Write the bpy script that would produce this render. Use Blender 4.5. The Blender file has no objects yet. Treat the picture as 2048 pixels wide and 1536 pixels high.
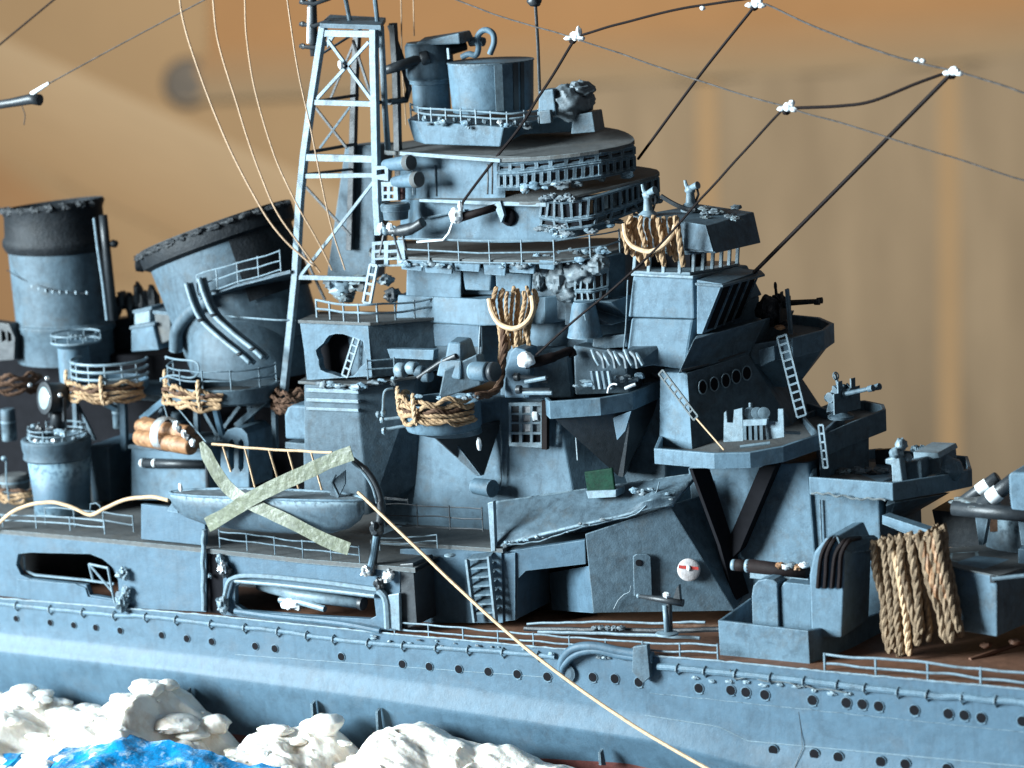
import bpy, math, random
from mathutils import Vector, Matrix, noise
from mathutils.geometry import tessellate_polygon
random.seed(7)
S = bpy.context.scene
COL = S.collection
# ------------------------------------------------------------------ camera
YAW, PITCH, ROLL, FPX, DIST = math.radians(30), math.radians(10.5), math.radians(3.0), 6000.0, 60.0
_f = Vector((-math.sin(YAW) * math.cos(PITCH), math.cos(YAW) * math.cos(PITCH), -math.sin(PITCH)))
_r0 = Vector((math.cos(YAW), math.sin(YAW), 0))
_u0 = _r0.cross(_f)
_r = _r0 * math.cos(ROLL) - _u0 * math.sin(ROLL)
_u = _u0 * math.cos(ROLL) + _r0 * math.sin(ROLL)
CAM = -_f * DIST
cam_data = bpy.data.cameras.new('camera')
cam = bpy.data.objects.new('camera', cam_data)
COL.objects.link(cam)
cam.matrix_world = Matrix(((_r.x, _u.x, -_f.x, CAM.x), (_r.y, _u.y, -_f.y, CAM.y), (_r.z, _u.z, -_f.z, CAM.z), (0, 0, 0, 1)))
cam_data.sensor_width = 36
cam_data.lens = 36 * FPX / 2048
cam_data.clip_start = 1
cam_data.clip_end = 3000
cam_data.dof.use_dof = True
cam_data.dof.focus_distance = 61.6
cam_data.dof.aperture_fstop = 0.22
S.camera = cam
# ------------------------------------------------------------------ light of the room, and a fill added for the backdrop
W = bpy.data.worlds.new('World')
S.world = W
W.use_nodes = True
W.node_tree.nodes['Background'].inputs[0].default_value = (0.86, 0.92, 1.0, 1)
W.node_tree.nodes['Background'].inputs[1].default_value = 0.12
def area(name, loc, target, sx, sy, energy, color):
    l = bpy.data.lights.new(name, 'AREA')
    l.shape = 'RECTANGLE'; l.size = sx; l.size_y = sy; l.energy = energy; l.color = color
    o = bpy.data.objects.new(name, l); COL.objects.link(o)
    o.location = loc
    o.rotation_euler = (Vector(target) - Vector(loc)).to_track_quat('-Z', 'Y').to_euler()
    return o
area('window_light', (-76, -69, 24), (0, 3, 0), 42, 42, 545000, (0.80, 0.94, 1.0))
area('added_backdrop_fill', (-40, 90, 90), (-150, 265, -10), 110, 90, 350000, (1.0, 0.9, 0.74))  # added fill for the backdrop alone, no known lamp stands there
S.view_settings.view_transform = 'Standard'
S.view_settings.look = 'None'
S.view_settings.exposure = 0
S.view_settings.gamma = 1
S.render.engine = 'CYCLES'
S.cycles.use_denoising = True
S.cycles.max_bounces = 5
S.cycles.sample_clamp_indirect = 4
# ------------------------------------------------------------------ sight lines: photo pixel (2048 x 1536) to a point in the ship's own axes
# x runs forward along the ship, y across it (0 = near side of the hull), z up
def ray(u, v):
    return _f * FPX + _r * (u - 1024) - _u * (v - 768)
def P(u, v, y):
    d = ray(u, v); t = (y - CAM.y) / d.y
    return CAM + d * t
def Z(u, v, z):
    d = ray(u, v); t = (z - CAM.z) / d.z
    return CAM + d * t
def X(u, v, x):
    d = ray(u, v); t = (x - CAM.x) / d.x
    return CAM + d * t
def upx(p):            # length of one photo pixel at point p
    return (p - CAM).dot(_f) / FPX
def zof(u, v, y): return P(u, v, y).z
def V(*a): return Vector(a)
# ------------------------------------------------------------------ object helpers
WL = {}
def tag(o, label=None, cat=None, group=None, kind=None):
    if label: o['label'] = label
    if cat: o['category'] = cat
    if group: o['group'] = group
    if kind: o['kind'] = kind
    return o
def thing(name, loc, label, cat, group=None):
    o = bpy.data.objects.new(name, None); COL.objects.link(o)
    o.empty_display_size = 0.2
    o.location = loc; WL[o] = Vector(loc)
    return tag(o, label, cat, group)
class B:
    def __init__(s): s.v = []; s.f = []; s.smooth = []
    def add(s, vs, fs, smooth=False):
        n = len(s.v); s.v += [Vector(p) for p in vs]
        s.f += [tuple(i + n for i in f) for f in fs]; s.smooth += [smooth] * len(fs)
        return s
    def prism(s, loops, vec):
        """polygon (with optional hole loops) swept along vec"""
        if isinstance(loops[0], Vector): loops = [loops]
        vec = Vector(vec)
        tris = tessellate_polygon(loops)
        flat = [p for l in loops for p in l]; n = len(flat)
        c = Vector((0, 0, 0))
        vs = flat + [p + vec for p in flat]
        fs = []
        for t in tris:
            a, b, d = (flat[i] for i in t)
            nn = (b - a).cross(d - a)
            t = tuple(t)
            if nn.dot(vec) > 0: t = t[::-1]
            fs.append(t); fs.append(tuple(i + n for i in t[::-1]))
        k = 0
        for li, l in enumerate(loops):
            m = len(l)
            nrm = Vector((0, 0, 0))
            for i in range(m): nrm += l[i].cross(l[(i + 1) % m])
            flip = (nrm.dot(vec) > 0) ^ (li > 0)
            for i in range(m):
                a, b = k + i, k + (i + 1) % m
                q = (a, b, b + n, a + n)
                fs.append(q if flip else q[::-1])
            k += m
        return s.add(vs, fs)
    def loft(s, rings, caps=True, closed=True, smooth=False):
        n = len(rings[0]); vs = [p for r in rings for p in r]; fs = []
        for j in range(len(rings) - 1):
            for i in range(n if closed else n - 1):
                a = j * n + i; b = j * n + (i + 1) % n
                fs.append((a, b, b + n, a + n))
        s.add(vs, fs, smooth)
        if caps and closed:
            s.add(rings[0], [tuple(range(n))[::-1]]); s.add(rings[-1], [tuple(range(n))])
        return s
    def tube(s, pts, r, seg=8, caps=True, smooth=True, closed=False):
        pts = [Vector(p) for p in pts]; n = len(pts)
        rr = r if isinstance(r, (list, tuple)) else [r] * n
        rings = []; nrm = None
        for i, p in enumerate(pts):
            if closed: t = pts[(i + 1) % n] - pts[i - 1]
            else: t = pts[min(i + 1, n - 1)] - pts[max(i - 1, 0)]
            if t.length < 1e-9: t = Vector((1, 0, 0))
            t.normalize()
            if nrm is None:
                nrm = t.cross(Vector((0.02, 0.05, 1)))
                if nrm.length < 0.1: nrm = t.cross(Vector((0, 1, 0)))
            nrm = (nrm - t * nrm.dot(t)).normalized(); bi = t.cross(nrm)
            rings.append([p + (nrm * math.cos(k * 2 * math.pi / seg) + bi * math.sin(k * 2 * math.pi / seg)) * rr[i] for k in range(seg)])
        if closed:
            rings.append(rings[0]); caps = False
        return s.loft(rings, caps, True, smooth)
    def bar(s, a, b, w, h=None, up=None):
        """square-section bar from a to b"""
        a, b = Vector(a), Vector(b); h = h or w
        t = (b - a).normalized(); up = Vector(up) if up else Vector((0, 0, 1))
        sd = t.cross(up)
        if sd.length < 0.05: sd = t.cross(Vector((0, 1, 0)))
        sd.normalize(); uu = sd.cross(t)
        q = lambda p: [p - sd * w / 2 - uu * h / 2, p + sd * w / 2 - uu * h / 2, p + sd * w / 2 + uu * h / 2, p - sd * w / 2 + uu * h / 2]
        return s.loft([q(a), q(b)][::-1])
    def lathe(s, c, prof, seg=32, axis=(0, 0, 1), smooth=True, caps=True):
        ax = Vector(axis).normalized()
        e1 = ax.cross(Vector((0, 1, 0.01))).normalized(); e2 = ax.cross(e1)
        c = Vector(c)
        rings = [[c + ax * h + (e1 * math.cos(k * 2 * math.pi / seg) + e2 * math.sin(k * 2 * math.pi / seg)) * max(r, 1e-4) for k in range(seg)] for r, h in prof]
        return s.loft(rings, caps, True, smooth)
    def box(s, c, size, rz=0, tilt=None):
        c = Vector(c); hx, hy, hz = (q / 2 for q in size)
        m = Matrix.Rotation(rz, 3, 'Z')
        if tilt: m = m @ Matrix.Rotation(tilt[1], 3, tilt[0])
        vs = [c + m @ Vector((a * hx, b * hy, d * hz)) for d in (-1, 1) for a, b in ((-1, -1), (1, -1), (1, 1), (-1, 1))]
        return s.add(vs, [(3, 2, 1, 0), (4, 5, 6, 7), (0, 1, 5, 4), (1, 2, 6, 5), (2, 3, 7, 6), (3, 0, 4, 7)])
    def lump(s, c, rad, amp=0.15, freq=1.5, seed=0, n=18, crease=0.0, m=None):
        c = Vector(c); rings = []
        for j in range(n + 1):
            th = math.pi * j / n; ring = []
            for k in range(n * 2):
                ph = 2 * math.pi * k / (n * 2)
                d = Vector((math.sin(th) * math.cos(ph), math.sin(th) * math.sin(ph), -math.cos(th)))
                q = d * freq + Vector((seed * 3.1, seed * 1.7, seed))
                w = 1 + amp * noise.fractal(q, 1.1, 2.1, 3)
                if crease: w += crease * (abs(noise.noise(q * 1.5)) * -1.6 + 0.4)
                o = Vector((d.x * rad[0], d.y * rad[1], d.z * rad[2])) * w
                ring.append(c + (m @ o if m else o))
            rings.append(ring)
        return s.loft(rings, False, True, True)
    def make(s, name, mat, parent=None, bevel=0.0, label=None, cat=None, group=None, kind=None, origin=None, fix=True, seg=2):
        me = bpy.data.meshes.new(name)
        if origin is None:
            lo = [min(p[i] for p in s.v) for i in range(3)]; hi = [max(p[i] for p in s.v) for i in range(3)]
            origin = Vector(((lo[0] + hi[0]) / 2, (lo[1] + hi[1]) / 2, lo[2]))
        origin = Vector(origin)
        me.from_pydata([p - origin for p in s.v], [], s.f)
        for p, sm in zip(me.polygons, s.smooth): p.use_smooth = sm
        me.materials.append(mat)
        if fix:
            import bmesh
            bm = bmesh.new(); bm.from_mesh(me)
            bmesh.ops.remove_doubles(bm, verts=bm.verts, dist=1e-5)
            bmesh.ops.recalc_face_normals(bm, faces=bm.faces)
            for e in bm.edges:
                if len(e.link_faces) == 2 and e.link_faces[0].smooth and e.calc_face_angle(0) > 0.7: e.smooth = False
            bm.to_mesh(me); bm.free()
        me.validate()
        return place(name, me, origin, parent, bevel, label, cat, group, kind, seg)
def place(name, me, origin, parent=None, bevel=0, label=None, cat=None, group=None, kind=None, seg=2):
    o = bpy.data.objects.new(name, me); COL.objects.link(o)
    WL[o] = Vector(origin)
    if parent:
        o.parent = parent; o.location = Vector(origin) - WL[parent]
    else: o.location = origin
    if bevel:
        m = o.modifiers.new('edges', 'BEVEL'); m.width = bevel; m.segments = seg; m.limit_method = 'ANGLE'; m.angle_limit = 0.6
        m.use_clamp_overlap = True; m.harden_normals = False
    return tag(o, label, cat, group, kind)
def copy_mesh(o, name, shift, parent):
    c = o.copy(); COL.objects.link(c); WL[c] = WL[o] + Vector(shift)
    c.parent = parent
    c.location = WL[c] - (WL[parent] if parent else Vector((0, 0, 0)))
    return c
# polygons from sight lines
def PY(pts, y): return [P(u, v, y) for u, v in pts]
def PZ(pts, z): return [Z(u, v, z) for u, v in pts]
def P3(pts): return [P(*q) for q in pts]
def smooth_path(pts, n=8):
    pts = [Vector(p) for p in pts]; out = []
    q = [pts[0] * 2 - pts[1]] + pts + [pts[-1] * 2 - pts[-2]]
    for i in range(1, len(q) - 2):
        a, b, c, d = q[i - 1:i + 3]
        for k in range(n):
            t = k / n
            out.append(0.5 * (2 * b + (c - a) * t + (2 * a - 5 * b + 4 * c - d) * t * t + (3 * b - a - 3 * c + d) * t ** 3))
    out.append(pts[-1]); return out
def wob(pts, amp, freq, seed):
    return [p + Vector((noise.noise(p * freq + Vector((seed, 0, 0))), noise.noise(p * freq + Vector((0, seed, 9))), noise.noise(p * freq + Vector((5, 0, seed))))) * amp for p in pts]
# ------------------------------------------------------------------ materials
def mat(name, base, var=0.25, scale=3.0, rough=0.5, bump=0.12, bscale=40, dirt=None, dirt_amt=0.45, dscale=1.2, wear=None, wear_r=0.02, spec=0.5, metal=0.0, alpha=None, trans=0.0, sss=0.0, stretch=None, bdist=0.02, wash=0.0):
    m = bpy.data.materials.new(name); m.use_nodes = True
    nt = m.node_tree; N = nt.nodes; L = nt.links
    bs = N['Principled BSDF']
    tc = N.new('ShaderNodeTexCoord'); mp = N.new('ShaderNodeMapping')
    L.new(tc.outputs['Object'], mp.inputs[0])
    oi = N.new('ShaderNodeObjectInfo')
    mr = N.new('ShaderNodeVectorMath'); mr.operation = 'SCALE'; mr.inputs[0].default_value = (31, 17, 23)
    L.new(oi.outputs['Random'], mr.inputs['Scale']); L.new(mr.outputs[0], mp.inputs['Location'])
    if stretch: mp.inputs['Scale'].default_value = stretch
    n1 = N.new('ShaderNodeTexNoise'); n1.inputs['Scale'].default_value = scale; n1.inputs['Detail'].default_value = 7; n1.inputs['Roughness'].default_value = 0.65
    L.new(mp.outputs[0], n1.inputs[0])
    r1 = N.new('ShaderNodeMapRange'); r1.inputs[1].default_value = 0.3; r1.inputs[2].default_value = 0.7
    r1.inputs[3].default_value = 1 - var; r1.inputs[4].default_value = 1 + var
    L.new(n1.outputs[0], r1.inputs[0])
    mul = N.new('ShaderNodeVectorMath'); mul.operation = 'SCALE'; mul.inputs[0].default_value = base[:3]
    L.new(r1.outputs[0], mul.inputs['Scale'])
    col = mul.outputs[0]
    def mix(a, b, fac):
        x = N.new('ShaderNodeMix'); x.data_type = 'RGBA'
        L.new(fac, x.inputs['Factor']); L.new(a, x.inputs['A'])
        if isinstance(b, tuple): x.inputs['B'].default_value = b + (1,)
        else: L.new(b, x.inputs['B'])
        return x.outputs['Result']
    if dirt:
        n2 = N.new('ShaderNodeTexNoise'); n2.inputs['Scale'].default_value = dscale; n2.inputs['Detail'].default_value = 8; n2.inputs['Roughness'].default_value = 0.7
        L.new(mp.outputs[0], n2.inputs[0])
        r2 = N.new('ShaderNodeMapRange'); r2.inputs[1].default_value = 0.52; r2.inputs[2].default_value = 0.72; r2.inputs[3].default_value = 0; r2.inputs[4].default_value = dirt_amt
        L.new(n2.outputs[0], r2.inputs[0])
        col = mix(col, tuple(dirt[:3]), r2.outputs[0])
    if wash:
        n5 = N.new('ShaderNodeTexNoise'); n5.inputs['Scale'].default_value = 2.6; n5.inputs['Detail'].default_value = 9; n5.inputs['Roughness'].default_value = 0.78; n5.inputs['Distortion'].default_value = 0.6
        L.new(mp.outputs[0], n5.inputs[0])
        r5 = N.new('ShaderNodeMapRange'); r5.inputs[1].default_value = 0.50; r5.inputs[2].default_value = 0.66; r5.inputs[3].default_value = 0; r5.inputs[4].default_value = wash
        L.new(n5.outputs[0], r5.inputs[0])
        col = mix(col, (base[0] * 0.22, base[1] * 0.23, base[2] * 0.25), r5.outputs[0])
        mp2 = N.new('ShaderNodeMapping'); mp2.inputs['Scale'].default_value = (9, 9, 0.8); L.new(tc.outputs['Object'], mp2.inputs[0])
        n6 = N.new('ShaderNodeTexNoise'); n6.inputs['Scale'].default_value = 1.0; n6.inputs['Detail'].default_value = 5; L.new(mp2.outputs[0], n6.inputs[0])
        r6 = N.new('ShaderNodeMapRange'); r6.inputs[1].default_value = 0.54; r6.inputs[2].default_value = 0.74; r6.inputs[3].default_value = 0; r6.inputs[4].default_value = wash * 0.9
        L.new(n6.outputs[0], r6.inputs[0])
        col = mix(col, (base[0] * 0.45, base[1] * 0.45, base[2] * 0.46), r6.outputs[0])
        n7 = N.new('ShaderNodeTexNoise'); n7.inputs['Scale'].default_value = 11; n7.inputs['Detail'].default_value = 6; n7.inputs['Roughness'].default_value = 0.7; L.new(mp.outputs[0], n7.inputs[0])
        r7 = N.new('ShaderNodeMapRange'); r7.inputs[1].default_value = 0.60; r7.inputs[2].default_value = 0.70; r7.inputs[3].default_value = 0; r7.inputs[4].default_value = wash * 0.8
        L.new(n7.outputs[0], r7.inputs[0])
        col = mix(col, (base[0] * 1.9, base[1] * 1.85, base[2] * 1.8), r7.outputs[0])
    if wear:
        bv = N.new('ShaderNodeBevel'); bv.samples = 3; bv.inputs[0].default_value = wear_r
        ge = N.new('ShaderNodeNewGeometry')
        dt = N.new('ShaderNodeVectorMath'); dt.operation = 'DOT_PRODUCT'
        L.new(bv.outputs[0], dt.inputs[0]); L.new(ge.outputs['True Normal'], dt.inputs[1])
        r3 = N.new('ShaderNodeMapRange'); r3.inputs[1].default_value = 0.97; r3.inputs[2].default_value = 0.8; r3.inputs[3].default_value = 0; r3.inputs[4].default_value = 0.9
        L.new(dt.outputs['Value'], r3.inputs[0])
        n3 = N.new('ShaderNodeTexNoise'); n3.inputs['Scale'].default_value = 9; n3.inputs['Detail'].default_value = 4
        L.new(mp.outputs[0], n3.inputs[0])
        r4 = N.new('ShaderNodeMapRange'); r4.inputs[1].default_value = 0.34; r4.inputs[2].default_value = 0.54
        L.new(n3.outputs[0], r4.inputs[0])
        mm = N.new('ShaderNodeMath'); mm.operation = 'MULTIPLY'
        L.new(r3.outputs[0], mm.inputs[0]); L.new(r4.outputs[0], mm.inputs[1])
        col = mix(col, tuple(wear[:3]), mm.outputs[0])
    L.new(col, bs.inputs['Base Color'])
    bs.inputs['Roughness'].default_value = rough
    bs.inputs['Specular IOR Level'].default_value = spec
    bs.inputs['Metallic'].default_value = metal
    if trans: bs.inputs['Transmission Weight'].default_value = trans
    if sss:
        bs.inputs['Subsurface Weight'].default_value = sss; bs.inputs['Subsurface Radius'].default_value = (0.25, 0.2, 0.15); bs.inputs['Subsurface Scale'].default_value = 0.3
    if alpha is not None: bs.inputs['Alpha'].default_value = alpha
    if bump:
        nb = N.new('ShaderNodeTexNoise'); nb.inputs['Scale'].default_value = bscale; nb.inputs['Detail'].default_value = 5
        L.new(mp.outputs[0], nb.inputs[0])
        bp = N.new('ShaderNodeBump'); bp.inputs['Strength'].default_value = bump; bp.inputs['Distance'].default_value = bdist
        L.new(nb.outputs[0], bp.inputs['Height'])
        nc = N.new('ShaderNodeTexNoise'); nc.inputs['Scale'].default_value = 3.5; nc.inputs['Detail'].default_value = 3; L.new(mp.outputs[0], nc.inputs[0])
        bc = N.new('ShaderNodeBump'); bc.inputs['Strength'].default_value = 0.18; bc.inputs['Distance'].default_value = 0.06
        L.new(nc.outputs[0], bc.inputs['Height']); L.new(bc.outputs[0], bp.inputs['Normal']); L.new(bp.outputs[0], bs.inputs['Normal'])
    return m
GREY = mat('grey_paint', (0.094, 0.158, 0.208), 0.2, 4, 0.58, 0.22, 32, (0.075, 0.07, 0.06), 0.55, 1.7, (0.30, 0.42, 0.50), 0.032, spec=0.3, wash=0.5)
HULLG = mat('hull_grey_paint', (0.062, 0.118, 0.166), 0.15, 3, 0.56, 0.2, 36, (0.09, 0.10, 0.11), 0.4, 1.0, (0.20, 0.31, 0.38), 0.025, spec=0.4, wash=0.34)
MID = mat('worn_shaded_grey', (0.068, 0.106, 0.135), 0.25, 5, 0.6, 0.25, 28, (0.055, 0.05, 0.043), 0.6, 2.0, (0.26, 0.36, 0.42), 0.032, spec=0.3, wash=0.5)  # darker worn copy of the grey, also holding the shade of bow-turned faces
ROOF = mat('dusty_deck_grey', (0.098, 0.104, 0.106), 0.22, 6, 0.75, 0.3, 30, (0.13, 0.115, 0.095), 0.5, 2.0, (0.28, 0.38, 0.42), 0.02, spec=0.25)
LINO = mat('brown_linoleum_deck', (0.16, 0.077, 0.047), 0.25, 5, 0.65, 0.25, 30, (0.09, 0.06, 0.05), 0.6, 2.5, spec=0.3)
BLACK = mat('soot_black', (0.007, 0.0095, 0.0125), 0.4, 5, 0.62, 0.6, 16, (0.035, 0.036, 0.04), 0.5, 3.0, (0.07, 0.075, 0.08), 0.03, spec=0.22)
DARK = mat('gunmetal_and_shade', (0.020, 0.025, 0.030), 0.3, 8, 0.45, 0.2, 40)  # gunmetal parts, and the painted shade of recess backs
VOID = mat('painted_shade', (0.008, 0.008, 0.01), 0.2, 5, 0.9, 0, spec=0.1)  # near-black colour standing in for shade, mostly inside openings
PALE = mat('pale_grey_etched_metal', (0.165, 0.235, 0.28), 0.25, 9, 0.45, 0.25, 60, (0.08, 0.07, 0.06), 0.6, 5, wash=0.3)
WHITE = mat('white_glue', (0.74, 0.78, 0.80), 0.08, 6, 0.35, 0.25, 20)
ROPE = mat('tan_rope', (0.38, 0.25, 0.145), 0.5, 12, 0.8, 0.6, 60, (0.16, 0.085, 0.035), 0.85, 6, spec=0.2)
ROPED = mat('dark_brown_rope', (0.10, 0.055, 0.035), 0.4, 12, 0.8, 0.6, 60, spec=0.2)
THREAD = mat('copper_thread', (0.45, 0.30, 0.19), 0.3, 14, 0.5, 0.3, 80, spec=0.4)
TAN = mat('pale_tan_cord', (0.56, 0.385, 0.235), 0.3, 12, 0.65, 0.4, 80, spec=0.3)
LINE = mat('dark_rigging_line', (0.010, 0.006, 0.006), 0.3, 10, 0.7, 0.3, 60, spec=0.15)
WIRE = mat('grey_rigging_wire', (0.075, 0.066, 0.062), 0.6, 8, 0.6, 0.4, 30, spec=0.2)
TAPE = mat('yellowed_tape', (0.15, 0.165, 0.11), 0.35, 9, 0.45, 0.4, 12, (0.13, 0.135, 0.075), 0.8, 5, alpha=0.8, bdist=0.03)
WOOD = mat('varnished_wood', (0.26, 0.125, 0.055), 0.5, 6, 0.6, 0.3, 30, (0.62, 0.42, 0.26), 0.7, 3)
AGED = mat('aged_white_paint', (0.50, 0.47, 0.47), 0.2, 9, 0.5, 0.3, 20, (0.30, 0.24, 0.22), 0.7, 6)
CANVAS = mat('crumpled_grey_canvas', (0.115, 0.145, 0.165), 0.3, 7, 0.6, 0.5, 12, (0.28, 0.36, 0.41), 0.6, 4, wash=0.4)
GREEN = mat('dark_green_paint', (0.002, 0.026, 0.014), 0.4, 8, 0.65, 0.3, 20, spec=0.15)
RED = mat('red_paint', (0.55, 0.06, 0.05), 0.2, 8, 0.5, 0.2, 30)
HULLR = mat('hull_red_paint', (0.11, 0.032, 0.026), 0.3, 5, 0.55, 0.3, 30)
LENS = mat('silvered_lens', (0.62, 0.78, 0.82), 0.25, 5, 0.12, 0.3, 6, (0.3, 0.45, 0.52), 0.7, 5, metal=0.6)
SILVER = mat('bright_metal', (0.7, 0.72, 0.74), 0.15, 8, 0.3, 0.2, 30, metal=0.7)
FOAM = mat('white_foam_plaster', (0.86, 0.81, 0.74), 0.08, 3.0, 0.3, 0.7, 4, (0.55, 0.38, 0.23), 0.7, 1.0, sss=0.55, bdist=0.06)
SEA = mat('painted_blue_sea', (0.004, 0.19, 0.44), 0.6, 2.2, 0.2, 0.8, 4, (0.55, 0.66, 0.72), 0.85, 2.6, bdist=0.08)
PLANKM = mat('brown_plank', (0.39, 0.255, 0.14), 0.14, 0.03, 0.7, 0, spec=0.1)
WALLM = mat('tan_wall', (0.41, 0.28, 0.16), 0.10, 0.02, 0.8, 0, spec=0.1)
WALLB = mat('orange_wood_board', (0.43, 0.24, 0.11), 0.14, 0.03, 0.7, 0, spec=0.1)
BATTEN = mat('pale_batten_wood', (0.50, 0.36, 0.22), 0.12, 0.04, 0.8, 0, spec=0.1)
CURT = mat('beige_curtain', (0.325, 0.25, 0.17), 0.15, 0.22, 0.85, 0, spec=0.1, stretch=(1, 1, 0.03))
DKOBJ = mat('dark_blurred_thing', (0.13, 0.11, 0.09), 0.1, 1, 0.6, 0)
# ------------------------------------------------------------------ room behind, far out of focus
_fh = Vector((_f.x, _f.y, 0)).normalized()
def far(u, v, d): return CAM + ray(u, v) / FPX * d
def back_sheet(name, pts, d, thick, m, **k):
    b = B(); b.prism([far(u, v, d) for u, v in pts], _f * thick)
    return b.make(name, m, **k)
back_sheet('wall', [(-2600, -2000), (4600, -2000), (4600, 3200), (-2600, 3200)], 329.4, 2, WALLM, kind='structure')
def tint(a, c, t): return tuple(x_ + (y_ - x_) * t for x_, y_ in zip(a, c))
def plank_set(name, label, cat, strips, a, c, d, thick=1.0):
    """overlapping thin planks whose own tint runs from a to c"""
    t = thing(name, far(strips[0][0][0], strips[0][0][1], d), label, cat)
    for i, pts in enumerate(strips):
        q = B(); q.prism([far(u, v, d + 0.02 * i) for u, v in pts], _f * thick)
        q.make('plank', mat('plank_tint', tint(a, c, i / max(1, len(strips) - 1)), 0.06, 0.05, 0.8, 0, spec=0.1), t)
OR, BG, TN = (0.42, 0.235, 0.11), (0.35, 0.26, 0.165), (0.41, 0.28, 0.16)
plank_set('wooden_panel', 'orange-brown panel of planks along the top of the blurred background', 'panel',
          [[(420, -420), (2700, -420), (2500, -30), (1560, 40), (1100, 60), (420, 90)]] + [[(420 - 10 * i, 88 + 16 * i), (1100, 58 + 16 * i), (1560 + 30 * i, 38 + 14 * i), (2500, -34 + 14 * i), (2500, -16 + 14 * i), (1560 + 30 * i, 56 + 14 * i), (1100, 76 + 16 * i), (420 - 10 * i, 106 + 16 * i)] for i in range(7)], OR, BG, 328.4, 0.2)
plank_set('slanting_battens', 'pale slanting strip of battens in the blurred background behind the funnels', 'battens',
          [[(-400, 60 - 30 + 26 * i), (-380, 34 - 30 + 26 * i), (760, 560 + 26 * i), (740, 586 + 26 * i)] for i in range(4)][::-1] + [[(-400, 30 - 26 * i), (-380, 4 - 26 * i), (780, 534 - 26 * i), (760, 560 - 26 * i)] for i in range(5)], (0.43, 0.29, 0.165), (0.52, 0.385, 0.245), 329.1, 0.2)
plank_set('brown_planks', 'brown planks in the blurred background at the far left', 'planks',
          [[(-500, 300), (-60, 300), (110, 420), (200, 560), (200, 900), (-500, 900)], [(-60, 300), (-20, 296), (140, 410), (240, 560), (200, 560), (110, 420)], [(-20, 296), (20, 292), (170, 400), (280, 560), (240, 560), (140, 410)]], (0.40, 0.235, 0.12), TN, 329.1, 0.2)
b = B(); b.lathe(far(375, 165, 328.4), [(0.5, 0), (2.4, 0.2), (2.8, 0.8), (1.5, 1.2)], 24, axis=_f)
b.make('knob', DKOBJ, label='round dark knob, a soft blur left of the mast', cat='knob')
b = B()
ring0, ring1 = [], []
for i in range(121):
    t = i / 120
    u = 870 + 1800 * t
    w = (math.sin(t * 47) + 0.7 * math.sin(t * 23 + 1)) * 0.55 + 1.0 * (1 - min(1, t * 4))
    ring0.append(far(u, -500, 328.9 + w * 0.6)); ring1.append(far(u + 10, 1700, 328.9 + w * 0.6))
b.loft([ring0, ring1], False, False, True)
ct = b.make('curtain', CURT, label='beige pleated curtain hanging blurred behind the right rigging', cat='curtain')
sm = ct.modifiers.new('cloth', 'SOLIDIFY'); sm.thickness = 0.3
# ------------------------------------------------------------------ sea and foam
def lerp_list(pts, u):
    if u <= pts[0][0]: return pts[0][1]
    for (a, b_), (c, d) in zip(pts, pts[1:]):
        if u <= c: return b_ + (d - b_) * (u - a) / (c - a)
    return pts[-1][1]
L0 = [(-260, 1172), (-80, 1190), (410, 1230), (785, 1268), (1100, 1296), (1440, 1322), (1640, 1342), (2400, 1410)]
L1 = [(-260, 1236), (0, 1267), (700, 1347), (1300, 1432), (1440, 1454), (1495, 1482), (2048, 1533), (2400, 1566)]
L2 = [(-260, 1270), (0, 1303), (350, 1342), (700, 1390), (1300, 1480), (1500, 1532), (2048, 1640), (2400, 1720)]
L3 = [(-260, 1362), (0, 1394), (450, 1466), (700, 1496), (1250, 1526), (2048, 1700), (2400, 1790)]
L4 = [(u, v + 46) for u, v in L3]
YL = [0.0, 0.0, -0.12, -0.02, 0.25]
us = [-250 + i * 24 for i in range(111)]
ZSEA = zof(500, 1560, -1.5)
def crest(u):
    return lerp_list([(-260, 1400), (0, 1397), (28, 1374), (62, 1380), (80, 1402), (115, 1422), (150, 1412), (200, 1408), (222, 1380), (240, 1396), (290, 1385), (315, 1366), (342, 1372), (358, 1398), (400, 1440), (430, 1476), (452, 1506), (475, 1488), (500, 1462), (560, 1450), (605, 1447), (650, 1462), (690, 1494), (708, 1528), (728, 1500), (745, 1472), (770, 1452), (820, 1452), (880, 1462), (930, 1482), (1000, 1494), (1060, 1516), (1120, 1537), (1200, 1560), (1300, 1640), (2400, 1760)], u)
nx, ny = 420, 120
x0, x1 = P(-250, 1500, -1).x, P(2350, 1500, -1).x
b = B(); rows = []
for j in range(ny + 1):
    y = -0.42 - 5.6 * (j / ny) ** 1.2
    row = []
    for i in range(nx + 1):
        x = x0 + (x1 - x0) * i / nx
        # pixel column of this x at the crest row
        uu = 1024 + FPX * (Vector((x, -0.9, -6.5)) - CAM).dot(_r) / (Vector((x, -0.9, -6.5)) - CAM).dot(_f)
        zc = zof(uu, sum(crest(uu + k_) for k_ in (-14, -7, 0, 7, 14)) / 5 + 3, -0.9)
        d = -0.9 - y
        fall = max(0, d) * 0.30 + max(0, -d) * 0.25
        q0 = Vector((x * 0.62, y * 0.62, 1)); n = 0
        q0 += 0.35 * Vector((noise.noise(q0 * 1.3), noise.noise(q0 * 1.3 + Vector((9, 1, 2))), 0))
        for o_ in range(4):
            n += (abs(noise.noise(q0 * (2.1 ** o_) + Vector((o_ * 7.1, 3, 0)))) - 0.25) * 0.66 / (1.9 ** o_)
        n = n * 0.72
        n *= 1.0 if d > 0.3 else 0.5
        row.append(Vector((x, y, max(zc - fall + n, ZSEA - 0.5 + 0.1 * n))))
    rows.append(row)
b.loft(rows, False, False, True)
random.seed(5)
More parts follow.
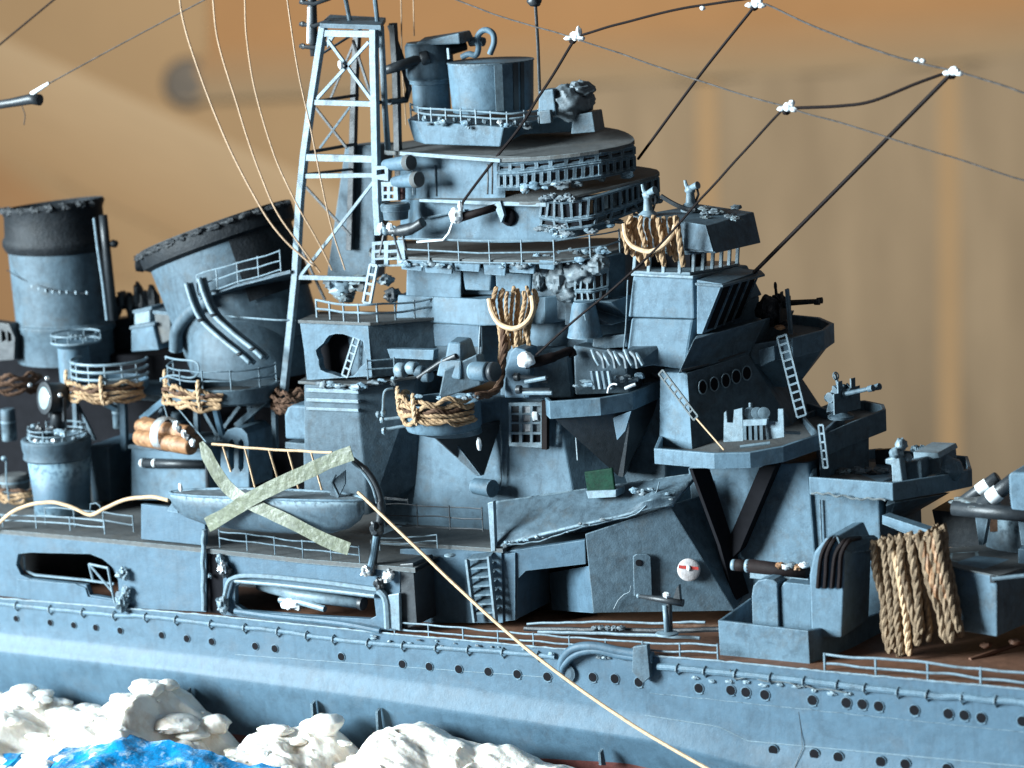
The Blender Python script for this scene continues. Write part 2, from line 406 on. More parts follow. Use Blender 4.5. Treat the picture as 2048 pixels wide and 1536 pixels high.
for i in range(260):
    r_ = rows[random.randint(4, int(ny * 0.75))]; p = r_[random.randint(5, 190)]
    a = random.choice((0.03, 0.06, 0.10, 0.16, 0.24, 0.34)) * random.uniform(0.8, 1.3)
    b.lump(p + Vector((0, 0, a * 0.1)), (a * random.uniform(1, 1.6), a, a * random.uniform(0.3, 0.6)), 0.3, 1.1, i, 12)
b.make('foam', FOAM, kind='stuff', label='lumpy cream-white plaster foam along the hull', cat='foam')
b = B(); rows = []
for j in range(61):
    row = []
    for i in range(201):
        x = x0 + (x1 - x0) * i / 200
        y = -1.3 - 6.5 * j / 60
        uu = 1024 + FPX * (Vector((x, -2.6, -7.5)) - CAM).dot(_r) / (Vector((x, -2.6, -7.5)) - CAM).dot(_f)
        top = lerp_list([(-260, 1520), (0, 1508), (40, 1512), (62, 1548), (110, 1540), (128, 1492), (180, 1486), (262, 1464), (285, 1476), (330, 1486), (420, 1500), (470, 1520), (550, 1530), (620, 1560), (700, 1620), (2400, 1800)], uu)
        zc = zof(uu, top, -2.6)
        d = abs(y + 2.6)
        n = noise.fractal(Vector((x * 1.4, y * 1.4, 8)), 0.9, 2.0, 5) * 0.12
        row.append(Vector((x, y, zc - d * (0.9 if y > -2.6 else 0.22) + n)))
    rows.append(row)
b.loft(rows, False, False, True)
b.make('sea', SEA, kind='structure')
# ------------------------------------------------------------------ hull
hull = thing('ship_hull', P(1024, 1400, 0), 'grey warship hull with a row of portholes and worn raised band', 'ship hull')
b = B()
rings = []
prof_t = [(0, 0.0, 0), (0.6, 0.0, 0), (0.94, 0.0, 0), (1.06, -0.012, 0), (1.3, -0.05, 0), (1.7, -0.115, 0), (1.94, -0.16, 0), (2.03, -0.165, 0), (2.12, -0.145, 0), (2.5, -0.02, 0), (3.0, 0.14, 0)]
LS = (L0, L1, L2, L3)
for t, y, _ in prof_t:
    k = min(2, int(t)); f = t - k
    rings.append([P(u, lerp_list(LS[k], u) * (1 - f) + lerp_list(LS[k + 1], u) * f, y) for u in us])
b.loft(rings, False, False, True)
far0 = [Vector((p.x, 8.7, p.z)) for p in rings[0]]
b.loft([far0, [Vector((p.x, 8.7, p.z - 4)) for p in rings[0]]], False, False)
b.make('side_plating', HULLG, hull, fix=True)
b = B(); b.loft([rings[-1], [P(u, lerp_list(L4, u), YL[4]) for u in us], [P(u, lerp_list(L4, u) + 60, 0.6) for u in us]], False, False)
b.make('red_bottom', HULLR, hull)
b = B(); b.loft([[p + Vector((0, 0.01, -0.006)) for p in rings[0]], [p + Vector((0, 0, -0.006)) for p in far0]], False, False)
b.make('main_deck', LINO, hull)
def hull_y(u, v):
    t = 0
    for k in range(3):
        a, c = lerp_list(LS[k], u), lerp_list(LS[k + 1], u)
        if v >= a: t = k + min(1, (v - a) / (c - a))
    return lerp_list([(q_[0], q_[1]) for q_ in prof_t], t)
PH = [(33, 1237), (101, 1245), (148, 1250), (192, 1255), (241, 1261), (324, 1270), (374, 1277), (424, 1283), (511, 1292), (550, 1297), (683, 1313), (805, 1328), (859, 1333), (918, 1338), (977, 1343), (1035, 1348), (1095, 1353), (1186, 1354), (1230, 1357), (1278, 1364), (1398, 1376), (1462, 1380), (1492, 1384), (1530, 1389), (1625, 1400), (1693, 1405), (1725, 1408), (1758, 1412), (1829, 1420), (1897, 1427), (1929, 1430), (1963, 1435), (2045, 1442), (1547, 1500), (1629, 1508), (1677, 1514), (1762, 1523), (1811, 1528), (1895, 1537)]
for u, v in PH:
    r = 6.5 + 4.2 * max(0, min(1, (u - 100) / 1600))
    y = hull_y(u, v); p = P(u, v, y); k = upx(p)
    q = B(); R = r * k
    q.lathe(p + V(0, 0.02, 0), [(R * 1.16, 0), (R * 1.13, 0.036), (R * 0.98, 0.038), (R * 0.98, 0.0)], 18, axis=(0, -1, 0), caps=False)
    # drip lip below
    if u > 1000: q.tube([p + V(-R * 0.8, -0.012, -R * 1.0), p + V(0, -0.014, -R * 1.25), p + V(R * 0.8, -0.012, -R * 1.0)], R * 0.14, 6)
    ring = q.make('porthole', HULLG, hull)
    q = B(); q.lathe(p + V(0, 0.03, 0), [(R, 0), (R, 0.05)], 18, axis=(0, -1, 0))
    q.make('glass', VOID, ring)
# beads, seams and knuckle on the plating
q = B(); pts = [P(u, lerp_list(L0, u) + 1.5 * noise.noise(Vector((u * 0.05, 1, 0))), -0.005) for u in range(-250, 2390, 9)]
q.tube(pts, [0.022 + 0.016 * noise.noise(Vector((u * 0.07, 8, 0))) for u in range(-250, 2390, 9)], 6); q.make('deck_edge_bead', PALE, hull)
q = B(); q.tube([P(u, 1310 + (u - 480) * 0.0725 + 1.0 * noise.noise(Vector((u * 0.03, 5, 0))), -0.002) for u in range(470, 1110, 12)], 0.008, 5); q.make('plate_seam', PALE, hull)
q = B(); q.tube([P(u, lerp_list(L1, u), -0.008) for u in range(1290, 2390, 12)], 0.012, 5); q.make('knuckle', PALE, hull)
q = B(); q.tube([P(u, 1386 + (u - 1300) * 0.105 + 1.5 * noise.noise(Vector((u * 0.03, 7, 0))), -0.002) for u in range(1300, 2100, 12)], 0.008, 5); q.make('plate_seam', MID, hull)
q = B(); q.tube(wob([P(1598, 1424, -0.004), P(1602, 1460, -0.006), P(1606, 1496, -0.04), P(1590, 1536, -0.13)], 0.02, 4, 2), 0.007, 5); q.make('plate_seam', DARK, hull)
# degaussing cable with clips along the top of the hull
CL = [(-260, 1184), (15, 1208), (68, 1215), (246, 1231), (314, 1234), (400, 1245), (564, 1263), (700, 1282), (764, 1288), (843, 1293), (1000, 1303), (1110, 1314)]
CR = [(1316, 1333), (1388, 1339), (1500, 1350), (1640, 1365), (1793, 1383), (1877, 1391), (2048, 1405), (2400, 1432)]
def cable_line(pts, label, rpx):
    t = thing('hull_cable', P(pts[len(pts) // 2][0], pts[len(pts) // 2][1], 0), label, 'cable')
    path = []
    for i in range(len(pts) - 1):
        n = max(1, int((pts[i + 1][0] - pts[i][0]) / 20))
        for k in range(n):
            u = pts[i][0] + (pts[i + 1][0] - pts[i][0]) * k / n
            path.append(P(u, lerp_list(pts, u) + noise.noise(Vector((u * 0.02, 3, 0))) * 3, -0.035))
    path.append(P(pts[-1][0], pts[-1][1], -0.035))
    q = B(); q.tube(path, rpx * 0.01, 8); q.make('cable', GREY, t)
    u = pts[0][0] + 40; first = None
    while u < pts[-1][0] - 5:
        p = P(u, lerp_list(pts, u), 0)
        if first is None:
            q = B(); h = 0.13; R = rpx * 0.012
            q.tube([p + V(0, 0.0, 0.09), p + V(0.01, -0.03 - R, 0.06), p + V(0, -0.04 - R, -0.02), p + V(0, -0.02, -0.11), p + V(0, 0.01, -0.14)], 0.019, 6)
            first = q.make('clip', PALE, t); fp = p
        else:
            copy_mesh(first, 'clip', p - fp, t)
        u += 62 + 8 * math.sin(u)
cable_line(CL, 'pale cable clipped along the hull top, aft of the pipe arch', 5)
cable_line(CR, 'pale cable clipped along the hull top, forward of the pipe arch', 7)
# vertical fins low on the hull
for i, (u, v0, v1) in enumerate([(378, 1374, 1420), (627, 1400, 1448), (757, 1415, 1470), (1202, 1497, 1530)]):
    y = -0.2
    q = B(); q.prism([P(u, v0, -0.17), P(u - 6, v0 + 8, -0.30), P(u - 4, v1, -0.26), P(u + 6, v1, -0.02)], V(0.05, 0, 0))
    q.make('keel_fin', MID, label=['narrow upright fin low on the hull, the aftmost', 'narrow upright fin low on the hull above the round foam lump', 'narrow upright fin low on the hull at the tip of the long foam mound', 'faint short fin low on the hull, the forwardmost'][i], cat='fin', group='fins low on the hull')
# pipe arch bolted on the hull side
q = B()
ar = thing('pipe_arch', P(1130, 1350, 0), 'grey pipe bent into an arch on the hull above the portholes', 'pipe')
for o_, r_ in ((0, 9), (-16, 7)):
    path = smooth_path([P(1122 - o_ * 0.2, 1350, -0.05), P(1126, 1318 - o_, -0.10), P(1150, 1296 - o_ * 0.9, -0.14), P(1190, 1292 - o_ * 0.6, -0.12), P(1240, 1302 - o_ * 0.6, -0.08), P(1306, 1312 - o_ * 0.5, -0.05)], 6)
    q = B(); q.tube(path, r_ * 0.01, 10); q.make('pipe', HULLG, ar)
q = B(); q.prism([P(1272, 1290, -0.06), P(1300, 1286, -0.06), P(1306, 1350, -0.06), P(1292, 1362, -0.06), P(1270, 1340, -0.06)], V(0, -0.14, 0)); q.make('end_bracket', MID, ar, bevel=0.015)
q = B(); q.lathe(P(1135, 1345, -0.01), [(0.2, 0), (0.2, 0.06), (0.13, 0.08)], 16, axis=(0, -1, 0)); q.make('flange', MID, ar)
# ------------------------------------------------------------------ shelter deck side
side = thing('deck_side_wall', P(210, 1200, 0.1), 'grey plated side wall with two long dark openings', 'side wall')
q = B()
q.prism([PY([(-260, 1036), (20, 1062), (205, 1078), (412, 1099), (412, 1224), (240, 1215), (0, 1192), (-260, 1168)], 0.06),
         PY([(36, 1108), (60, 1105), (180, 1108), (205, 1118), (224, 1134), (236, 1160), (238, 1200), (180, 1190), (172, 1170), (60, 1158), (42, 1150), (32, 1130)][::-1], 0.06)], V(0, 0.14, 0))
q.make('wall_plate', HULLG, side, bevel=0.012)
q = B()
q.prism([PY([(446, 1103), (610, 1120), (770, 1133), (800, 1138), (800, 1262), (700, 1260), (446, 1230)], 0.1),
         PY([(480, 1166), (620, 1182), (748, 1197), (752, 1232), (740, 1238), (620, 1232), (490, 1222), (470, 1208), (470, 1174)][::-1], 0.1)], V(0, 0.14, 0))
q.make('wall_plate', HULLG, side, bevel=0.012)
q = B(); q.prism(PY([(-260, 1036), (830, 1128), (850, 1262), (-260, 1168)], 2.4), V(0, 0.1, 0)); q.make('inner_bulkhead', DARK, side)  # dark colour paints the shade inside the openings
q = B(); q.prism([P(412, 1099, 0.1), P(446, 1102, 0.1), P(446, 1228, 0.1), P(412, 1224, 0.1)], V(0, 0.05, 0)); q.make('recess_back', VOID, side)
q = B(); q.tube([P(47, 1110, 0.24), P(50, 1140, 0.24), P(70, 1150, 0.24), P(170, 1160, 0.24), P(228, 1168, 0.24)], 0.03, 6); q.make('opening_rim', PALE, side)
q = B(); q.prism(PY([(34, 1158), (150, 1168), (170, 1176), (176, 1194), (238, 1204), (238, 1216), (120, 1206), (34, 1196)], 0.02), V(0, 0.06, 0)); q.make('lower_sill', HULLG, side, bevel=0.01)
# small bent-wire hook frame at the right end of the left opening
hk = thing('wire_gate', P(230, 1210, 0), 'small white wire gate frame at the right end of the left opening', 'wire gate')
for a in ([(178, 1128, 0.0), (216, 1136, 0.0)], [(178, 1128, 0.0), (186, 1160, 0.0)], [(180, 1130, 0.0), (224, 1182, 0.0)], [(216, 1136, -0.02), (224, 1180, -0.02), (230, 1206, -0.02)]):
    q = B(); q.tube(P3(a), 0.028, 6); q.make('wire', PALE, hk)
for p, r in (((246, 1148, -0.04), 0.12), ((238, 1150, -0.08), 0.07), ((252, 1184, -0.05), 0.10), ((245, 1205, -0.06), 0.17)):
    q = B(); q.lump(P(*p), (r, r * 0.8, r * 1.1), 0.7, 1.6, p[0], 12); q.make('hinge', MID if r > 0.15 else PALE, hk)
# davit foot fittings at the gap
df = thing('slot_fittings', P(440, 1212, 0), 'row of small pale knobs down the dark slot beside the lifeboat', 'fittings')
for p, r, m_ in (((440, 1118, 0), 0.10, PALE), ((446, 1136, -0.06), 0.12, SILVER), ((452, 1142, 0), 0.15, DARK), ((446, 1208, -0.02), 0.16, PALE), ((420, 1152, 0), 0.05, MID)):
    q = B(); q.lump(P(*p), (r * 0.8, r * 0.8, r), 0.7, 1.8, p[0] + p[1], 12); q.make('knob', m_, df)
q = B(); q.tube(wob([P(407, 1060 + 8 * i, -0.02) for i in range(21)], 0.03, 4, 2), 0.05, 8); q.make('post', PALE, df)
# torpedo tubes seen through the right opening and the boom over it
tt = thing('torpedo_tubes', P(620, 1230, 1.0), 'grey torpedo tubes lying inside the right side opening', 'torpedo tubes')
q = B(); q.tube([P(520, 1168, 0.7), P(600, 1190, 0.5), P(724, 1206, 0.3)], [0.14, 0.14, 0.13], 14); q.make('tube', PALE, tt)
q = B(); q.lathe(P(720, 1206, 0.29), [(0.135, 0), (0.145, 0.03), (0.145, 0.10), (0.08, 0.11)], 14, axis=(1, -0.1, -0.08)); q.make('tube_mouth', DARK, tt)
q = B(); q.tube([P(560, 1200, 0.5), P(600, 1204, 0.4), P(650, 1218, 0.3)], 0.07, 8); q.make('tube_rail', PALE, tt)
q = B(); q.lump(P(586, 1208, 0.4), (0.28, 0.14, 0.12), 0.5, 2.5, 3, 10); q.make('loading_gear', WHITE, tt)
bm_ = thing('boat_boom', P(600, 1180, 0), 'long pale boom rail framing the top of the right side opening', 'boom')
for a, r in (([(446, 1222, 0.02), (452, 1180, 0.0), (466, 1156, 0.0), (520, 1152, 0.0), (640, 1164, 0.0), (760, 1180, 0.0)], 0.05), ([(470, 1162, 0.03), (560, 1170, 0.03), (650, 1180, 0.03), (750, 1192, 0.03)], 0.045), ([(758, 1180, 0.0), (772, 1200, 0.0), (776, 1256, 0.0)], 0.085)):
    q = B(); q.tube(smooth_path(P3(a), 5), r, 8); q.make('rail', PALE, bm_)
q = B(); q.tube(smooth_path(P3([(470, 1222, 0.0), (540, 1232, 0.0), (640, 1242, -0.02), (700, 1250, -0.03), (760, 1262, -0.02)]), 5), 0.06, 8); q.make('lower_rail', HULLG, bm_)
# lumpy pale worn edge on the deck end (right of the opening) with a dark upright
q = B(); q.prism([P(800, 1128, 0.12), P(826, 1126, 0.12), P(834, 1250, 0.12), P(804, 1262, 0.12)], V(0, 0.8, 0)); q.make('end_pillar', DARK, side, bevel=0.02)
q = B(); q.prism([P(776, 1190, -0.02), P(798, 1186, -0.02), P(800, 1262, -0.02), P(774, 1256, -0.02)], V(0, 0.1, 0)); q.make('pillar_face', PALE, side, bevel=0.02)
# ------------------------------------------------------------------ shelter deck
deck = thing('shelter_deck', P(400, 1097, 0.1), 'dusty brown raised deck above the side openings', 'deck')
zd = zof(205, 1078, 0.08)
q = B()
ed = [(-260, 1036), (20, 1061), (205, 1077), (412, 1097), (610, 1118), (770, 1131), (830, 1136)]
near = [P(u, v, 0.05) for u, v in ed]
q.loft([[p + V(0, 0, 0.0) for p in near], [V(p.x, 8.6, p.z) for p in near], [V(p.x, 8.6, p.z - 0.1) for p in near], [p - V(0, 0, 0.1) for p in near], [p + V(0, 0, 0.0) for p in near]], False, False)
q.make('deck_plate', ROOF, deck)
q = B(); q.prism([p + V(0, 0, 0.02) for p in (P(282, 1010, 0.12), P(410, 1024, 0.12), P(410, 1093, 0.12), P(282, 1080, 0.12))], V(0, 0.12, 0)); q.make('bulwark', HULLG, deck, bevel=0.015)
# narrow walkway forward of the boat, with the wall under it
zw = zof(830, 1096, 1.0)
q = B()
q.prism([P(740, 1080, 1.0) , P(1005, 1098, 1.0), P(1005, 1098, 1.0) + V(0, 2.0, 0), P(740, 1080, 1.0) + V(0, 2.0, 0)], V(0, 0, -0.08)); q.make('walkway', ROOF, deck)
q = B(); q.prism([PY([(800, 1098), (930, 1096), (1003, 1100), (1006, 1246), (800, 1246)], 1.05)], V(0, 0.12, 0)); q.make('walkway_wall', HULLG, deck, bevel=0.012)
# ------------------------------------------------------------------ shared builders
def ring_pts(c, rx, ry, n=36, a0=0, a1=2 * math.pi, ax=None, sl=0.0):
    """plan ellipse round c; ax tilts its plane; sl lifts it towards +x"""
    out = []
    for k in range(n):
        a = a0 + (a1 - a0) * k / (n if abs(a1 - a0) > 6.2 else n - 1)
        p = Vector((math.cos(a) * rx, math.sin(a) * ry, math.cos(a) * rx * sl))
        out.append(Vector(c) + (ax @ p if ax else p))
    return out
def railing(label, base, h, posts=None, rails=3, r=0.018, m=None, name='railing', group=None, step=0.62, smooth=True, top_only=False):
    """base: list of 3D points along the foot"""
    m = m or PALE; r = r * 0.84
    path = smooth_path(base, 8) if smooth and len(base) > 2 else [Vector(p) for p in base]
    t = thing(name, path[0], label, 'railing', group)
    for k in range(rails):
        z = h * (k + (0 if rails > 2 else 1)) / (rails - (1 if rails > 2 else 0)) if rails > 1 else h
        q = B(); q.tube(wob([p + V(0, 0, z) for p in path], 0.035, 1.7, k + len(label)), r, 6); q.make('rail', m, t)
    # posts at even spacing
    L = [0]
    for a, b_ in zip(path, path[1:]): L.append(L[-1] + (b_ - a).length)
    n = max(2, int(L[-1] / step) + 1); first = None
    for i in range(n):
        d = L[-1] * i / (n - 1); j = 0
        while j < len(L) - 2 and L[j + 1] < d: j += 1
        p = path[j].lerp(path[j + 1], (d - L[j]) / max(1e-6, L[j + 1] - L[j]))
        if first is None:
            q = B(); q.tube([p + V(0, 0, -0.03), p + V(0, 0, h + 0.03)], r * 1.05, 6); first = q.make('stanchion', m, t); fp = p
        else: copy_mesh(first, 'stanchion', p - fp, t)
    return t
def strand(pts, r, seed, amp=0.05, twist=5.0, seg=6, n=8):
    """a laid cord: three yarns wound round one another along the path"""
    path = wob(smooth_path(pts, n), amp, 1.6, seed)
    L = [0]
    for a, b_ in zip(path, path[1:]): L.append(L[-1] + (b_ - a).length)
    m_ = max(10, min(90, int(L[-1] / (r * 0.9)))); fine = []; j = 0
    for i in range(m_ + 1):
        d = L[-1] * i / m_
        while j < len(L) - 2 and L[j + 1] < d: j += 1
        fine.append(path[j].lerp(path[j + 1], (d - L[j]) / max(1e-6, L[j + 1] - L[j])))
    q = B(); yarns = [[], [], []]; rad = []; nrm = V(0.3, -0.9, 0.2)
    for i, p in enumerate(fine):
        t = (fine[min(i + 1, m_)] - fine[max(i - 1, 0)]).normalized()
        nrm = (nrm - t * nrm.dot(t)).normalized(); bi = t.cross(nrm)
        s_ = 1 + 0.2 * noise.noise(p * 2.2)
        if i in (0, m_): s_ *= 0.7
        for k in range(3):
            a = seed + k * 2.094 + i * 0.72
            yarns[k].append(p + (nrm * math.cos(a) + bi * math.sin(a)) * r * 0.46 * s_)
        rad.append(r * 0.60 * s_)
    for y_ in yarns: q.tube(y_, rad, seg)
    return q
def rope_thing(label, loc, strands, group=None, name='rope_coil', cat='rope'):
    """strands: (points, radius, material, wobble)"""
    t = thing(name, loc, label, cat, group)
    for i, (pts, r, m, amp) in enumerate(strands):
        strand(pts, r, i * 3.7 + loc[0], amp).make('strand', m, t)
    return t
def lattice_ladder(label, a, b_, w, name='ladder', m=None, holes=7, side=None, bar=0.03, cat='ladder'):
    """perforated ladder strip between a and b_"""
    m = m or PALE
    a, b_ = Vector(a), Vector(b_); d = (b_ - a).normalized()
    side = (Vector(side) - d * Vector(side).dot(d)).normalized() if side else d.cross(V(0, 1, 0)).normalized()
    t = thing(name, a, label, cat)
    for s_ in (-1, 1):
        q = B(); q.bar(a + side * s_ * w / 2, b_ + side * s_ * w / 2, bar, bar * 1.4, up=(0, -1, 0.1)); q.make('stringer', m, t)
    first = None
    for i in range(holes + 1):
        p = a.lerp(b_, i / holes)
        if first is None:
            q = B(); q.bar(p - side * w / 2, p + side * w / 2, bar * 1.1, bar * 1.3, up=(0, -1, 0.1)); first = q.make('rung', m, t); fp = p
        else: copy_mesh(first, 'rung', p - fp, t)
    return t
# ------------------------------------------------------------------ left funnel
def funnel_rings(specs, n=48, sl=0.0):
    return [ring_pts(P(u + 3, v, y), rx * 1.08, ry * 1.05, n, sl=s_) for (u, v, y, rx, ry, s_) in specs]
fn = thing('funnel', P(130, 700, 4.3), 'upright grey funnel with a soot-black cap at the left edge', 'funnel')
q = B(); q.loft(funnel_rings([(130, 720, 4.3, 1.13, 0.95, 0), (126, 662, 4.3, 1.13, 0.95, 0), (127, 656, 4.3, 1.18, 1.0, 0), (126, 645, 4.3, 1.18, 1.0, 0), (125, 640, 4.3, 1.12, 0.95, 0), (108, 482, 4.3, 1.13, 0.93, 0)]), False, True, True); q.make('casing', MID, fn)
q = B(); q.loft(funnel_rings([(109, 500, 4.3, 1.16, 0.96, 0), (109, 488, 4.3, 1.25, 1.02, 0), (108, 478, 4.3, 1.25, 1.02, 0), (107, 470, 4.3, 1.18, 0.96, 0), (103, 424, 4.3, 1.16, 0.94, 0.09), (103, 412, 4.3, 1.21, 0.98, 0.1), (103, 406, 4.3, 1.17, 0.94, 0.1), (106, 418, 4.3, 0.98, 0.82, 0.1), (108, 480, 4.3, 0.95, 0.8, 0)]), False, True, True); q.make('cap', BLACK, fn)
q = B(); q.loft(funnel_rings([(108, 440, 4.3, 0.97, 0.82, 0), (108, 441, 4.3, 0.05, 0.05, 0)]), False); q.make('smoke_hole', VOID, fn)
for i in range(10):
    q = B(); a = -2.9 + i * 0.3
    c = P(106, 411, 4.3) + V(math.cos(a) * 1.24, math.sin(a) * 0.97, math.cos(a) * 0.11)
    q.lump(c, (0.17, 0.08, 0.08), 0.6, 2, i, 8); q.make('soot_flake', BLACK, fn)
q = B(); q.tube([P(188, 436, 3.6), P(196, 500, 3.6), P(206, 570, 3.6), P(214, 640, 3.6)], 0.035, 8); q.make('steam_pipe', PALE, fn)
q = B(); q.tube([P(206, 430, 4.2), P(212, 490, 4.2), P(228, 640, 4.2)], 0.1, 10); q.make('steam_pipe', DARK, fn)
q = B(); q.lump(P(228, 487, 4.3), (0.1, 0.1, 0.09), 0.2, 1, 2, 8); q.make('lug', BLACK, fn)
q = B(); q.tube(smooth_path(P3([(14, 540, 3.35), (40, 556, 3.34), (75, 570, 3.33), (120, 583, 3.36), (180, 588, 3.55)]), 6), 0.012, 5); q.make('grab_line', DARK, fn)
f0 = None
for u, v in ((64, 572), (78, 577), (92, 581), (106, 583), (120, 584), (134, 584), (152, 585), (174, 585)):
    p = P(u, v, 3.34 + max(0, u - 120) * 0.003)
    if f0 is None:
        q = B(); q.box(p, (0.035, 0.05, 0.07)); f0 = q.make('step', PALE, fn); fp = p
    else: copy_mesh(f0, 'step', p - fp, fn)
# ------------------------------------------------------------------ raked funnel
rf = thing('raked_funnel', P(500, 720, 4.3), 'raked black-rimmed grey funnel trunk leaning aft, behind the mast', 'funnel')
ctop, cbot = P(430, 462, 4.3), P(505, 680, 4.3)
axd = (ctop - cbot).normalized()
M3 = V(0, 0, 1).rotation_difference(axd).to_matrix()
def rr(t, rx, ry): return ring_pts(cbot.lerp(ctop, t), rx * 1.05, ry * 1.03, 48, ax=M3)
q = B(); q.loft([rr(-0.1, 1.6, 1.25), rr(0.4, 1.68, 1.28), rr(0.92, 1.76, 1.3)], False, True, True); q.make('casing', MID, rf)
q = B(); q.loft([rr(0.85, 1.77, 1.31), rr(0.88, 1.90, 1.42), rr(0.99, 1.92, 1.43), rr(1.04, 1.86, 1.38), rr(1.0, 1.6, 1.2), rr(0.7, 1.55, 1.15)], False, True, True); q.make('rim', BLACK, rf)
for i in range(16):
    a = -2.9 + i * 0.2
    c = cbot.lerp(ctop, 1.0) + M3 @ V(math.cos(a) * 1.92, math.sin(a) * 1.42, 0)
    q = B(); q.lump(c, (0.22, 0.10, 0.075), 0.6, 2, i, 8, m=M3); q.make('soot_flake', BLACK, rf)
q = B(); q.loft([rr(0.8, 1.5, 1.1), rr(0.79, 0.02, 0.02)], False); q.make('smoke_hole', VOID, rf)
q = B(); q.loft([ring_pts(cbot.lerp(ctop, t), 1.85, 1.375, 24, -0.95, 1.4, ax=M3) for t in (0.3, 0.45, 0.6, 0.8, 0.9)], False, False, True); q.make('soot_patch', BLACK, rf)
q = B(); q.lathe(P(292, 528, 3.9), [(0.16, 0), (0.2, 0.05), (0.2, 0.2), (0.1, 0.24)], 16, axis=(-1, -0.4, 0.2)); q.make('vent_cap', BLACK, rf)
# rounded trunk base
tb = P(505, 740, 3.9)
q = B(); rings = []
for j in range(13):
    a = j / 12 * math.pi / 2
    rings.append(ring_pts(tb + V(-0.25 * math.sin(a), 0.1, 1.55 * math.sin(a)), 1.5 * math.cos(a) ** 0.55 + 0.02, 1.3 * math.cos(a) ** 0.55 + 0.02, 40))
q.loft(rings, False, True, True); q.make('trunk_base', MID, rf)
q = B(); q.tube(smooth_path(P3([(446, 632, 2.95), (500, 636, 2.8), (555, 640, 2.75), (592, 640, 2.9)]), 6), 0.02, 6); q.make('seam', PALE, rf)
q = B(); q.tube(smooth_path(P3([(352, 700, 3.2), (355, 660, 3.1), (380, 625, 3.0), (420, 600, 2.9)]), 6), 0.16, 12); q.make('side_duct', MID, rf)
# platform with its rail on the raked funnel
q = B(); q.prism([P(398, 592, 2.75), P(470, 568, 2.75), P(580, 540, 2.75), P(610, 548, 3.2), P(590, 548, 3.8), P(420, 596, 3.6)], V(0, 0, -0.07)); q.make('walk_platform', MID, rf)
railing('thin pale railing on the walkway of the raked funnel', P3([(396, 590, 2.72), (430, 578, 2.7), (480, 563, 2.7), (530, 549, 2.7), (562, 540, 2.75)]), 0.42, rails=3, r=0.02, step=0.55)
for k, (o_, r_) in enumerate((((0, 0), 0.055), ((26, -10), 0.06))):
    pts = [(372 + o_[0], 566 + o_[1], 2.5), (384 + o_[0], 604 + o_[1], 2.45), (402 + o_[0], 640 + o_[1], 2.4), (440 + o_[0], 676 + o_[1], 2.35), (480 + o_[0], 708 + o_[1], 2.3), (500 + o_[0], 726 + o_[1], 2.3)]
    pt = thing('steam_pipe', P(*pts[-1]), ['outer pale pipe curving down the raked funnel base', 'inner pale pipe curving down the raked funnel base, nearer the mast'][k], 'pipe', 'twin pipes on the raked funnel')
    q = B(); q.tube(smooth_path(P3(pts), 6), r_, 10); q.make('pipe', PALE, pt)
    q = B(); q.tube(smooth_path(P3([(a + 9, c, d + 0.12) for a, c, d in pts]), 6), r_ * 1.1, 10); q.make('lagging', MID, pt)
    for i in (2, 4):
        p = P(*pts[i]); q = B(); q.lump(p, (0.09, 0.09, 0.05), 0.1, 1, i, 7); q.make('clamp', DARK, pt)
# small deck fittings between the funnels
for k, (pl, y, d, m_, lab) in enumerate([
    ([(268, 626), (300, 618), (300, 648), (268, 652)], 4.0, 0.6, PALE, 'small pale locker between the two funnels'),
    ([(262, 658), (306, 650), (318, 700), (262, 704)], 3.6, 0.8, GREY, 'grey deck box between the funnels under the pale locker'),
    ([(308, 626), (340, 630), (342, 680), (318, 690)], 3.7, 0.5, ROOF, 'brownish ventilator stump beside the raked funnel')]):
    t = thing('deck_locker', P(pl[-1][0], pl[-1][1], y), lab, 'locker')
    q = B(); q.prism(PY(pl, y), V(0, d, 0)); q.make('body', m_, t, bevel=0.03)
    q = B(); q.prism(PY([(pl[0][0] - 3, pl[0][1] + 1), (pl[1][0] + 3, pl[1][1] + 1), (pl[1][0] + 3, pl[1][1] - 5), (pl[0][0] - 3, pl[0][1] - 5)], y - 0.03), V(0, d + 0.06, 0)); q.make('lid', MID, t, bevel=0.01)
hedge = thing('deck_gear', P(240, 650, 5.0), 'dark ragged row of deck fittings silhouetted between the funnels', 'deck gear')
for i, (u, v, w, h) in enumerate([(232, 600, 14, 30), (246, 588, 10, 26), (262, 594, 12, 40), (276, 572, 8, 40), (290, 590, 12, 36), (306, 582, 16, 48)]):
    q = B(); q.lump(P(u, v + h * 0.5, 5.0), (w * 0.011, 0.16, h * 0.0085), 0.35, 2, i, 8); q.make('fitting', DARK, hedge)
q = B(); q.prism(PY([(210, 640), (330, 628), (340, 690), (215, 700)], 5.1), V(0, 0.5, 0)); q.make('coaming', DARK, hedge)
# ------------------------------------------------------------------ searchlight and its tower
tw = thing('searchlight_tower', P(125, 1012, 1.9), 'grey round tower with a flared collar carrying the searchlight', 'tower')
c = P(126, 1014, 1.9); k = upx(c)
q = B(); q.lathe(c, [(57 * k, -0.1), (57 * k, 0.3), (63 * k, 1.16)], 40); q.make('shaft', HULLG, tw)
q = B(); q.lathe(c + V(-0.04, 0, 0), [(63 * k, 1.14), (68 * k, 1.19), (66 * k, 1.30), (69 * k, 1.42), (70 * k, 1.60), (67 * k, 1.64), (60 * k, 1.64), (60 * k, 1.52), (1 * k, 1.52)], 40); q.make('collar', MID, tw, bevel=0.01)
for i in range(9):
    q = B(); a = -2.8 + 0.31 * i + 0.1 * math.sin(i * 5)
    q.lump(c + V(math.cos(a) * 0.62, math.sin(a) * 0.62, 1.66), (0.07, 0.06, 0.06), 0.5, 2, i, 7); q.make('fitting', PALE if i % 3 else SILVER, tw)
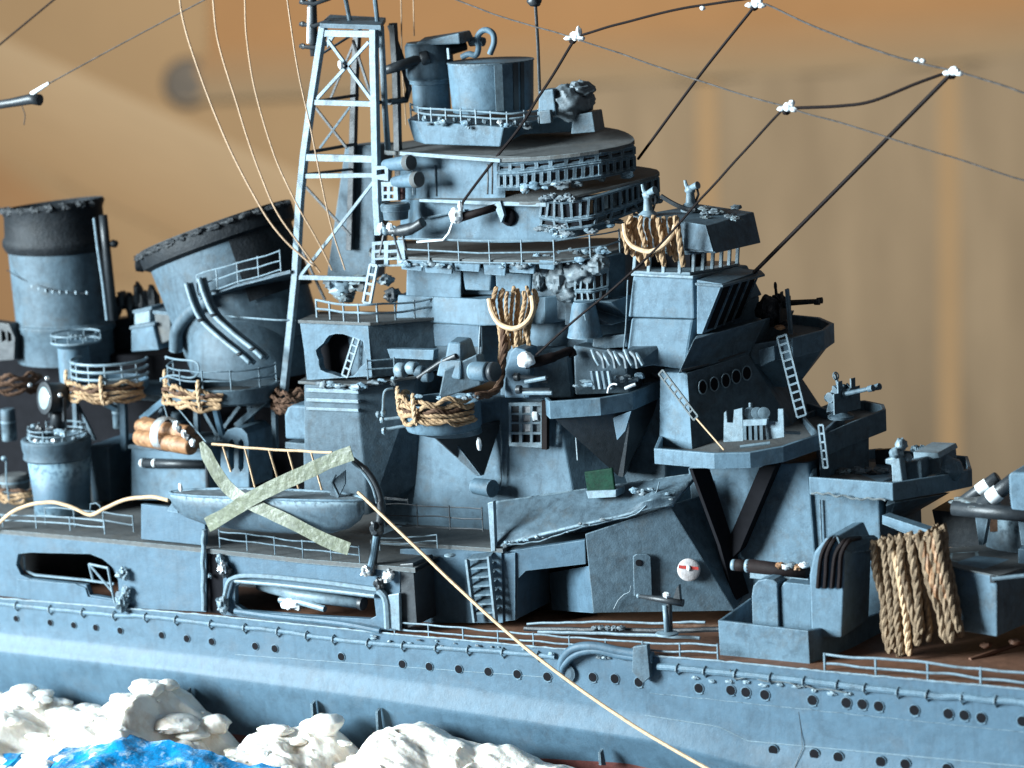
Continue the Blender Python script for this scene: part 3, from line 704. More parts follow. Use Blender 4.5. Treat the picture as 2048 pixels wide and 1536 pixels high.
railing('low ring railing round the searchlight on the tower', [c + V(math.cos(a) * 0.66, math.sin(a) * 0.66, 1.64) for a in [-3.4 + i * 0.4 for i in range(16)]], 0.24, rails=3, r=0.018, step=0.4)
sl = thing('searchlight', c + V(0, 0, 1.6), 'searchlight with a silvered lens on top of the round tower', 'searchlight')
hc = P(96, 796, 1.75); ax = V(-0.42, -0.9, 0.12).normalized()
q = B(); q.lathe(hc - ax * 0.42, [(0.1, -0.06), (0.30, 0), (0.345, 0.10), (0.345, 0.44), (0.37, 0.46), (0.37, 0.52), (0.30, 0.53)], 32, axis=ax); q.make('housing', DARK, sl)
q = B(); q.lathe(hc + ax * 0.06, [(0.31, 0), (0.31, 0.03), (0.2, 0.07), (0.01, 0.09)], 32, axis=ax); q.make('lens', LENS, sl)
for s_ in (-1, 1):
    q = B(); q.bar(hc + ax.cross(V(0, 0, 1)) * 0.4 * s_ - ax * 0.2 + V(0, 0, 0.05), hc + ax.cross(V(0, 0, 1)) * 0.34 * s_ - ax * 0.2 - V(0, 0, 0.5), 0.07, 0.09); q.make('yoke_arm', DARK, sl)
for p in ((94, 757, 1.75), (120, 790, 1.6), (60, 770, 2.2)):
    q = B(); q.lump(P(*p), (0.055, 0.055, 0.055), 0.1, 1, 1, 7); q.make('knob', SILVER, sl)
q = B(); q.lathe(hc - V(0, 0, 0.5) - ax * 0.2, [(0.2, -0.2), (0.14, 0.1), (0.14, 0.2)], 16); q.make('pedestal', DARK, sl)
# ------------------------------------------------------------------ boxes beside the tower
def shed(label, poly, y, depth, m, name='deck_house', cat='deck house', lid=None, bev=0.03):
    t = thing(name, P(poly[-1][0], poly[-1][1], y), label, cat)
    q = B(); q.prism(PY(poly, y), V(0, depth, 0)); q.make('body', m, t, bevel=bev)
    return t
shed('tapered grey deck house right behind the searchlight tower', [(172, 892), (216, 894), (222, 1004), (186, 1004)], 2.9, 1.5, HULLG)
q = B(); t_ = shed('long grey deck house with a dark slot along its side, under the logs', [(262, 896), (412, 904), (412, 1000), (262, 1000)], 2.75, 1.6, GREY)
q = B(); q.prism(PY([(284, 916), (412, 920), (412, 938), (288, 936)], 2.74), V(0, -0.02, 0)); q.make('slot', VOID, t_)
q = B(); q.prism(PY([(256, 890), (412, 898), (412, 905), (256, 897)], 2.68), V(0, 1.7, 0)); q.make('roof_edge', MID, t_, bevel=0.01)
bars = thing('spare_barrels', P(285, 925, 2.6), 'pair of black bars with white ends lying along the deck house', 'bars')
for u in (284, 309):
    q = B(); q.tube([P(u, 926, 2.62), P(410, 929, 2.62 + (u - 284) * 0.002)], 0.085, 10); q.make('bar', DARK, bars)
    q = B(); q.lathe(P(u, 926, 2.62), [(0.09, -0.03), (0.1, 0.0), (0.1, 0.05)], 12, axis=(1, 0, 0)); q.make('white_end', WHITE, bars)
# logs tied in a bundle
lg = thing('log_bundle', P(330, 890, 1.9), 'bundle of varnished brown logs tied with a white band', 'logs')
for i, (a, c_, r) in enumerate([((278, 852, 2.0), (380, 866, 1.6), 0.17), ((276, 874, 1.8), (384, 894, 1.35), 0.19), ((286, 846, 2.4), (396, 884, 1.9), 0.17)]):
    p0, p1 = P(*a), P(*c_); d = p1 - p0
    q = B(); q.tube([p0, p0 + d * 0.03, p0 + d * 0.5, p0 + d * 0.97, p1], [r * 0.85, r, r * 1.03, r, r * 0.9], 14); q.make('log', WOOD, lg)
q = B()
pa = P(332, 868, 1.7); d = (P(384, 894, 1.35) - P(276, 874, 1.8)).normalized()
for o_ in (-0.1, -0.03, 0.04, 0.11):
    q.lathe(pa + d * o_, [(0.36, -0.03), (0.39, 0), (0.36, 0.03)], 20, axis=d, caps=False)
q.make('lashing', WHITE, lg)
for i in range(5):
    q = B(); q.lump(P(352 + i * 8, 850 + i * 9, 1.3), (0.07, 0.05, 0.09), 0.6, 2, i, 7); q.make('lashing_knot', DARK if i % 2 else WHITE, lg)
# arched ventilator hood
av = thing('arched_ventilator', P(470, 962, 2.4), 'round-topped grey ventilator with two upright slots, behind the boat', 'ventilator')
arch = [(440, 975), (442, 890), (446, 872), (455, 860), (470, 855), (484, 857), (494, 868), (497, 885), (498, 975)]
q = B(); q.prism([PY(arch, 2.3), PY([(457, 884), (464, 878), (468, 884), (468, 936), (461, 944), (457, 936)][::-1], 2.3), PY([(477, 884), (482, 878), (487, 884), (487, 936), (481, 944), (477, 936)][::-1], 2.3)], V(0, 0.95, 0)); q.make('hood', GREY, av, bevel=0.015)
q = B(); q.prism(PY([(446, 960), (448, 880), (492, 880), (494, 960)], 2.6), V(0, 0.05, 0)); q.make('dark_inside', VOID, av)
# cowl box with a dark mouth
cb = thing('cowl_ventilator', P(600, 884, 1.8), 'boxy rounded ventilator with a dark square mouth facing the bow', 'ventilator')
q = B(); q.prism(PY([(568, 830), (574, 816), (584, 810), (618, 812), (622, 880), (570, 878)], 1.9), V(0, 1.25, 0)); q.make('hood', GREY, cb, bevel=0.06, seg=3)
x_ = P(622, 860, 1.9).x + 0.012
q = B(); q.prism([V(x_, 2.0, zof(622, 828, 1.9)), V(x_, 3.1, zof(622, 828, 1.9) ), V(x_, 3.05, zof(622, 872, 1.9)), V(x_, 2.0, zof(622, 872, 1.9))], V(-0.02, 0, 0)); q.make('mouth', VOID, cb)
q = B(); q.prism(PY([(570, 884), (640, 890), (640, 1010), (610, 1010), (606, 900), (570, 896)], 2.0), V(0, 0.9, 0)); q.make('trunk', MID, cb, bevel=0.02)
# ------------------------------------------------------------------ rope-hung gun tubs
def gun_tub(label, u, v, y, rx, ry, h, m, bands=0, ring_label=None):
    c = P(u, v, y)
    t = thing('gun_tub', c, label, 'gun tub')
    q = B(); q.loft([ring_pts(c, rx * 0.96, ry * 0.96, 40), ring_pts(c + V(0, 0, 0.05), rx, ry, 40), ring_pts(c + V(0, 0, h), rx, ry, 40), ring_pts(c + V(0, 0, h), rx * 0.93, ry * 0.93, 40), ring_pts(c + V(0, 0, 0.08), rx * 0.93, ry * 0.93, 40)], False, True, True); q.make('parapet', m, t)
    q = B(); q.loft([ring_pts(c + V(0, 0, 0.07), rx * 0.94, ry * 0.94, 40), ring_pts(c + V(0, 0, 0.0), rx * 0.94, ry * 0.94, 40)]); q.make('floor', ROOF, t)
    for k in range(bands):
        q = B(); q.tube([p + V(0, 0, h + 0.13 + 0.17 * k) for p in ring_pts(c, rx, ry, 28, -3.3, 0.5)], 0.035, 8); q.make('rail_band', PALE, t)
    return t, c
ta, ca = gun_tub('small round gun tub with three pale rail bands, above the searchlight', 222, 778, 2.6, 0.90, 0.80, 0.22, HULLG, 3)
for i in range(7):
    a = -2.9 + i * 0.45
    q = B(); p = ca + V(math.cos(a) * 0.9, math.sin(a) * 0.8, 0.2); q.tube([p, p + V(0, 0, 0.5)], 0.022, 6); q.make('stanchion', PALE, ta)
tb_, cb_ = gun_tub('wide brownish gun tub beside the mast foot', 448, 796, 2.7, 1.34, 1.05, 0.36, MID, 0)
railing('curved railing on the wide gun tub beside the mast foot', ring_pts(cb_ + V(0, 0, 0.36), 1.30, 1.02, 22, -3.1, 0.3), 0.42, rails=3, r=0.024, step=0.6, m=MID)
railing('sagging pale rail hoop on the left lip of the wide gun tub', P3([(332, 716, 2.3), (360, 720, 2.1), (392, 726, 2.05), (397, 746, 2.0), (380, 756, 2.0), (346, 752, 2.0), (322, 760, 2.1)]), 0.02, rails=1, r=0.028, step=3)
def draped_rope(label, c, rx, ry, z, seed, a0, a1, n=5, sag=0.2, loops=(), m=ROPE, group='ropes draped round the gun tubs', rr_=0.05):
    random.seed(seed); st = []
    for k in range(n):
        pts = []
        for i in range(13):
            a = a0 + (a1 - a0) * i / 12
            pts.append(c + V(math.cos(a) * (rx + 0.05 + 0.04 * math.sin(i * 1.7 + k * 2)), math.sin(a) * (ry + 0.05 + 0.04 * math.cos(i * 2 + k)), z - sag * abs(math.sin((i + k) * 1.1)) * 0.5 + 0.085 * (k - n / 2) + 0.03 * math.sin(i * 2.2 + k * 1.3)))
        st.append((pts, rr_, m if k % 4 != 3 else ROPED, 0.08))
    for a in loops:
        p = c + V(math.cos(a) * (rx + 0.1), math.sin(a) * (ry + 0.1), z)
        st.append(([p + V(-0.1, 0.1, 0.28), p + V(-0.02, -0.04, 0.16), p + V(0, -0.06, 0.0), p + V(0.0, -0.05, -0.2), p + V(0.02, 0.0, -0.34)], rr_ * 0.95, TAN, 0.02))
    return rope_thing(label, c + V(0, 0, z - 0.3), st, group)
draped_rope('tan rope lashed round the small tub with three rail bands', ca, 0.92, 0.82, 0.16, 3, -3.3, -0.1, 5, 0.2, (-2.75, -1.15))
draped_rope('tan rope lashed round the left side of the wide tub by the mast', cb_, 1.34, 1.05, 0.30, 5, -3.25, -1.1, 5, 0.25, (-3.0, -1.45))
draped_rope('brown rope in shadow at the far left edge below the upright funnel', P(20, 770, 2.6), 0.8, 0.7, 0.25, 8, -2.6, 0.2, 5, 0.25, (), ROPED, None)
draped_rope('brown rope coil in shadow just forward of the mast foot', P(585, 800, 2.9), 0.35, 0.35, 0.1, 9, -3.2, 0.1, 6, 0.2, (), ROPED, None)
# open ring platform under the left funnel
rg = thing('ring_platform', P(150, 700, 3.0), 'pale ring-railed platform on a round drum below the left funnel', 'platform')
c = P(152, 682, 3.0)
q = B(); q.tube(ring_pts(c + V(0, 0, 0.18), 0.56, 0.56, 32), 0.022, 6, closed=True); q.make('ring_rail', PALE, rg)
q = B(); q.tube(ring_pts(c, 0.56, 0.56, 32), 0.03, 6, closed=True); q.make('ring_rail', PALE, rg)
q = B(); q.lathe(c - V(0.1, 0, 0.95), [(0.36, 0), (0.36, 0.8), (0.5, 0.93), (0.5, 0.96)], 28); q.make('drum', GREY, rg)
for i in range(10):
    a = i * 0.63; p = c + V(math.cos(a) * 0.56, math.sin(a) * 0.56, 0)
    q = B(); q.tube([p, p + V(0, 0, 0.18)], 0.016, 5); q.make('stanchion', PALE, rg)
for i in range(4):
    q = B(); q.lump(c + V(-0.2 + i * 0.14, 0.1, 0.06), (0.04, 0.04, 0.07), 0.4, 2, i, 6); q.make('fitting', PALE, rg)
# struts under the tubs
for i, (a, b_, w, m_, lab) in enumerate([((168, 782, 2.0), (232, 818, 2.5), 0.13, HULLG, 'short slanting strut under the small banded tub'), ((246, 786, 2.9), (250, 900, 2.9), 0.16, HULLG, 'upright post under the small banded tub'), ((340, 792, 2.2), (284, 838, 2.8), 0.14, HULLG, 'slanting strut under the left end of the wide tub'), ((428, 806, 2.2), (446, 876, 2.6), 0.13, HULLG, 'pale slanting strut under the middle of the wide tub'), ((532, 800, 2.6), (474, 852, 3.0), 0.14, MID, 'dark slanting strut under the right end of the wide tub')]):
    q = B(); q.bar(P(*a), P(*b_), w, w * 0.8, up=(0, -1, 0)); q.make('strut', m_, label=lab, cat='strut', bevel=0.012)
# deck-house mass behind everything on the left, deep shade painted as black
q = B(); q.prism(PY([(-300, 700), (330, 712), (560, 760), (620, 800), (640, 1050), (-300, 1020)], 4.4), V(0, 1.5, 0)); q.make('deck_house', VOID, label='long deck house painted shade-black under the funnels behind the tubs', cat='deck house', bevel=0.02)
# far-left odds and ends
fl = thing('hook_post', P(14, 1004, 1.4), 'thin pale hook post at the far left edge of the deck', 'post')
q = B(); q.tube(wob(P3([(18, 1000, 1.4), (13, 960, 1.4), (12, 922, 1.4)]), 0.02, 3, 1), 0.02, 6); q.make('rod', PALE, fl)
q = B(); q.lump(P(8, 917, 1.4), (0.07, 0.06, 0.06), 0.3, 2, 1, 7); q.make('hook', PALE, fl)
lm = thing('left_samson_post', P(14, 900, 2.6), 'dark framework with two pale oval holes at the left edge', 'frame'); lm.name = 'dark_frame'
q = B(); q.prism([PY([(-40, 640), (18, 648), (30, 676), (28, 720), (-40, 724)], 3.2), PY([(2, 660), (10, 664), (12, 680), (4, 684)][::-1], 3.2), PY([(15, 662), (22, 668), (23, 682), (16, 684)][::-1], 3.2)], V(0, 0.3, 0)); q.make('plate', DARK, lm, bevel=0.01)
# ------------------------------------------------------------------ lifeboat
bt = thing('lifeboat', P(530, 1066, 0), 'grey lifeboat slung outboard under the taped cross', 'boat')
prof = [(340, 984, 1000, 0.02), (350, 984, 1018, 0.16), (372, 984, 1034, 0.27), (410, 985, 1048, 0.37), (470, 986, 1058, 0.43), (540, 988, 1064, 0.45), (610, 991, 1068, 0.44), (660, 993, 1066, 0.38), (696, 996, 1056, 0.27), (718, 998, 1040, 0.14), (728, 999, 1022, 0.02)]
rings = []
for u, vt, vb, hb in prof:
    pt_, pb = P(u, vt, 0.0), P(u, vb, 0.0)
    ring = []
    for k in range(13):
        a = math.pi * k / 12
        ring.append(V(pt_.x, -math.cos(a) * hb, pt_.z + (pb.z - pt_.z) * math.sin(a) ** 0.75))
    rings.append(ring)
q = B(); q.loft(rings, False, False, True)
o = q.make('shell', MID, bt); sm = o.modifiers.new('planking', 'SOLIDIFY'); sm.thickness = 0.035
q = B(); q.prism([V(P(u, vt, 0).x, s_ * hb * 0.93, P(u, vt + 1, 0).z) for s_ in (1,) for u, vt, vb, hb in prof] + [V(P(u, vt, 0).x, -hb * 0.93, P(u, vt + 1, 0).z) for u, vt, vb, hb in prof[::-1]], V(0, 0, -0.03)); q.make('cover', CANVAS, bt)
for k in (-1, 1):
    q = B(); q.tube([V(P(u, vt, 0).x, k * hb, P(u, vt, 0).z) for u, vt, vb, hb in prof], 0.028, 6); q.make('gunwale', GREY, bt)
q = B(); q.lump(P(361, 975, 0), (0.05, 0.04, 0.10), 0.2, 2, 1, 8); q.make('white_pin', WHITE, bt)
q = B(); q.prism(PY([(334, 1022), (346, 1002), (356, 1026)], -0.1), V(0, 0.06, 0)); q.make('rudder', GREY, bt)
# curved davit and its partner post
dv = thing('davit', P(745, 1160, 0.1), 'dark curved davit arching over the bow of the lifeboat', 'davit')
q = B(); q.tube(smooth_path(P3([(706, 918, 0.05), (728, 936, 0.08), (750, 966, 0.1), (762, 1000, 0.12), (760, 1040, 0.12), (750, 1090, 0.1), (742, 1150, 0.06)]), 8), [0.05] * 8 + [0.07] * 17 + [0.09] * 24, 10); q.make('arm', DARK, dv)
q = B(); q.tube(smooth_path(P3([(704, 924, 0.0), (724, 942, 0.02), (744, 972, 0.04), (754, 1006, 0.06)]), 8), 0.03, 8); q.make('inner_arm', PALE, dv)
q = B(); q.tube(P3([(752, 1072, 0.0), (746, 1110, -0.02), (736, 1150, -0.02)]), 0.06, 8); q.make('leg', GREY, dv)
for p, r, m_ in (((732, 1142, -0.08), 0.11, SILVER), ((776, 1152, -0.02), 0.14, SILVER), ((752, 1056, 0.05), 0.16, DARK), ((758, 1168, 0.0), 0.13, DARK)):
    q = B(); q.lump(P(*p), (r * 0.9, r * 0.8, r), 0.6, 1.6, p[0], 12); q.make('pivot', m_, dv)
q = B(); q.prism(PY([(690, 940), (664, 962), (660, 990), (676, 996), (690, 968)], 0.02), V(0, 0.05, 0)); q.make('block', MID, dv, bevel=0.01)
q = B(); q.tube(P3([(672, 950, 0), (664, 965, 0), (676, 990, 0)]), 0.02, 6); q.make('hook', PALE, dv)
# tape cross
def ribbon(pts, wpx, y, name, label, curl=0.0, seed=0):
    t_pts = smooth_path([P(u, v, y_) for u, v, y_ in pts], 10); b = B(); top = []; n = len(t_pts)
    ringsA = []
    for i, p in enumerate(t_pts):
        d = (t_pts[min(i + 1, n - 1)] - t_pts[max(i - 1, 0)]).normalized()
        nn = Vector((0.25, -0.95, 0.18)).normalized()
        s_ = d.cross(nn).normalized(); w = wpx * 0.0101 * (1 + 0.10 * noise.noise(p * 2.5 + V(seed, 0, 0)))
        if i < 5: w *= 0.35 + 0.13 * i if curl else 1
        nn2 = s_.cross(d)
        ringsA.append([p + s_ * w / 2, p + s_ * w * 0.17 + nn2 * 0.012 * noise.noise(p * 5), p - s_ * w * 0.17 + nn2 * 0.012 * noise.noise(p * 6), p - s_ * w / 2, p - s_ * w / 2 - nn2 * 0.02, p + s_ * w / 2 - nn2 * 0.02])
    b.loft(ringsA, True, True, False)
    return b.make(name, TAPE, label=label, cat='tape', group='crossed tape strips')
ribbon([(402, 884, -0.35), (424, 930, -0.45), (456, 976, -0.5), (500, 1006, -0.55), (580, 1044, -0.55), (650, 1080, -0.5), (698, 1098, -0.45)], 27, -0.5, 'tape_strip', 'yellowed tape strip slanting down towards the bow, upper arm of the cross', 1, 1)
ribbon([(704, 906, -0.30), (660, 922, -0.36), (600, 950, -0.48), (545, 975, -0.56), (490, 1004, -0.58), (450, 1030, -0.55), (414, 1050, -0.5)], 31, -0.5, 'tape_strip', 'yellowed tape strip slanting down towards the stern, across the boat', 0, 2)
# cord ladder strung behind the tape
cl = thing('cord_netting', P(440, 890, 0.6), 'tan cord strung level with slanting cords hanging off it, over the lifeboat', 'cord')
q = B(); q.tube(wob(smooth_path(P3([(424, 888, 0.5), (480, 894, 0.5), (560, 900, 0.5), (640, 904, 0.5), (664, 904, 0.5)]), 8), 0.015, 3, 1), 0.028, 7); q.make('main_cord', TAN, cl)
for u0, v0, u1, v1 in ((446, 893, 462, 944), (490, 897, 510, 975), (538, 900, 562, 980), (576, 902, 600, 988), (622, 904, 646, 988)):
    q = B(); q.tube([P(u0, v0, 0.5), P((u0 + u1) / 2, (v0 + v1) / 2, 0.52), P(u1, v1, 0.5)], 0.022, 6); q.make('hanging_cord', TAN, cl)
for i, (p0, p1) in enumerate((((352, 812, 2.2), (412, 884, 1.2)), ((326, 804, 2.2), (336, 838, 1.9)))):
    q = B(); q.tube([P(*p0), P(*p1)], 0.014, 5); q.make('stay_wire', PALE, label=['thin wire slanting from the wide tub down over the logs', 'short thin wire dropping from the wide tub to the logs'][i], cat='wire')
q = B(); q.tube([P(414, 890, 1.0), P(416, 985, 1.0)], 0.05, 8); q.make('post', DARK, label='dark thin post behind the top of the tape cross', cat='post')
# ------------------------------------------------------------------ railings and cord on the left deck edge
railing('white wire railing along the deck edge at the far left', P3([(-60, 1048, 0.12), (4, 1052, 0.12), (110, 1056, 0.12), (210, 1066, 0.12)]), 0.26, rails=2, r=0.02, step=0.95)
railing('white wire railing on the inner side of the left deck', P3([(92, 1050, 0.8), (150, 1054, 0.8), (210, 1060, 0.8), (268, 1068, 0.8)]), 0.40, rails=2, r=0.02, step=0.66)
tcord = B(); tcord.tube(wob(smooth_path(P3([(-30, 1070, -0.05), (0, 1045, -0.05), (36, 1018, -0.05), (92, 1004, 0.0), (138, 1012, 0.05), (180, 1030, 0.1), (212, 1016, 0.15), (250, 1000, 0.2), (300, 994, 0.2), (336, 1000, 0.15)]), 8), 0.02, 2, 3), 0.042, 8)
tcord.make('copper_cord', TAN, label='wavy tan cord along the left deck to the stern of the lifeboat', cat='cord')
q = B(); q.tube(P3([(180, 1024, 0.3), (181, 1008, 0.3), (192, 1006, 0.3), (200, 1012, 0.3), (201, 1026, 0.3)]), 0.016, 5); q.make('wire_staple', PALE, label='tiny wire staple standing on the left deck beside the tan cord', cat='staple')
railing('thin rail along the deck edge under the lifeboat and tape', P3([(440, 1092, 0.1), (520, 1103, 0.1), (610, 1114, 0.1), (690, 1122, 0.1), (720, 1126, 0.1)]), 0.34, rails=2, r=0.018, step=0.65, m=MID)
# ------------------------------------------------------------------ lattice mast
ms = thing('lattice_mast', P(565, 800, 3.0), 'pale lattice tower mast with crossed braces rising left of the bridge', 'mast')
def leg(pts, y, w, name, m):
    P_ = [P(u, v, y) for u, v in pts]
    q = B()
    rings = []
    for i, p in enumerate(P_):
        hw = w / 2
        rings.append([p + V(-hw, -hw, 0), p + V(hw, -hw, 0), p + V(hw, hw, 0), p + V(-hw, hw, 0)])
    q.loft(rings); q.make(name, m, ms, bevel=0.008)
YF, YB = 2.9, 4.5
leg([(647, 52), (638, 110), (624, 200), (609, 310), (600, 400), (592, 550), (580, 670), (566, 800)], YF, 0.15, 'front_leg', PALE)
leg([(748, 52), (748, 110), (750, 200), (752, 310), (754, 400), (758, 470)], YF, 0.15, 'front_leg', PALE)
leg([(762, 52), (766, 130), (770, 220), (776, 300)], YF + 0.25, 0.10, 'front_leg', PALE)
leg([(716, 42), (710, 150), (706, 300), (700, 500)], YB, 0.14, 'rear_leg', DARK)
leg([(786, 46), (792, 140), (796, 300), (800, 400)], YB - 0.5, 0.14, 'rear_leg', DARK)
q = B(); q.tube(P3([(780, 50, 4.2), (804, 120, 4.2), (818, 178, 4.2), (812, 200, 4.2), (778, 204, 3.6)]), 0.07, 8); q.make('curved_stay', DARK, ms)
for (a, b_, w, y, m_, nm) in [((640, 66), (752, 68), 0.16, YF, PALE, 'cross_bar'), ((622, 204), (752, 208), 0.13, YF, PALE, 'cross_bar'), ((606, 314), (754, 318), 0.17, YF, PALE, 'cross_bar'), ((600, 352), (754, 350), 0.11, YF, PALE, 'cross_bar'), ((590, 554), (738, 558), 0.11, YF, PALE, 'cross_bar'),
    ((656, 80), (744, 200), 0.08, YF, PALE, 'brace'), ((738, 84), (634, 198), 0.08, YF, PALE, 'brace'), ((632, 216), (694, 296), 0.06, YB - 0.6, DARK, 'brace'), ((700, 214), (640, 296), 0.05, YB - 0.6, MID, 'brace'), ((752, 358), (598, 556), 0.075, YF, PALE, 'brace'), ((612, 374), (700, 470), 0.06, YB - 0.4, DARK, 'brace'),
    ((624, 204), (716, 190), 0.08, (YF, YB), DARK, 'side_bar'), ((609, 306), (712, 288), 0.08, (YF, YB), DARK, 'side_bar'), ((602, 350), (706, 338), 0.07, (YF, YB), DARK, 'side_bar'), ((752, 206), (812, 196), 0.09, (YF, YB), DARK, 'side_bar'), ((640, 110), (720, 60), 0.05, (YF, YB), MID, 'brace'), ((660, 200), (710, 80), 0.05, YB, DARK, 'brace'), ((706, 80), (742, 190), 0.06, YB - 0.5, DARK, 'brace'), ((590, 470), (650, 600), 0.06, YB - 0.4, DARK, 'brace')]:
    y0, y1 = y if isinstance(y, tuple) else (y, y)
    q = B(); q.bar(P(a[0], a[1], y0), P(b_[0], b_[1], y1), w * 0.7, w * 0.85, up=(0, 0, 1)); q.make(nm, m_, ms)
for u, v, s_ in ((672, 76, 1), (738, 76, -1)):
    q = B(); q.prism(PY([(u, 66), (u - 18 * s_, 66), (u - 18 * s_, 96)], YF), V(0, 0.06, 0)); q.make('gusset', PALE, ms)
q = B(); q.prism([P(640, 56, YF - 0.1), P(762, 60, YF - 0.1), P(772, 44, YB), P(660, 38, YB)], V(0, 0, 0.10)); q.make('top_platform', MID, ms, bevel=0.015)
q = B(); q.lump(P(681, 130, YF - 0.1), (0.06, 0.05, 0.1), 0.2, 2, 1, 8); q.make('glue_blob', WHITE, ms)
tm = thing('topmast', P(628, 108, 3.4), 'black topmast with pale insulator rods beside the lattice mast head', 'topmast')
q = B(); q.tube([P(630, 112, 3.4), P(626, 60, 3.4), P(622, -60, 3.4)], 0.10, 10); q.make('pole', DARK, tm)
q = B(); q.tube([P(620, 14, 3.1), P(618, 86, 3.1)], 0.055, 8); q.make('pale_rod', WHITE, tm)
for v in (4, 48, 92):
    q = B(); q.tube(P3([(600, v, 3.1), (628, v + 4, 3.1), (662, v - 8, 3.3)]), 0.045, 8); q.make('arm', DARK, tm)
    q = B(); q.lump(P(606, v, 3.1), (0.07, 0.05, 0.06), 0.4, 2, v, 7); q.make('clip', DARK, tm)
for a, b_ in (((688, -20), (700, 44)), ((748, -20), (755, 44))):
    q = B(); q.tube([P(*a, 3.6), P(*b_, 3.6)], 0.05, 8); q.make('leg', MID, tm)
# spar at the left edge
sp = thing('spar', P(40, 205, 2.0), 'black spar with a white tip poking in at the far left', 'spar')
q = B(); q.tube([P(-60, 218, 2.0), P(20, 206, 2.0), P(62, 198, 2.0), P(80, 200, 2.0)], [0.10, 0.10, 0.12, 0.13], 12); q.make('rod', DARK, sp)
q = B(); q.tube([P(64, 188, 2.0), P(98, 166, 2.0)], [0.06, 0.035], 8); q.make('white_tip', WHITE, sp)
q = B(); q.tube(smooth_path(P3([(44, 212, 2), (50, 230, 2), (48, 250, 2)]), 4), 0.012, 5); q.make('hair', WIRE, sp)

# ------------------------------------------------------------------ extra deck clutter on the left
sh = thing('tub_deck', P(340, 800, 2.3), 'narrow grey shelf deck carrying the two rope-hung gun tubs', 'shelf deck')
q = B(); q.prism(PY([(128, 776), (330, 792), (560, 806), (600, 806), (600, 818), (330, 804), (128, 788)], 2.75), V(0, 1.5, 0)); q.make('plate', MID, sh, bevel=0.01)
for i, (u, v0, v1) in enumerate(((150, 786, 900), (322, 800, 890), (392, 804, 890), (500, 812, 860), (548, 812, 900))):
    q = B(); q.bar(P(u, v0, 3.0), P(u + 4, v1, 3.0), 0.10, 0.10); q.make('post', HULLG if i % 2 else MID, sh)
for i, (u0, v0, u1, v1) in enumerate(((330, 806, 300, 890), (400, 808, 440, 880), (480, 812, 430, 880), (150, 800, 190, 880))):
    q = B(); q.bar(P(u0, v0, 3.1), P(u1, v1, 3.1), 0.07, 0.07); q.make('brace', MID, sh)
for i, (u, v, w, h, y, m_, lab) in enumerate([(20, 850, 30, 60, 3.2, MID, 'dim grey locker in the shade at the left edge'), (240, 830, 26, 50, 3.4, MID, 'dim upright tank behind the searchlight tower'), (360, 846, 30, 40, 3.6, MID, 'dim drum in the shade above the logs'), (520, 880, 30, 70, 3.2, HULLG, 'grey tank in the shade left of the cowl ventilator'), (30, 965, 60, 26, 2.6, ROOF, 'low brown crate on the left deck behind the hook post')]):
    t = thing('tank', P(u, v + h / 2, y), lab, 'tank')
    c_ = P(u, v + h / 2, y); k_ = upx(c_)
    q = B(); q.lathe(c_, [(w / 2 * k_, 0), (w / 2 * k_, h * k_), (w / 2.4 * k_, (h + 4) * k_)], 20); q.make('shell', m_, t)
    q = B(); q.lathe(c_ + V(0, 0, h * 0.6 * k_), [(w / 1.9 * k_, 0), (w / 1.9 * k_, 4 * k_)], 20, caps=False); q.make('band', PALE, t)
draped_rope('faded rope ends lying on the deck left of the searchlight tower', P(40, 985, 2.2), 0.5, 0.4, 0.1, 15, -3.0, 0.0, 4, 0.15, (), ROPE, None, 0.04)
# ------------------------------------------------------------------ bridge helpers
def PN(pts, p0, n):
    n = Vector(n).normalized(); out = []
    for u, v in pts:
        d = ray(u, v); out.append(CAM + d * ((p0 - CAM).dot(n) / d.dot(n)))
    return out
def slab(pts3, h, name, m, parent=None, bevel=0.012, **k):
    top = P3(pts3)
    if k.pop('soft', False):
        n_ = len(top); out = []
        for i in range(n_):
            a, b_, c_ = top[i - 1], top[i], top[(i + 1) % n_]
            l0, l1 = (a - b_), (c_ - b_); f0 = min(0.4, 0.45 / max(l0.length, 1e-3)); f1 = min(0.4, 0.45 / max(l1.length, 1e-3))
            p0, p1 = b_ + l0 * f0, b_ + l1 * f1
            out += [p0, (p0 + b_ * 2 + p1) / 4, p1]
        top = out
    q = B(); q.loft([[p - V(0, 0, h) for p in top], top]); return q.make(name, m, parent, bevel=bevel, **k)
def tier(bot, top, name, m, parent=None, bevel=0.03, **k):
    q = B(); q.loft([P3(bot), P3(top)]); return q.make(name, m, parent, bevel=bevel, **k)
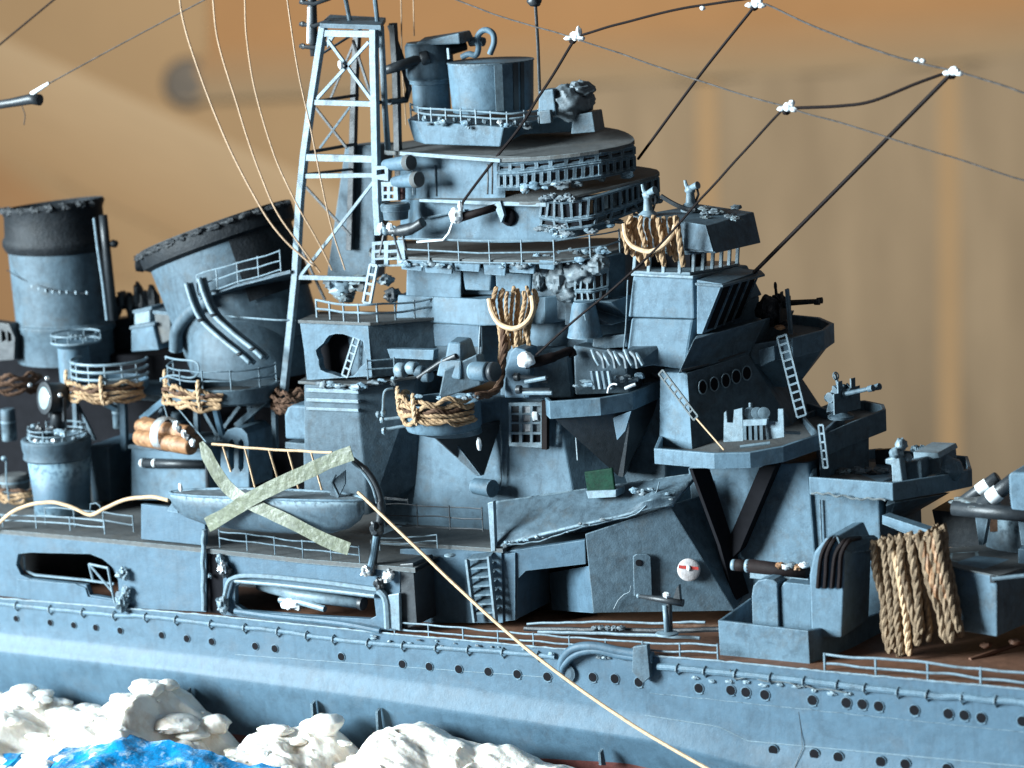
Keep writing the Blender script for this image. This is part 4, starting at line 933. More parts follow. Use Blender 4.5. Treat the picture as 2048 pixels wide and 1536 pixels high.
def window_band(base, top, rows, parent, m=None, bar=0.035, jitter=0.0, inset=0.05, wname='window', fname='window_frame'):
    """base/top: matching 3D polylines; rows: (t0, t1, panes)"""
    m = m or PALE
    L = [0]
    for a, b_ in zip(base, base[1:]): L.append(L[-1] + (b_ - a).length)
    def at(s_, t):
        d = max(0, min(1, s_)) * L[-1]; j = 0
        while j < len(L) - 2 and L[j + 1] < d: j += 1
        f = (d - L[j]) / (L[j + 1] - L[j])
        return base[j].lerp(base[j + 1], f).lerp(top[j].lerp(top[j + 1], f), t)
    def nrm(s_):
        a, b_ = at(s_ - 0.03, 0.5), at(s_ + 0.03, 0.5)
        n = (b_ - a).cross(V(0, 0, 1)).normalized()
        return n
    n_ = 40
    q = B()
    # backing wall
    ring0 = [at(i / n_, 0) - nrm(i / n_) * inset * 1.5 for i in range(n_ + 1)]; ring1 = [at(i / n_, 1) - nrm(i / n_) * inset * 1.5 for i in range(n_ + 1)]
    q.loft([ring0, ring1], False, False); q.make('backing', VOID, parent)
    q = B()
    lv = sorted({t for r in rows for t in r[:2]})
    for t in lv:
        q.tube([at(i / n_, t) for i in range(n_ + 1)], bar * 0.75, 4, smooth=False)
    for t0, t1, cnt in rows:
        for i in range(cnt + 1):
            s_ = i / cnt; j0 = jitter * math.sin(i * 7.3 + t0 * 9) / cnt; j1 = jitter * math.cos(i * 5.1) / cnt
            q.bar(at(s_ + j0, t0), at(s_ + j1, t1), bar, bar * 0.9, up=nrm(s_))
    fr = q.make(fname, m, parent)
    for t0, t1, cnt in rows:
        for i in range(cnt):
            a0, a1 = i / cnt, (i + 1) / cnt
            c = [at(a0, t0), at(a1, t0), at(a1, t1), at(a0, t1)]
            c = [p - nrm((a0 + a1) / 2) * inset * 0.6 for p in c]
            q = B(); q.prism(c, -nrm((a0 + a1) / 2) * 0.01); q.make(wname, DARKGLASS, parent)
    return fr
DARKGLASS = mat('dark_window_glass', (0.012, 0.014, 0.018), 0.3, 4, 0.15, 0)
# ------------------------------------------------------------------ base of the bridge on the deck
bb = thing('bow_deck_house', P(1300, 1225, 1.8), 'big grey side house under the bridge with a creased, scraped flank', 'deck house')
# vertical panel, narrowing inboard towards the bow
y0, y1 = 1.35, 2.45
# flank: lower panel + sloped upper part
lowL, lowR = (1186, 1226, y0), (1470, 1222, y1)
crL, crR = (1170, 1068, y0 + 0.02), (1400, 1000, y1 - 0.05)
q = B(); q.loft([[P(*lowL), P(*lowR), P(1490, 1190, 3.2), P(1240, 1190, 3.2)], [P(*crL), P(1340, 1012, y1 - 0.45), P(1420, 985, 3.2), P(1240, 1040, 3.2)]])
q.make('flank', MID, bb, bevel=0.02)
# sloped shelter over the recess
nv, nh = 14, 26
rows = []
for j in range(nv + 1):
    t = j / nv; row = []
    for i in range(nh + 1):
        s_ = i / nh
        lo = P(984 + (1345 - 984) * s_, 1098 + (1010 - 1098) * s_ ** 0.85, 1.05 + 0.26 * s_ + 0.6 * s_ * s_)
        hi = P(986 + (1395 - 986) * s_, 1003 + (945 - 1003) * s_, 1.9 + 0.6 * s_)
        p = lo.lerp(hi, t)
        am = 0.03 * math.exp(-((t - 0.25) / 0.3) ** 2) * (1 if s_ < 0.45 else 0.5)
        p += V(0.2, -1, 0.5) * (am * noise.fractal(p * 3.2, 0.8, 2.1, 4) * 1.6)
        if s_ > 0.7: p += V(0, -0.22, 0.1) * math.exp(-((s_ - 0.86) / 0.08) ** 2) * math.exp(-((t - 0.35) / 0.25) ** 2) * (1 + 0.6 * noise.noise(p * 5))
        row.append(p)
    rows.append(row)
q = B(); q.loft(rows, False, False, True)
o = q.make('sloped_shelter', MID, bb); sm_ = o.modifiers.new('plate', 'SOLIDIFY'); sm_.thickness = 0.09; sm_.offset = -1
q = B(); q.prism([P(975, 1006, 0.98), P(986, 1003, 0.98), P(990, 1102, 0.98), P(982, 1104, 0.98)], V(0, 0.12, 0)); q.make('end_plate', PALE, bb, bevel=0.01)
q = B(); q.tube(wob(smooth_path(P3([(1020, 1090, 0.96), (1080, 1082, 1.1), (1140, 1062, 1.25), (1200, 1046, 1.45), (1262, 1032, 1.6), (1290, 1014, 1.68), (1312, 985, 1.9), (1318, 965, 2.05)]), 7), 0.03, 5, 4), 0.014, 5); q.make('glue_bead', PALE, bb)
q = B(); q.tube(wob(smooth_path(P3([(1228, 1218, y0 + 0.12), (1240, 1196, y0 + 0.16), (1258, 1184, y0 + 0.2), (1262, 1172, y0 + 0.22)]), 7), 0.02, 7, 2), 0.008, 5); q.make('scratch', PALE, bb)
# recess with lintel
q = B(); q.prism([P(1002, 1104, 1.1), P(1170, 1080, 1.36), P(1172, 1128, 1.36), P(1052, 1142, 1.18), P(1036, 1158, 1.16), P(1034, 1240, 1.16), P(1002, 1244, 1.1)], V(-0.05, 0.14, 0)); q.make('recess_frame', HULLG, bb, bevel=0.015)
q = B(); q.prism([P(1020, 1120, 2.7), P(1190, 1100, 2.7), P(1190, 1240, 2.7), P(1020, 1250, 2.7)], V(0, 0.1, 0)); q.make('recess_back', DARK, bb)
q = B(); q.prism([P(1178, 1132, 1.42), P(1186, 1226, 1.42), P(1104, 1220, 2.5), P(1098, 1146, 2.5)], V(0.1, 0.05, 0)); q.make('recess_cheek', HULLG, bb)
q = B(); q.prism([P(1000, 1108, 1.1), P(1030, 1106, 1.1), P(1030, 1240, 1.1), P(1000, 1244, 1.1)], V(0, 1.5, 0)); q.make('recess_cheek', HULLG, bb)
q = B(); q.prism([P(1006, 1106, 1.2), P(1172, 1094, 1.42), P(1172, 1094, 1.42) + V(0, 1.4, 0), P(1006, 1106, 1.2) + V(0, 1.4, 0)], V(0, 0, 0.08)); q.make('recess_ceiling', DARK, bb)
nF = V(0.39, -0.92, 0)
pF = P(1290, 1150, y0 + 0.41) + nF * 0.03
q = B(); q.prism(PN([(1266, 1112), (1272, 1107), (1296, 1107), (1302, 1113), (1305, 1190), (1268, 1192)], pF, nF), nF * 0.06); dr = q.make('door', MID, bb, bevel=0.02)
q = B(); q.lathe(PN([(1278, 1124)], pF, nF)[0] + nF * 0.065, [(0.07, 0), (0.07, 0.012), (0.05, 0.015)], 14, axis=nF); q.make('porthole', VOID, dr)
# lifebuoy
lb = thing('lifebuoy', PN([(1378, 1160)], pF, nF)[0], 'small white disc with a red bar on the grey flank', 'disc')
pc = PN([(1378, 1138)], pF, nF)[0] + nF * 0.04
q = B(); q.lathe(pc, [(0.235, 0), (0.235, 0.05), (0.2, 0.075), (0.01, 0.08)], 28, axis=nF); q.make('disc', AGED, lb)
sx = nF.cross(V(0, 0, 1)).normalized()
q = B(); q.prism([pc + nF * 0.088 + sx * a * 0.2 + V(0, 0, c) for a, c in ((-1, 0.01), (1, 0.05), (1, 0.12), (-1, 0.07))], nF * 0.006); q.make('red_bar', RED, lb)
q = B(); q.lump(pc + nF * 0.09 + V(0, 0, 0.05), (0.045, 0.03, 0.06), 0.2, 2, 1, 8); q.make('glue_spot', WHITE, lb)
# bright front part of the base
tier([(1400, 1215, 3.0), (1640, 1230, 3.0), (1760, 1180, 5.5), (1500, 1170, 5.5)], [(1376, 935, 3.0), (1616, 925, 3.0), (1736, 880, 5.5), (1480, 890, 5.5)], 'front_house', GREY, bb)
tier([(1610, 1225, 3.08), (1768, 1236, 3.08), (1850, 1200, 5.2), (1700, 1190, 5.2)], [(1606, 955, 3.08), (1756, 968, 3.08), (1840, 930, 5.2), (1690, 920, 5.2)], 'front_house', GREY, bb)
# bow-facing strut plate, its cast shadow built as second arm, both shade-black
nV = V(0.87, -0.5, 0)
vs = thing('strut_and_shadow', P(1480, 1195, 2.6), 'dark V of a strut and its cast shadow under the eight-sided gun platform', 'strut')
pV = P(1455, 1100, 2.55)
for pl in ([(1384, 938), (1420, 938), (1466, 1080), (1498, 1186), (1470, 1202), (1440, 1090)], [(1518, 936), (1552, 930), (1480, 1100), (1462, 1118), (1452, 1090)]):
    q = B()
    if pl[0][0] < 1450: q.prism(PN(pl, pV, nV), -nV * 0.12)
    else: q.prism(PY(pl, 2.62), V(0, 0.3, 0))  # this arm is the strut's shadow in solid form
    q.make('strut_and_shadow_arm', VOID, vs, bevel=0.01)
# navigation light box
gl = thing('side_light', P(1200, 995, 1.9), 'small dark green side light box on a pale shelf', 'lamp')
q = B(); q.prism([P(1168, 944, 1.75), P(1224, 936, 1.75), P(1230, 984, 1.75), P(1174, 984, 1.75)], V(0, 0.07, 0)); q.make('green_screen', GREEN, gl, bevel=0.02)
q = B(); q.prism([P(1172, 982, 1.70), P(1232, 980, 1.70), P(1232, 994, 1.70), P(1176, 997, 1.70)], V(0, 0.4, 0)); q.make('shelf', PALE, gl, bevel=0.01)
# ------------------------------------------------------------------ bridge tower
bt_ = thing('bridge_tower', P(1000, 1005, 2.5), 'tall grey bridge tower rising in stacked rounded decks', 'bridge')
tier([(740, 1070, 2.5), (1160, 1066, 2.5), (1300, 1040, 3.6), (1400, 1000, 6.2), (900, 1000, 6.2)], [(838, 792, 2.7), (1112, 796, 2.7), (1210, 780, 3.5), (1330, 760, 6.2), (960, 760, 6.2)], 'lower_wall', GREY, bt_)
# chamfered block at the left
tier([(608, 1040, 1.75), (738, 1030, 1.75), (834, 968, 2.6), (900, 960, 3.6), (700, 1000, 3.6)], [(608, 768, 1.75), (712, 776, 1.75), (836, 756, 2.6), (886, 745, 3.6), (690, 750, 3.6)], 'side_block', MID, bt_)
for v0, v1, o_ in ((776, 784, 0.05), (796, 803, 0.09), (814, 820, 0.05)):
    q = B(); q.prism(PY([(612, v0), (716, v0 + 4), (717, v1 + 4), (612, v1)], 1.75 - o_), V(0, o_ + 0.02, 0)); q.make('ledge', PALE, bt_, bevel=0.008)
slab([(596, 762, 1.68), (716, 770, 1.68), (846, 750, 2.6), (900, 738, 3.8), (640, 738, 3.8)], 0.06, 'side_platform', ROOF, bt_)
q = B(); q.prism(PY([(650, 962), (742, 966), (744, 975), (700, 982), (650, 976)], 2.0), V(0, 1.0, 0)); q.make('dark_vent', VOID, bt_)
# block house with the round hole
q = B()
hole = [(683 + 50 * math.cos(a) + 3 * math.sin(a * 7), 711 + 43 * math.sin(a) + 2 * math.cos(a * 5)) for a in [i * 2 * math.pi / 28 for i in range(28)]]
q.prism([PY([(600, 646), (736, 650), (744, 752), (614, 760), (608, 700)], 2.0), PY(hole[::-1], 2.0)], V(0, 0.2, 0)); q.make('holed_wall', GREY, bt_, bevel=0.012)
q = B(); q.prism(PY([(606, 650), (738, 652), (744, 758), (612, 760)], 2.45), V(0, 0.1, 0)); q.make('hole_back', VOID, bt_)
tier([(742, 756, 2.0), (880, 742, 3.0), (968, 748, 3.0), (1015, 745, 3.5), (1090, 735, 5.5), (720, 735, 5.5), (640, 752, 3.2)], [(736, 650, 2.0), (868, 640, 3.0), (962, 648, 3.0), (1012, 645, 3.5), (1090, 635, 5.5), (700, 635, 5.5), (610, 646, 3.2)], 'block_house', MID, bt_)
q = B(); q.prism(PY([(866, 648), (958, 650), (960, 694), (868, 692)], 2.97), V(0, 0.05, 0)); q.make('square_plate', HULLG, bt_, bevel=0.02)
slab([(596, 640, 1.95), (740, 645, 1.95), (876, 634, 3.0), (960, 640, 2.9), (1020, 636, 3.5), (1100, 625, 5.5), (640, 622, 5.5)], 0.07, 'block_roof', ROOF, bt_)
lattice_ladder('short perforated ladder slanting inside the round hole', P(714, 676, 2.1), P(690, 752, 2.02), 0.14, holes=5, bar=0.035)
# mid wall and the broad pale apron under the railing deck
tier([(792, 640, 3.0), (960, 652, 2.85), (1090, 648, 2.85), (1150, 640, 3.2), (1240, 610, 5.6), (830, 610, 5.6)], [(796, 590, 3.05), (960, 598, 2.9), (1090, 594, 2.9), (1150, 586, 3.25), (1240, 570, 5.6), (830, 575, 5.6)], 'apron', GREY, bt_, bevel=0.03)
tier([(812, 610, 3.1), (922, 612, 3.05), (926, 590, 3.4), (1066, 590, 3.4), (1180, 580, 3.8), (1240, 570, 5.6), (830, 575, 5.6)], [(814, 526, 3.1), (922, 530, 3.05), (926, 530, 3.4), (1066, 528, 3.4), (1180, 520, 3.8), (1240, 510, 5.6), (830, 515, 5.6)], 'mid_wall', GREY, bt_)
for pl, y in (([(922, 536), (984, 536), (980, 582), (930, 580)], 3.1), ([(990, 546), (1062, 548), (1060, 584), (992, 582)], 3.12)):
    q = B(); q.prism(PY(pl, y), V(0, 0.3, 0)); q.make('deck_locker', GREY, bt_, bevel=0.03)
tier([(1060, 640, 3.0), (1170, 640, 3.0), (1250, 620, 3.9), (1300, 600, 5.6), (1150, 600, 5.6)], [(1066, 520, 3.1), (1180, 520, 3.1), (1250, 505, 3.9), (1300, 495, 5.6), (1150, 500, 5.6)], 'bow_wall', MID, bt_)
for i, (u, v, rx, rz, s_) in enumerate([(1090, 535, 0.26, 0.24, 1), (1120, 560, 0.30, 0.34, 2), (1160, 545, 0.32, 0.26, 3), (1195, 530, 0.26, 0.2, 4), (1138, 590, 0.25, 0.18, 5), (1080, 560, 0.14, 0.22, 6)]):
    q = B(); q.lump(P(u, v, 3.05), (rx, 0.2, rz), 0.25, 1.3, s_, 22, crease=0.3); q.make('crumpled_skin', CANVAS, bt_)
window_band(P3([(1150, 602, 2.9), (1182, 602, 2.95), (1215, 594, 3.2)]), P3([(1150, 548, 2.95), (1182, 548, 3.0), (1215, 540, 3.25)]), [(0, 0.33, 5), (0.4, 1, 5)], bt_, bar=0.04, jitter=0.15)
q = B(); q.prism([P(1130, 600, 2.95), P(1222, 604, 2.95), P(1260, 590, 3.5), P(1260, 640, 3.5), P(1222, 650, 2.95), P(1130, 650, 2.95)], V(0, 0.5, 0)); q.make('bow_wall', MID, bt_, bevel=0.015)
# railing deck
slab([(736, 508, 3.2), (780, 512, 2.65), (960, 520, 2.55), (1110, 520, 2.6), (1215, 506, 3.2), (1262, 490, 4.4), (1262, 475, 6), (800, 480, 6), (740, 492, 4.4)], 0.09, 'railing_deck', ROOF, bt_, soft=True)
for i, (u0, u1, v, h) in enumerate([(800, 845, 524, 18), (848, 905, 526, 22), (908, 960, 528, 16), (966, 1012, 528, 24), (1016, 1070, 526, 22), (1076, 1110, 524, 16)]):
    q = B(); q.prism(PY([(u0, v - 4), (u1, v - 2), (u1 - 2, v + h), (u0 + 3, v + h - 3)], 2.6), V(0, 0.06, 0)); q.make('bulwark_plate', GREY, bt_, bevel=0.015)
# upper wall under slab two
def round_wall(bot, top, n=10): return smooth_path(P3(bot), n), smooth_path(P3(top), n)
q = B(); a_, b_ = round_wall([(800, 478, 3.9), (838, 478, 3.25), (940, 484, 3.1), (1060, 484, 3.1), (1150, 474, 3.3), (1230, 452, 4.2)], [(802, 398, 3.9), (840, 400, 3.25), (940, 404, 3.1), (1060, 404, 3.1), (1150, 395, 3.3), (1230, 380, 4.2)])
q.loft([a_, b_], False, False, True); q.make('upper_wall', GREY, bt_)
slab([(806, 396, 3.9), (838, 397, 3.2), (985, 402, 2.95), (1092, 405, 2.85), (1200, 378, 3.5), (1320, 350, 4.4), (1318, 338, 5.2), (1262, 330, 6.2), (820, 370, 6)], 0.07, 'second_deck', ROOF, bt_, soft=True)
q = B(); q.prism(PY([(838, 398), (985, 403), (1092, 406), (1092, 414), (985, 411), (838, 404)], 2.9), V(0, 0.1, 0)); q.make('deck_lip', PALE, bt_, bevel=0.01)
# second window band
base2 = P3([(1080, 454, 2.95), (1130, 462, 2.9), (1180, 456, 3.0), (1240, 436, 3.6), (1318, 404, 4.6)])
top2 = P3([(1082, 400, 2.95), (1130, 402, 2.9), (1180, 394, 3.0), (1240, 376, 3.6), (1316, 352, 4.6)])
window_band(base2, top2, [(0.05, 0.32, 9), (0.38, 0.95, 16)], bt_, bar=0.05, jitter=0.14, m=MID)
for i in range(14):
    t = i / 13; q = B(); p = base2[0].lerp(base2[2], t) if t < 0.6 else base2[2].lerp(base2[4], (t - 0.6) / 0.4)
    q.lump(p + V(0.0, -0.05, -0.03 + 0.06 * math.sin(i * 3)), (0.12, 0.06, 0.05), 0.7, 2, i, 8); q.make('glue_crumb', CANVAS, bt_)
for i in range(7):
    q = B(); q.lump(P(1086 + i * 10, 398 - 3 * (i % 3), 2.85), (0.1, 0.08, 0.06), 0.7, 2.2, i, 8); q.make('glue_crumb', CANVAS, bt_)
# top storey
q = B(); a_, b_ = round_wall([(790, 398, 4.2), (822, 398, 3.5), (900, 400, 3.2), (985, 402, 3.15), (1010, 402, 3.15)], [(792, 306, 4.2), (824, 308, 3.5), (900, 314, 3.2), (985, 318, 3.15), (1010, 318, 3.15)])
q.loft([a_, b_], False, False, True); q.make('top_wall', GREY, bt_)
for u in (975, 984):
    q = B(); q.tube(wob([P(u, 328, 2.95), P(u + 1, 360, 2.95), P(u, 388, 2.95)], 0.02, 3, u), 0.022, 6); q.make('cable', DARK, bt_)
base1 = P3([(998, 378, 2.95), (1040, 378, 2.85), (1110, 368, 2.95), (1200, 354, 3.4), (1268, 340, 4.2)])
top1 = P3([(998, 324, 2.95), (1040, 322, 2.85), (1110, 315, 2.95), (1200, 303, 3.4), (1267, 290, 4.2)])
window_band(base1, top1, [(0.05, 0.56, 18), (0.64, 0.93, 10)], bt_, bar=0.076, jitter=0.03, m=MID)  # darker frame colour carries the shade on this bow-turned band
slab([(764, 302, 4.0), (800, 303, 3.0), (1000, 318, 2.75), (1100, 312, 2.8), (1200, 300, 3.3), (1270, 286, 4.2), (1268, 272, 4.9), (1240, 258, 5.8), (1180, 250, 6.2), (1000, 262, 6.2), (790, 284, 5.5)], 0.085, 'roof', ROOF, bt_, soft=True)
q = B(); q.prism(PY([(800, 303), (1000, 318), (1000, 325), (800, 310)], 2.74), V(0, 0.05, 0)); q.make('roof_lip', PALE, bt_)
# tall column behind the mast
tier([(652, 560, 4.6), (748, 560, 4.6), (770, 550, 5.6), (690, 550, 5.6)], [(690, 290, 4.6), (752, 290, 4.6), (790, 284, 5.6), (740, 284, 5.6)], 'rear_column', MID, bt_)
# ------------------------------------------------------------------ director on the roof
dp = thing('director_platform', P(930, 292, 3.5), 'eight-sided grey pedestal on the bridge roof with a small block at its bow end', 'pedestal')
tier([(828, 282, 3.5), (850, 289, 3.35), (1000, 294, 3.35), (1046, 270, 4.1), (1180, 262, 5.2), (1000, 258, 5.8), (850, 262, 5.2)], [(814, 238, 3.55), (830, 242, 3.35), (1008, 254, 3.35), (1042, 246, 4.0), (1150, 226, 5.0), (1000, 218, 5.8), (840, 222, 5.2)], 'pedestal', GREY, dp)
tier([(1142, 268, 4.0), (1190, 264, 4.0), (1210, 256, 4.9), (1160, 258, 4.9)], [(1146, 230, 4.0), (1184, 224, 4.0), (1204, 218, 4.9), (1164, 222, 4.9)], 'bow_block', MID, dp, bevel=0.02)
railing('low pale railing round the director pedestal on the roof', P3([(822, 232, 3.6), (850, 240, 3.35), (930, 244, 3.3), (1010, 250, 3.3), (1060, 246, 3.6), (1100, 242, 4.2)]), 0.25, rails=2, r=0.026, step=0.35)
for i in range(7):
    q = B(); q.lump(P(850 + i * 30, 236 + i * 1.5, 3.45), (0.06, 0.05, 0.07), 0.5, 2, i, 7); q.make('stowed_gear', WHITE if i in (5,) else PALE, dp)
q = B(); q.prism(PY([(1078, 222), (1100, 220), (1102, 246), (1080, 248)], 3.5), V(0, 0.12, 0)); q.make('ready_box', MID, dp, bevel=0.015)
di = thing('fire_director', P(985, 216, 4.3), 'large grey drum-shaped director on the bridge roof', 'director')
c = P(986, 216, 4.3); k = upx(c)
q = B(); q.lathe(c, [(80 * k, -0.05), (82 * k, 0.1), (86 * k, 0.96), (86 * k, 0.99), (82 * k, 1.0), (1 * k, 1.04)], 44); q.make('drum', GREY, di, bevel=0.008)
for a, w, m_ in ((-0.88, 0.085, PALE), (-0.45, 0.06, DARK), (-0.25, 0.05, DARK)):
    q = B(); d = V(math.cos(a), math.sin(a), 0); s_ = V(-math.sin(a), math.cos(a), 0)
    q.prism([c + d * 83 * k + s_ * w, c + d * 83 * k - s_ * w, c + d * 88 * k - s_ * w + V(0, 0, 0.99), c + d * 88 * k + s_ * w + V(0, 0, 0.99)], -d * 0.05); q.make('strap', m_, di)
q = B(); q.loft([ring_pts(c + V(0, 0, 0.985), 87.5 * k, 87.5 * k, 44), ring_pts(c + V(0, 0, 1.015), 87.5 * k, 87.5 * k, 44)]); q.make('rim', MID, di)
rf_ = thing('rangefinder', P(860, 200, 4.3), 'dark-armed rangefinder on a stubby drum beside the large director', 'rangefinder')
c = P(864, 214, 4.2); k = upx(c)
q = B(); q.lathe(c, [(38 * k, -0.05), (38 * k, 0.5), (42 * k, 0.52), (42 * k, 0.60)], 30); q.make('pedestal', GREY, rf_)
q = B(); q.lathe(c + V(0, 0, 0.6), [(44 * k, 0), (48 * k, 0.1), (48 * k, 0.72), (44 * k, 0.8)], 30); q.make('body', MID, rf_)
tier([(824, 92, 3.8), (920, 88, 3.8), (950, 80, 4.8), (840, 84, 4.8)], [(836, 84, 3.8), (918, 66, 3.8), (940, 60, 4.8), (850, 74, 4.8)], 'top_hood', MID, rf_, bevel=0.03)
q = B(); q.tube([P(768, 142, 3.4), P(786, 136, 3.5), P(846, 116, 3.8), P(930, 90, 4.6)], [0.09, 0.11, 0.12, 0.12], 14); q.make('arm', DARK, rf_)
q = B(); q.lathe(P(842, 118, 3.75), [(0.15, 0), (0.17, 0.04), (0.17, 0.16), (0.14, 0.2)], 16, axis=P(846, 116, 3.8) - P(786, 136, 3.5)); q.make('collar', DARK, rf_)
q = B(); q.lump(P(768, 143, 3.4), (0.09, 0.09, 0.1), 0.2, 1, 3, 8); q.make('tip', SILVER, rf_)
q = B(); q.bar(P(896, 96, 3.7), P(898, 118, 3.7), 0.05); q.make('sight', PALE, rf_)
q = B(); q.tube(P3([(940, 84, 4.6), (958, 82, 4.6), (968, 84, 4.6)]), 0.1, 8); q.make('stub', MID, rf_)
lp = thing('loop_antenna', P(955, 118, 4.3), 'thick grey wire loop standing on top of the large director', 'antenna')
q = B(); q.tube(smooth_path(P3([(924, 114, 4.2), (938, 108, 4.2), (952, 110, 4.2), (957, 96, 4.2), (954, 78, 4.2), (962, 64, 4.2), (974, 60, 4.2), (986, 68, 4.2), (988, 86, 4.2), (980, 108, 4.2)]), 6), 0.065, 10); q.make('loop', GREY, lp)
wp = thing('whip_pole', P(1080, 190, 4.0), 'thin dark pole with a ball at the top, behind the large director', 'pole')
q = B(); q.tube([P(1080, 200, 3.9), P(1076, 90, 3.9), P(1071, 8, 3.9)], 0.035, 8); q.make('rod', DARK, wp)
q = B(); q.lump(P(1069, 2, 3.9), (0.15, 0.15, 0.12), 0.2, 2, 4, 10); q.make('ball', DARK, wp)
cv = thing('canvas_cover', P(1130, 235, 4.0), 'crumpled canvas-covered lump at the bow end of the bridge roof', 'cover')
q = B(); q.lump(P(1140, 205, 4.2), (0.46, 0.45, 0.36), 0.15, 1.3, 5, 30, crease=0.25); q.make('canvas', CANVAS, cv)
q = B(); q.lump(P(1160, 180, 4.3), (0.28, 0.3, 0.2), 0.22, 1.6, 8, 24, crease=0.3); q.make('canvas_fold', CANVAS, cv)
tier([(1076, 232, 3.7), (1112, 232, 3.7), (1130, 226, 4.5), (1090, 226, 4.5)], [(1078, 182, 3.7), (1106, 178, 3.7), (1126, 174, 4.5), (1096, 176, 4.5)], 'box', GREY, cv, bevel=0.03)
# ------------------------------------------------------------------ binoculars and bracket hung on the left of the upper bridge
bn = thing('signal_lamps', P(800, 430, 2.9), 'two grey lamp barrels stacked on a pale pierced bracket by the mast', 'lamps')
for (a, b_) in (((772, 330, 2.9), (812, 326, 2.75)), ((790, 364, 2.8), (828, 360, 2.65))):
    p0, p1 = P(*a), P(*b_); ax = (p1 - p0).normalized()
    q = B(); q.lathe(p0, [(0.10, -0.05), (0.12, 0), (0.165, (p1 - p0).length), (0.165, (p1 - p0).length + 0.02)], 20, axis=ax); bl = q.make('barrel', GREY, bn)
    q = B(); q.lathe(p1 + ax * 0.02, [(0.172, 0), (0.178, 0.06), (0.165, 0.14), (0.02, 0.15)], 20, axis=ax); q.make('end_cap', ROOF, bl)
q = B(); q.prism([PY([(748, 332), (776, 332), (776, 362), (748, 358)], 2.75), PY([(753, 340), (769, 338), (770, 348), (753, 350)][::-1], 2.75)], V(0, 0.1, 0)); q.make('bracket', PALE, bn)
q = B(); q.prism([PY([(762, 364), (794, 364), (796, 400), (764, 402)], 2.7), PY([(767, 373), (774, 373), (774, 383), (767, 383)][::-1], 2.7), PY([(780, 373), (787, 373), (787, 383), (780, 383)][::-1], 2.7), PY([(767, 389), (774, 389), (774, 397), (767, 397)][::-1], 2.7), PY([(780, 389), (787, 389), (787, 397), (780, 397)][::-1], 2.7)], V(0, 0.08, 0)); q.make('bracket', PALE, bn)
q = B(); q.prism(PY([(766, 371), (775, 371), (775, 384), (766, 384)], 2.76), V(0, 0.05, 0)); q.make('red_patch', RED, bn)
q = B(); q.prism(PY([(796, 372), (806, 372), (806, 400), (797, 402)], 2.9), V(0, 0.1, 0)); q.make('red_side', HULLR, bn)
bw = thing('bowl', P(793, 436, 2.7), 'brown-topped grey bowl under the two lamp barrels', 'bowl')
c = P(792, 438, 2.7)
q = B(); q.lathe(c, [(0.26, 0), (0.28, 0.18), (0.31, 0.19), (0.32, 0.30), (0.29, 0.34), (0.24, 0.34), (0.2, 0.24)], 30); q.make('shell', MID, bw)
q = B(); q.lathe(c + V(0, 0, 0.31), [(0.25, 0), (0.25, 0.012)], 30); q.make('top', ROOF, bw)
bo = thing('lower_boom', P(800, 462, 2.7), 'dark thick horn-like boom below the bowl, wrapped in white at its root', 'boom')
q = B(); q.tube(smooth_path(P3([(780, 462, 2.7), (800, 462, 2.65), (826, 456, 2.6), (846, 444, 2.6)]), 6), [0.10] * 6 + [0.13] * 6 + [0.11] * 7, 12); q.make('horn', DARK, bo)
for i in range(4):
    q = B(); q.lump(P(762 + i * 9, 456 + 6 * (i % 2), 2.65), (0.08, 0.07, 0.11), 0.5, 2, i, 8); q.make('white_wrap', WHITE if i % 2 == 0 else PALE, bo)
for a, b_ in (((768, 470), (760, 510)), ((788, 470), (804, 520)), ((806, 470), (812, 500))):
    q = B(); q.tube([P(*a, 2.6), P(*b_, 2.6)], 0.035, 7); q.make('leg', DARK, bo)
pc_ = thing('pierced_panel', P(765, 540, 2.6), 'white pierced lattice panel at the aft corner of the railing deck', 'panel')
q = B()
outer = [(744, 484), (806, 480), (812, 532), (742, 534)]
holes = [[(u, v), (u + 18, v - 1), (u + 18, v + 9), (u, v + 10)] for v in (490, 506, 520) for u in (750, 776)]
q.prism([PY(outer, 2.58)] + [PY(h_[::-1], 2.58) for h_ in holes], V(0, 0.06, 0)); q.make('panel', PALE, pc_)
lattice_ladder('pale perforated ladder dropping from the railing deck to the block roof', P(748, 530, 2.4), P(734, 606, 2.2), 0.17, holes=4, bar=0.05)
for i, (u, v, rx, s_, m_) in enumerate([(682, 576, 0.3, 1, PALE), (664, 566, 0.2, 2, CANVAS), (716, 566, 0.25, 3, ROOF), (690, 592, 0.2, 4, ROOF), (772, 560, 0.16, 5, CANVAS), (786, 590, 0.2, 6, DARK)]):
    q = B(); q.lump(P(u, v, 3.2), (rx, 0.2, rx * 0.7), 0.5, 2, s_, 10); q.make('stowed_bundle', m_, label=['pale crumpled bundle behind the mast above the block roof', 'small canvas bundle tight against the mast leg', 'brown stowed bundle left of the perforated ladder', 'low brown bundle behind the block roof railing', 'canvas scrap right of the perforated ladder', 'dark bundle under the railing deck corner'][i], cat='bundle')
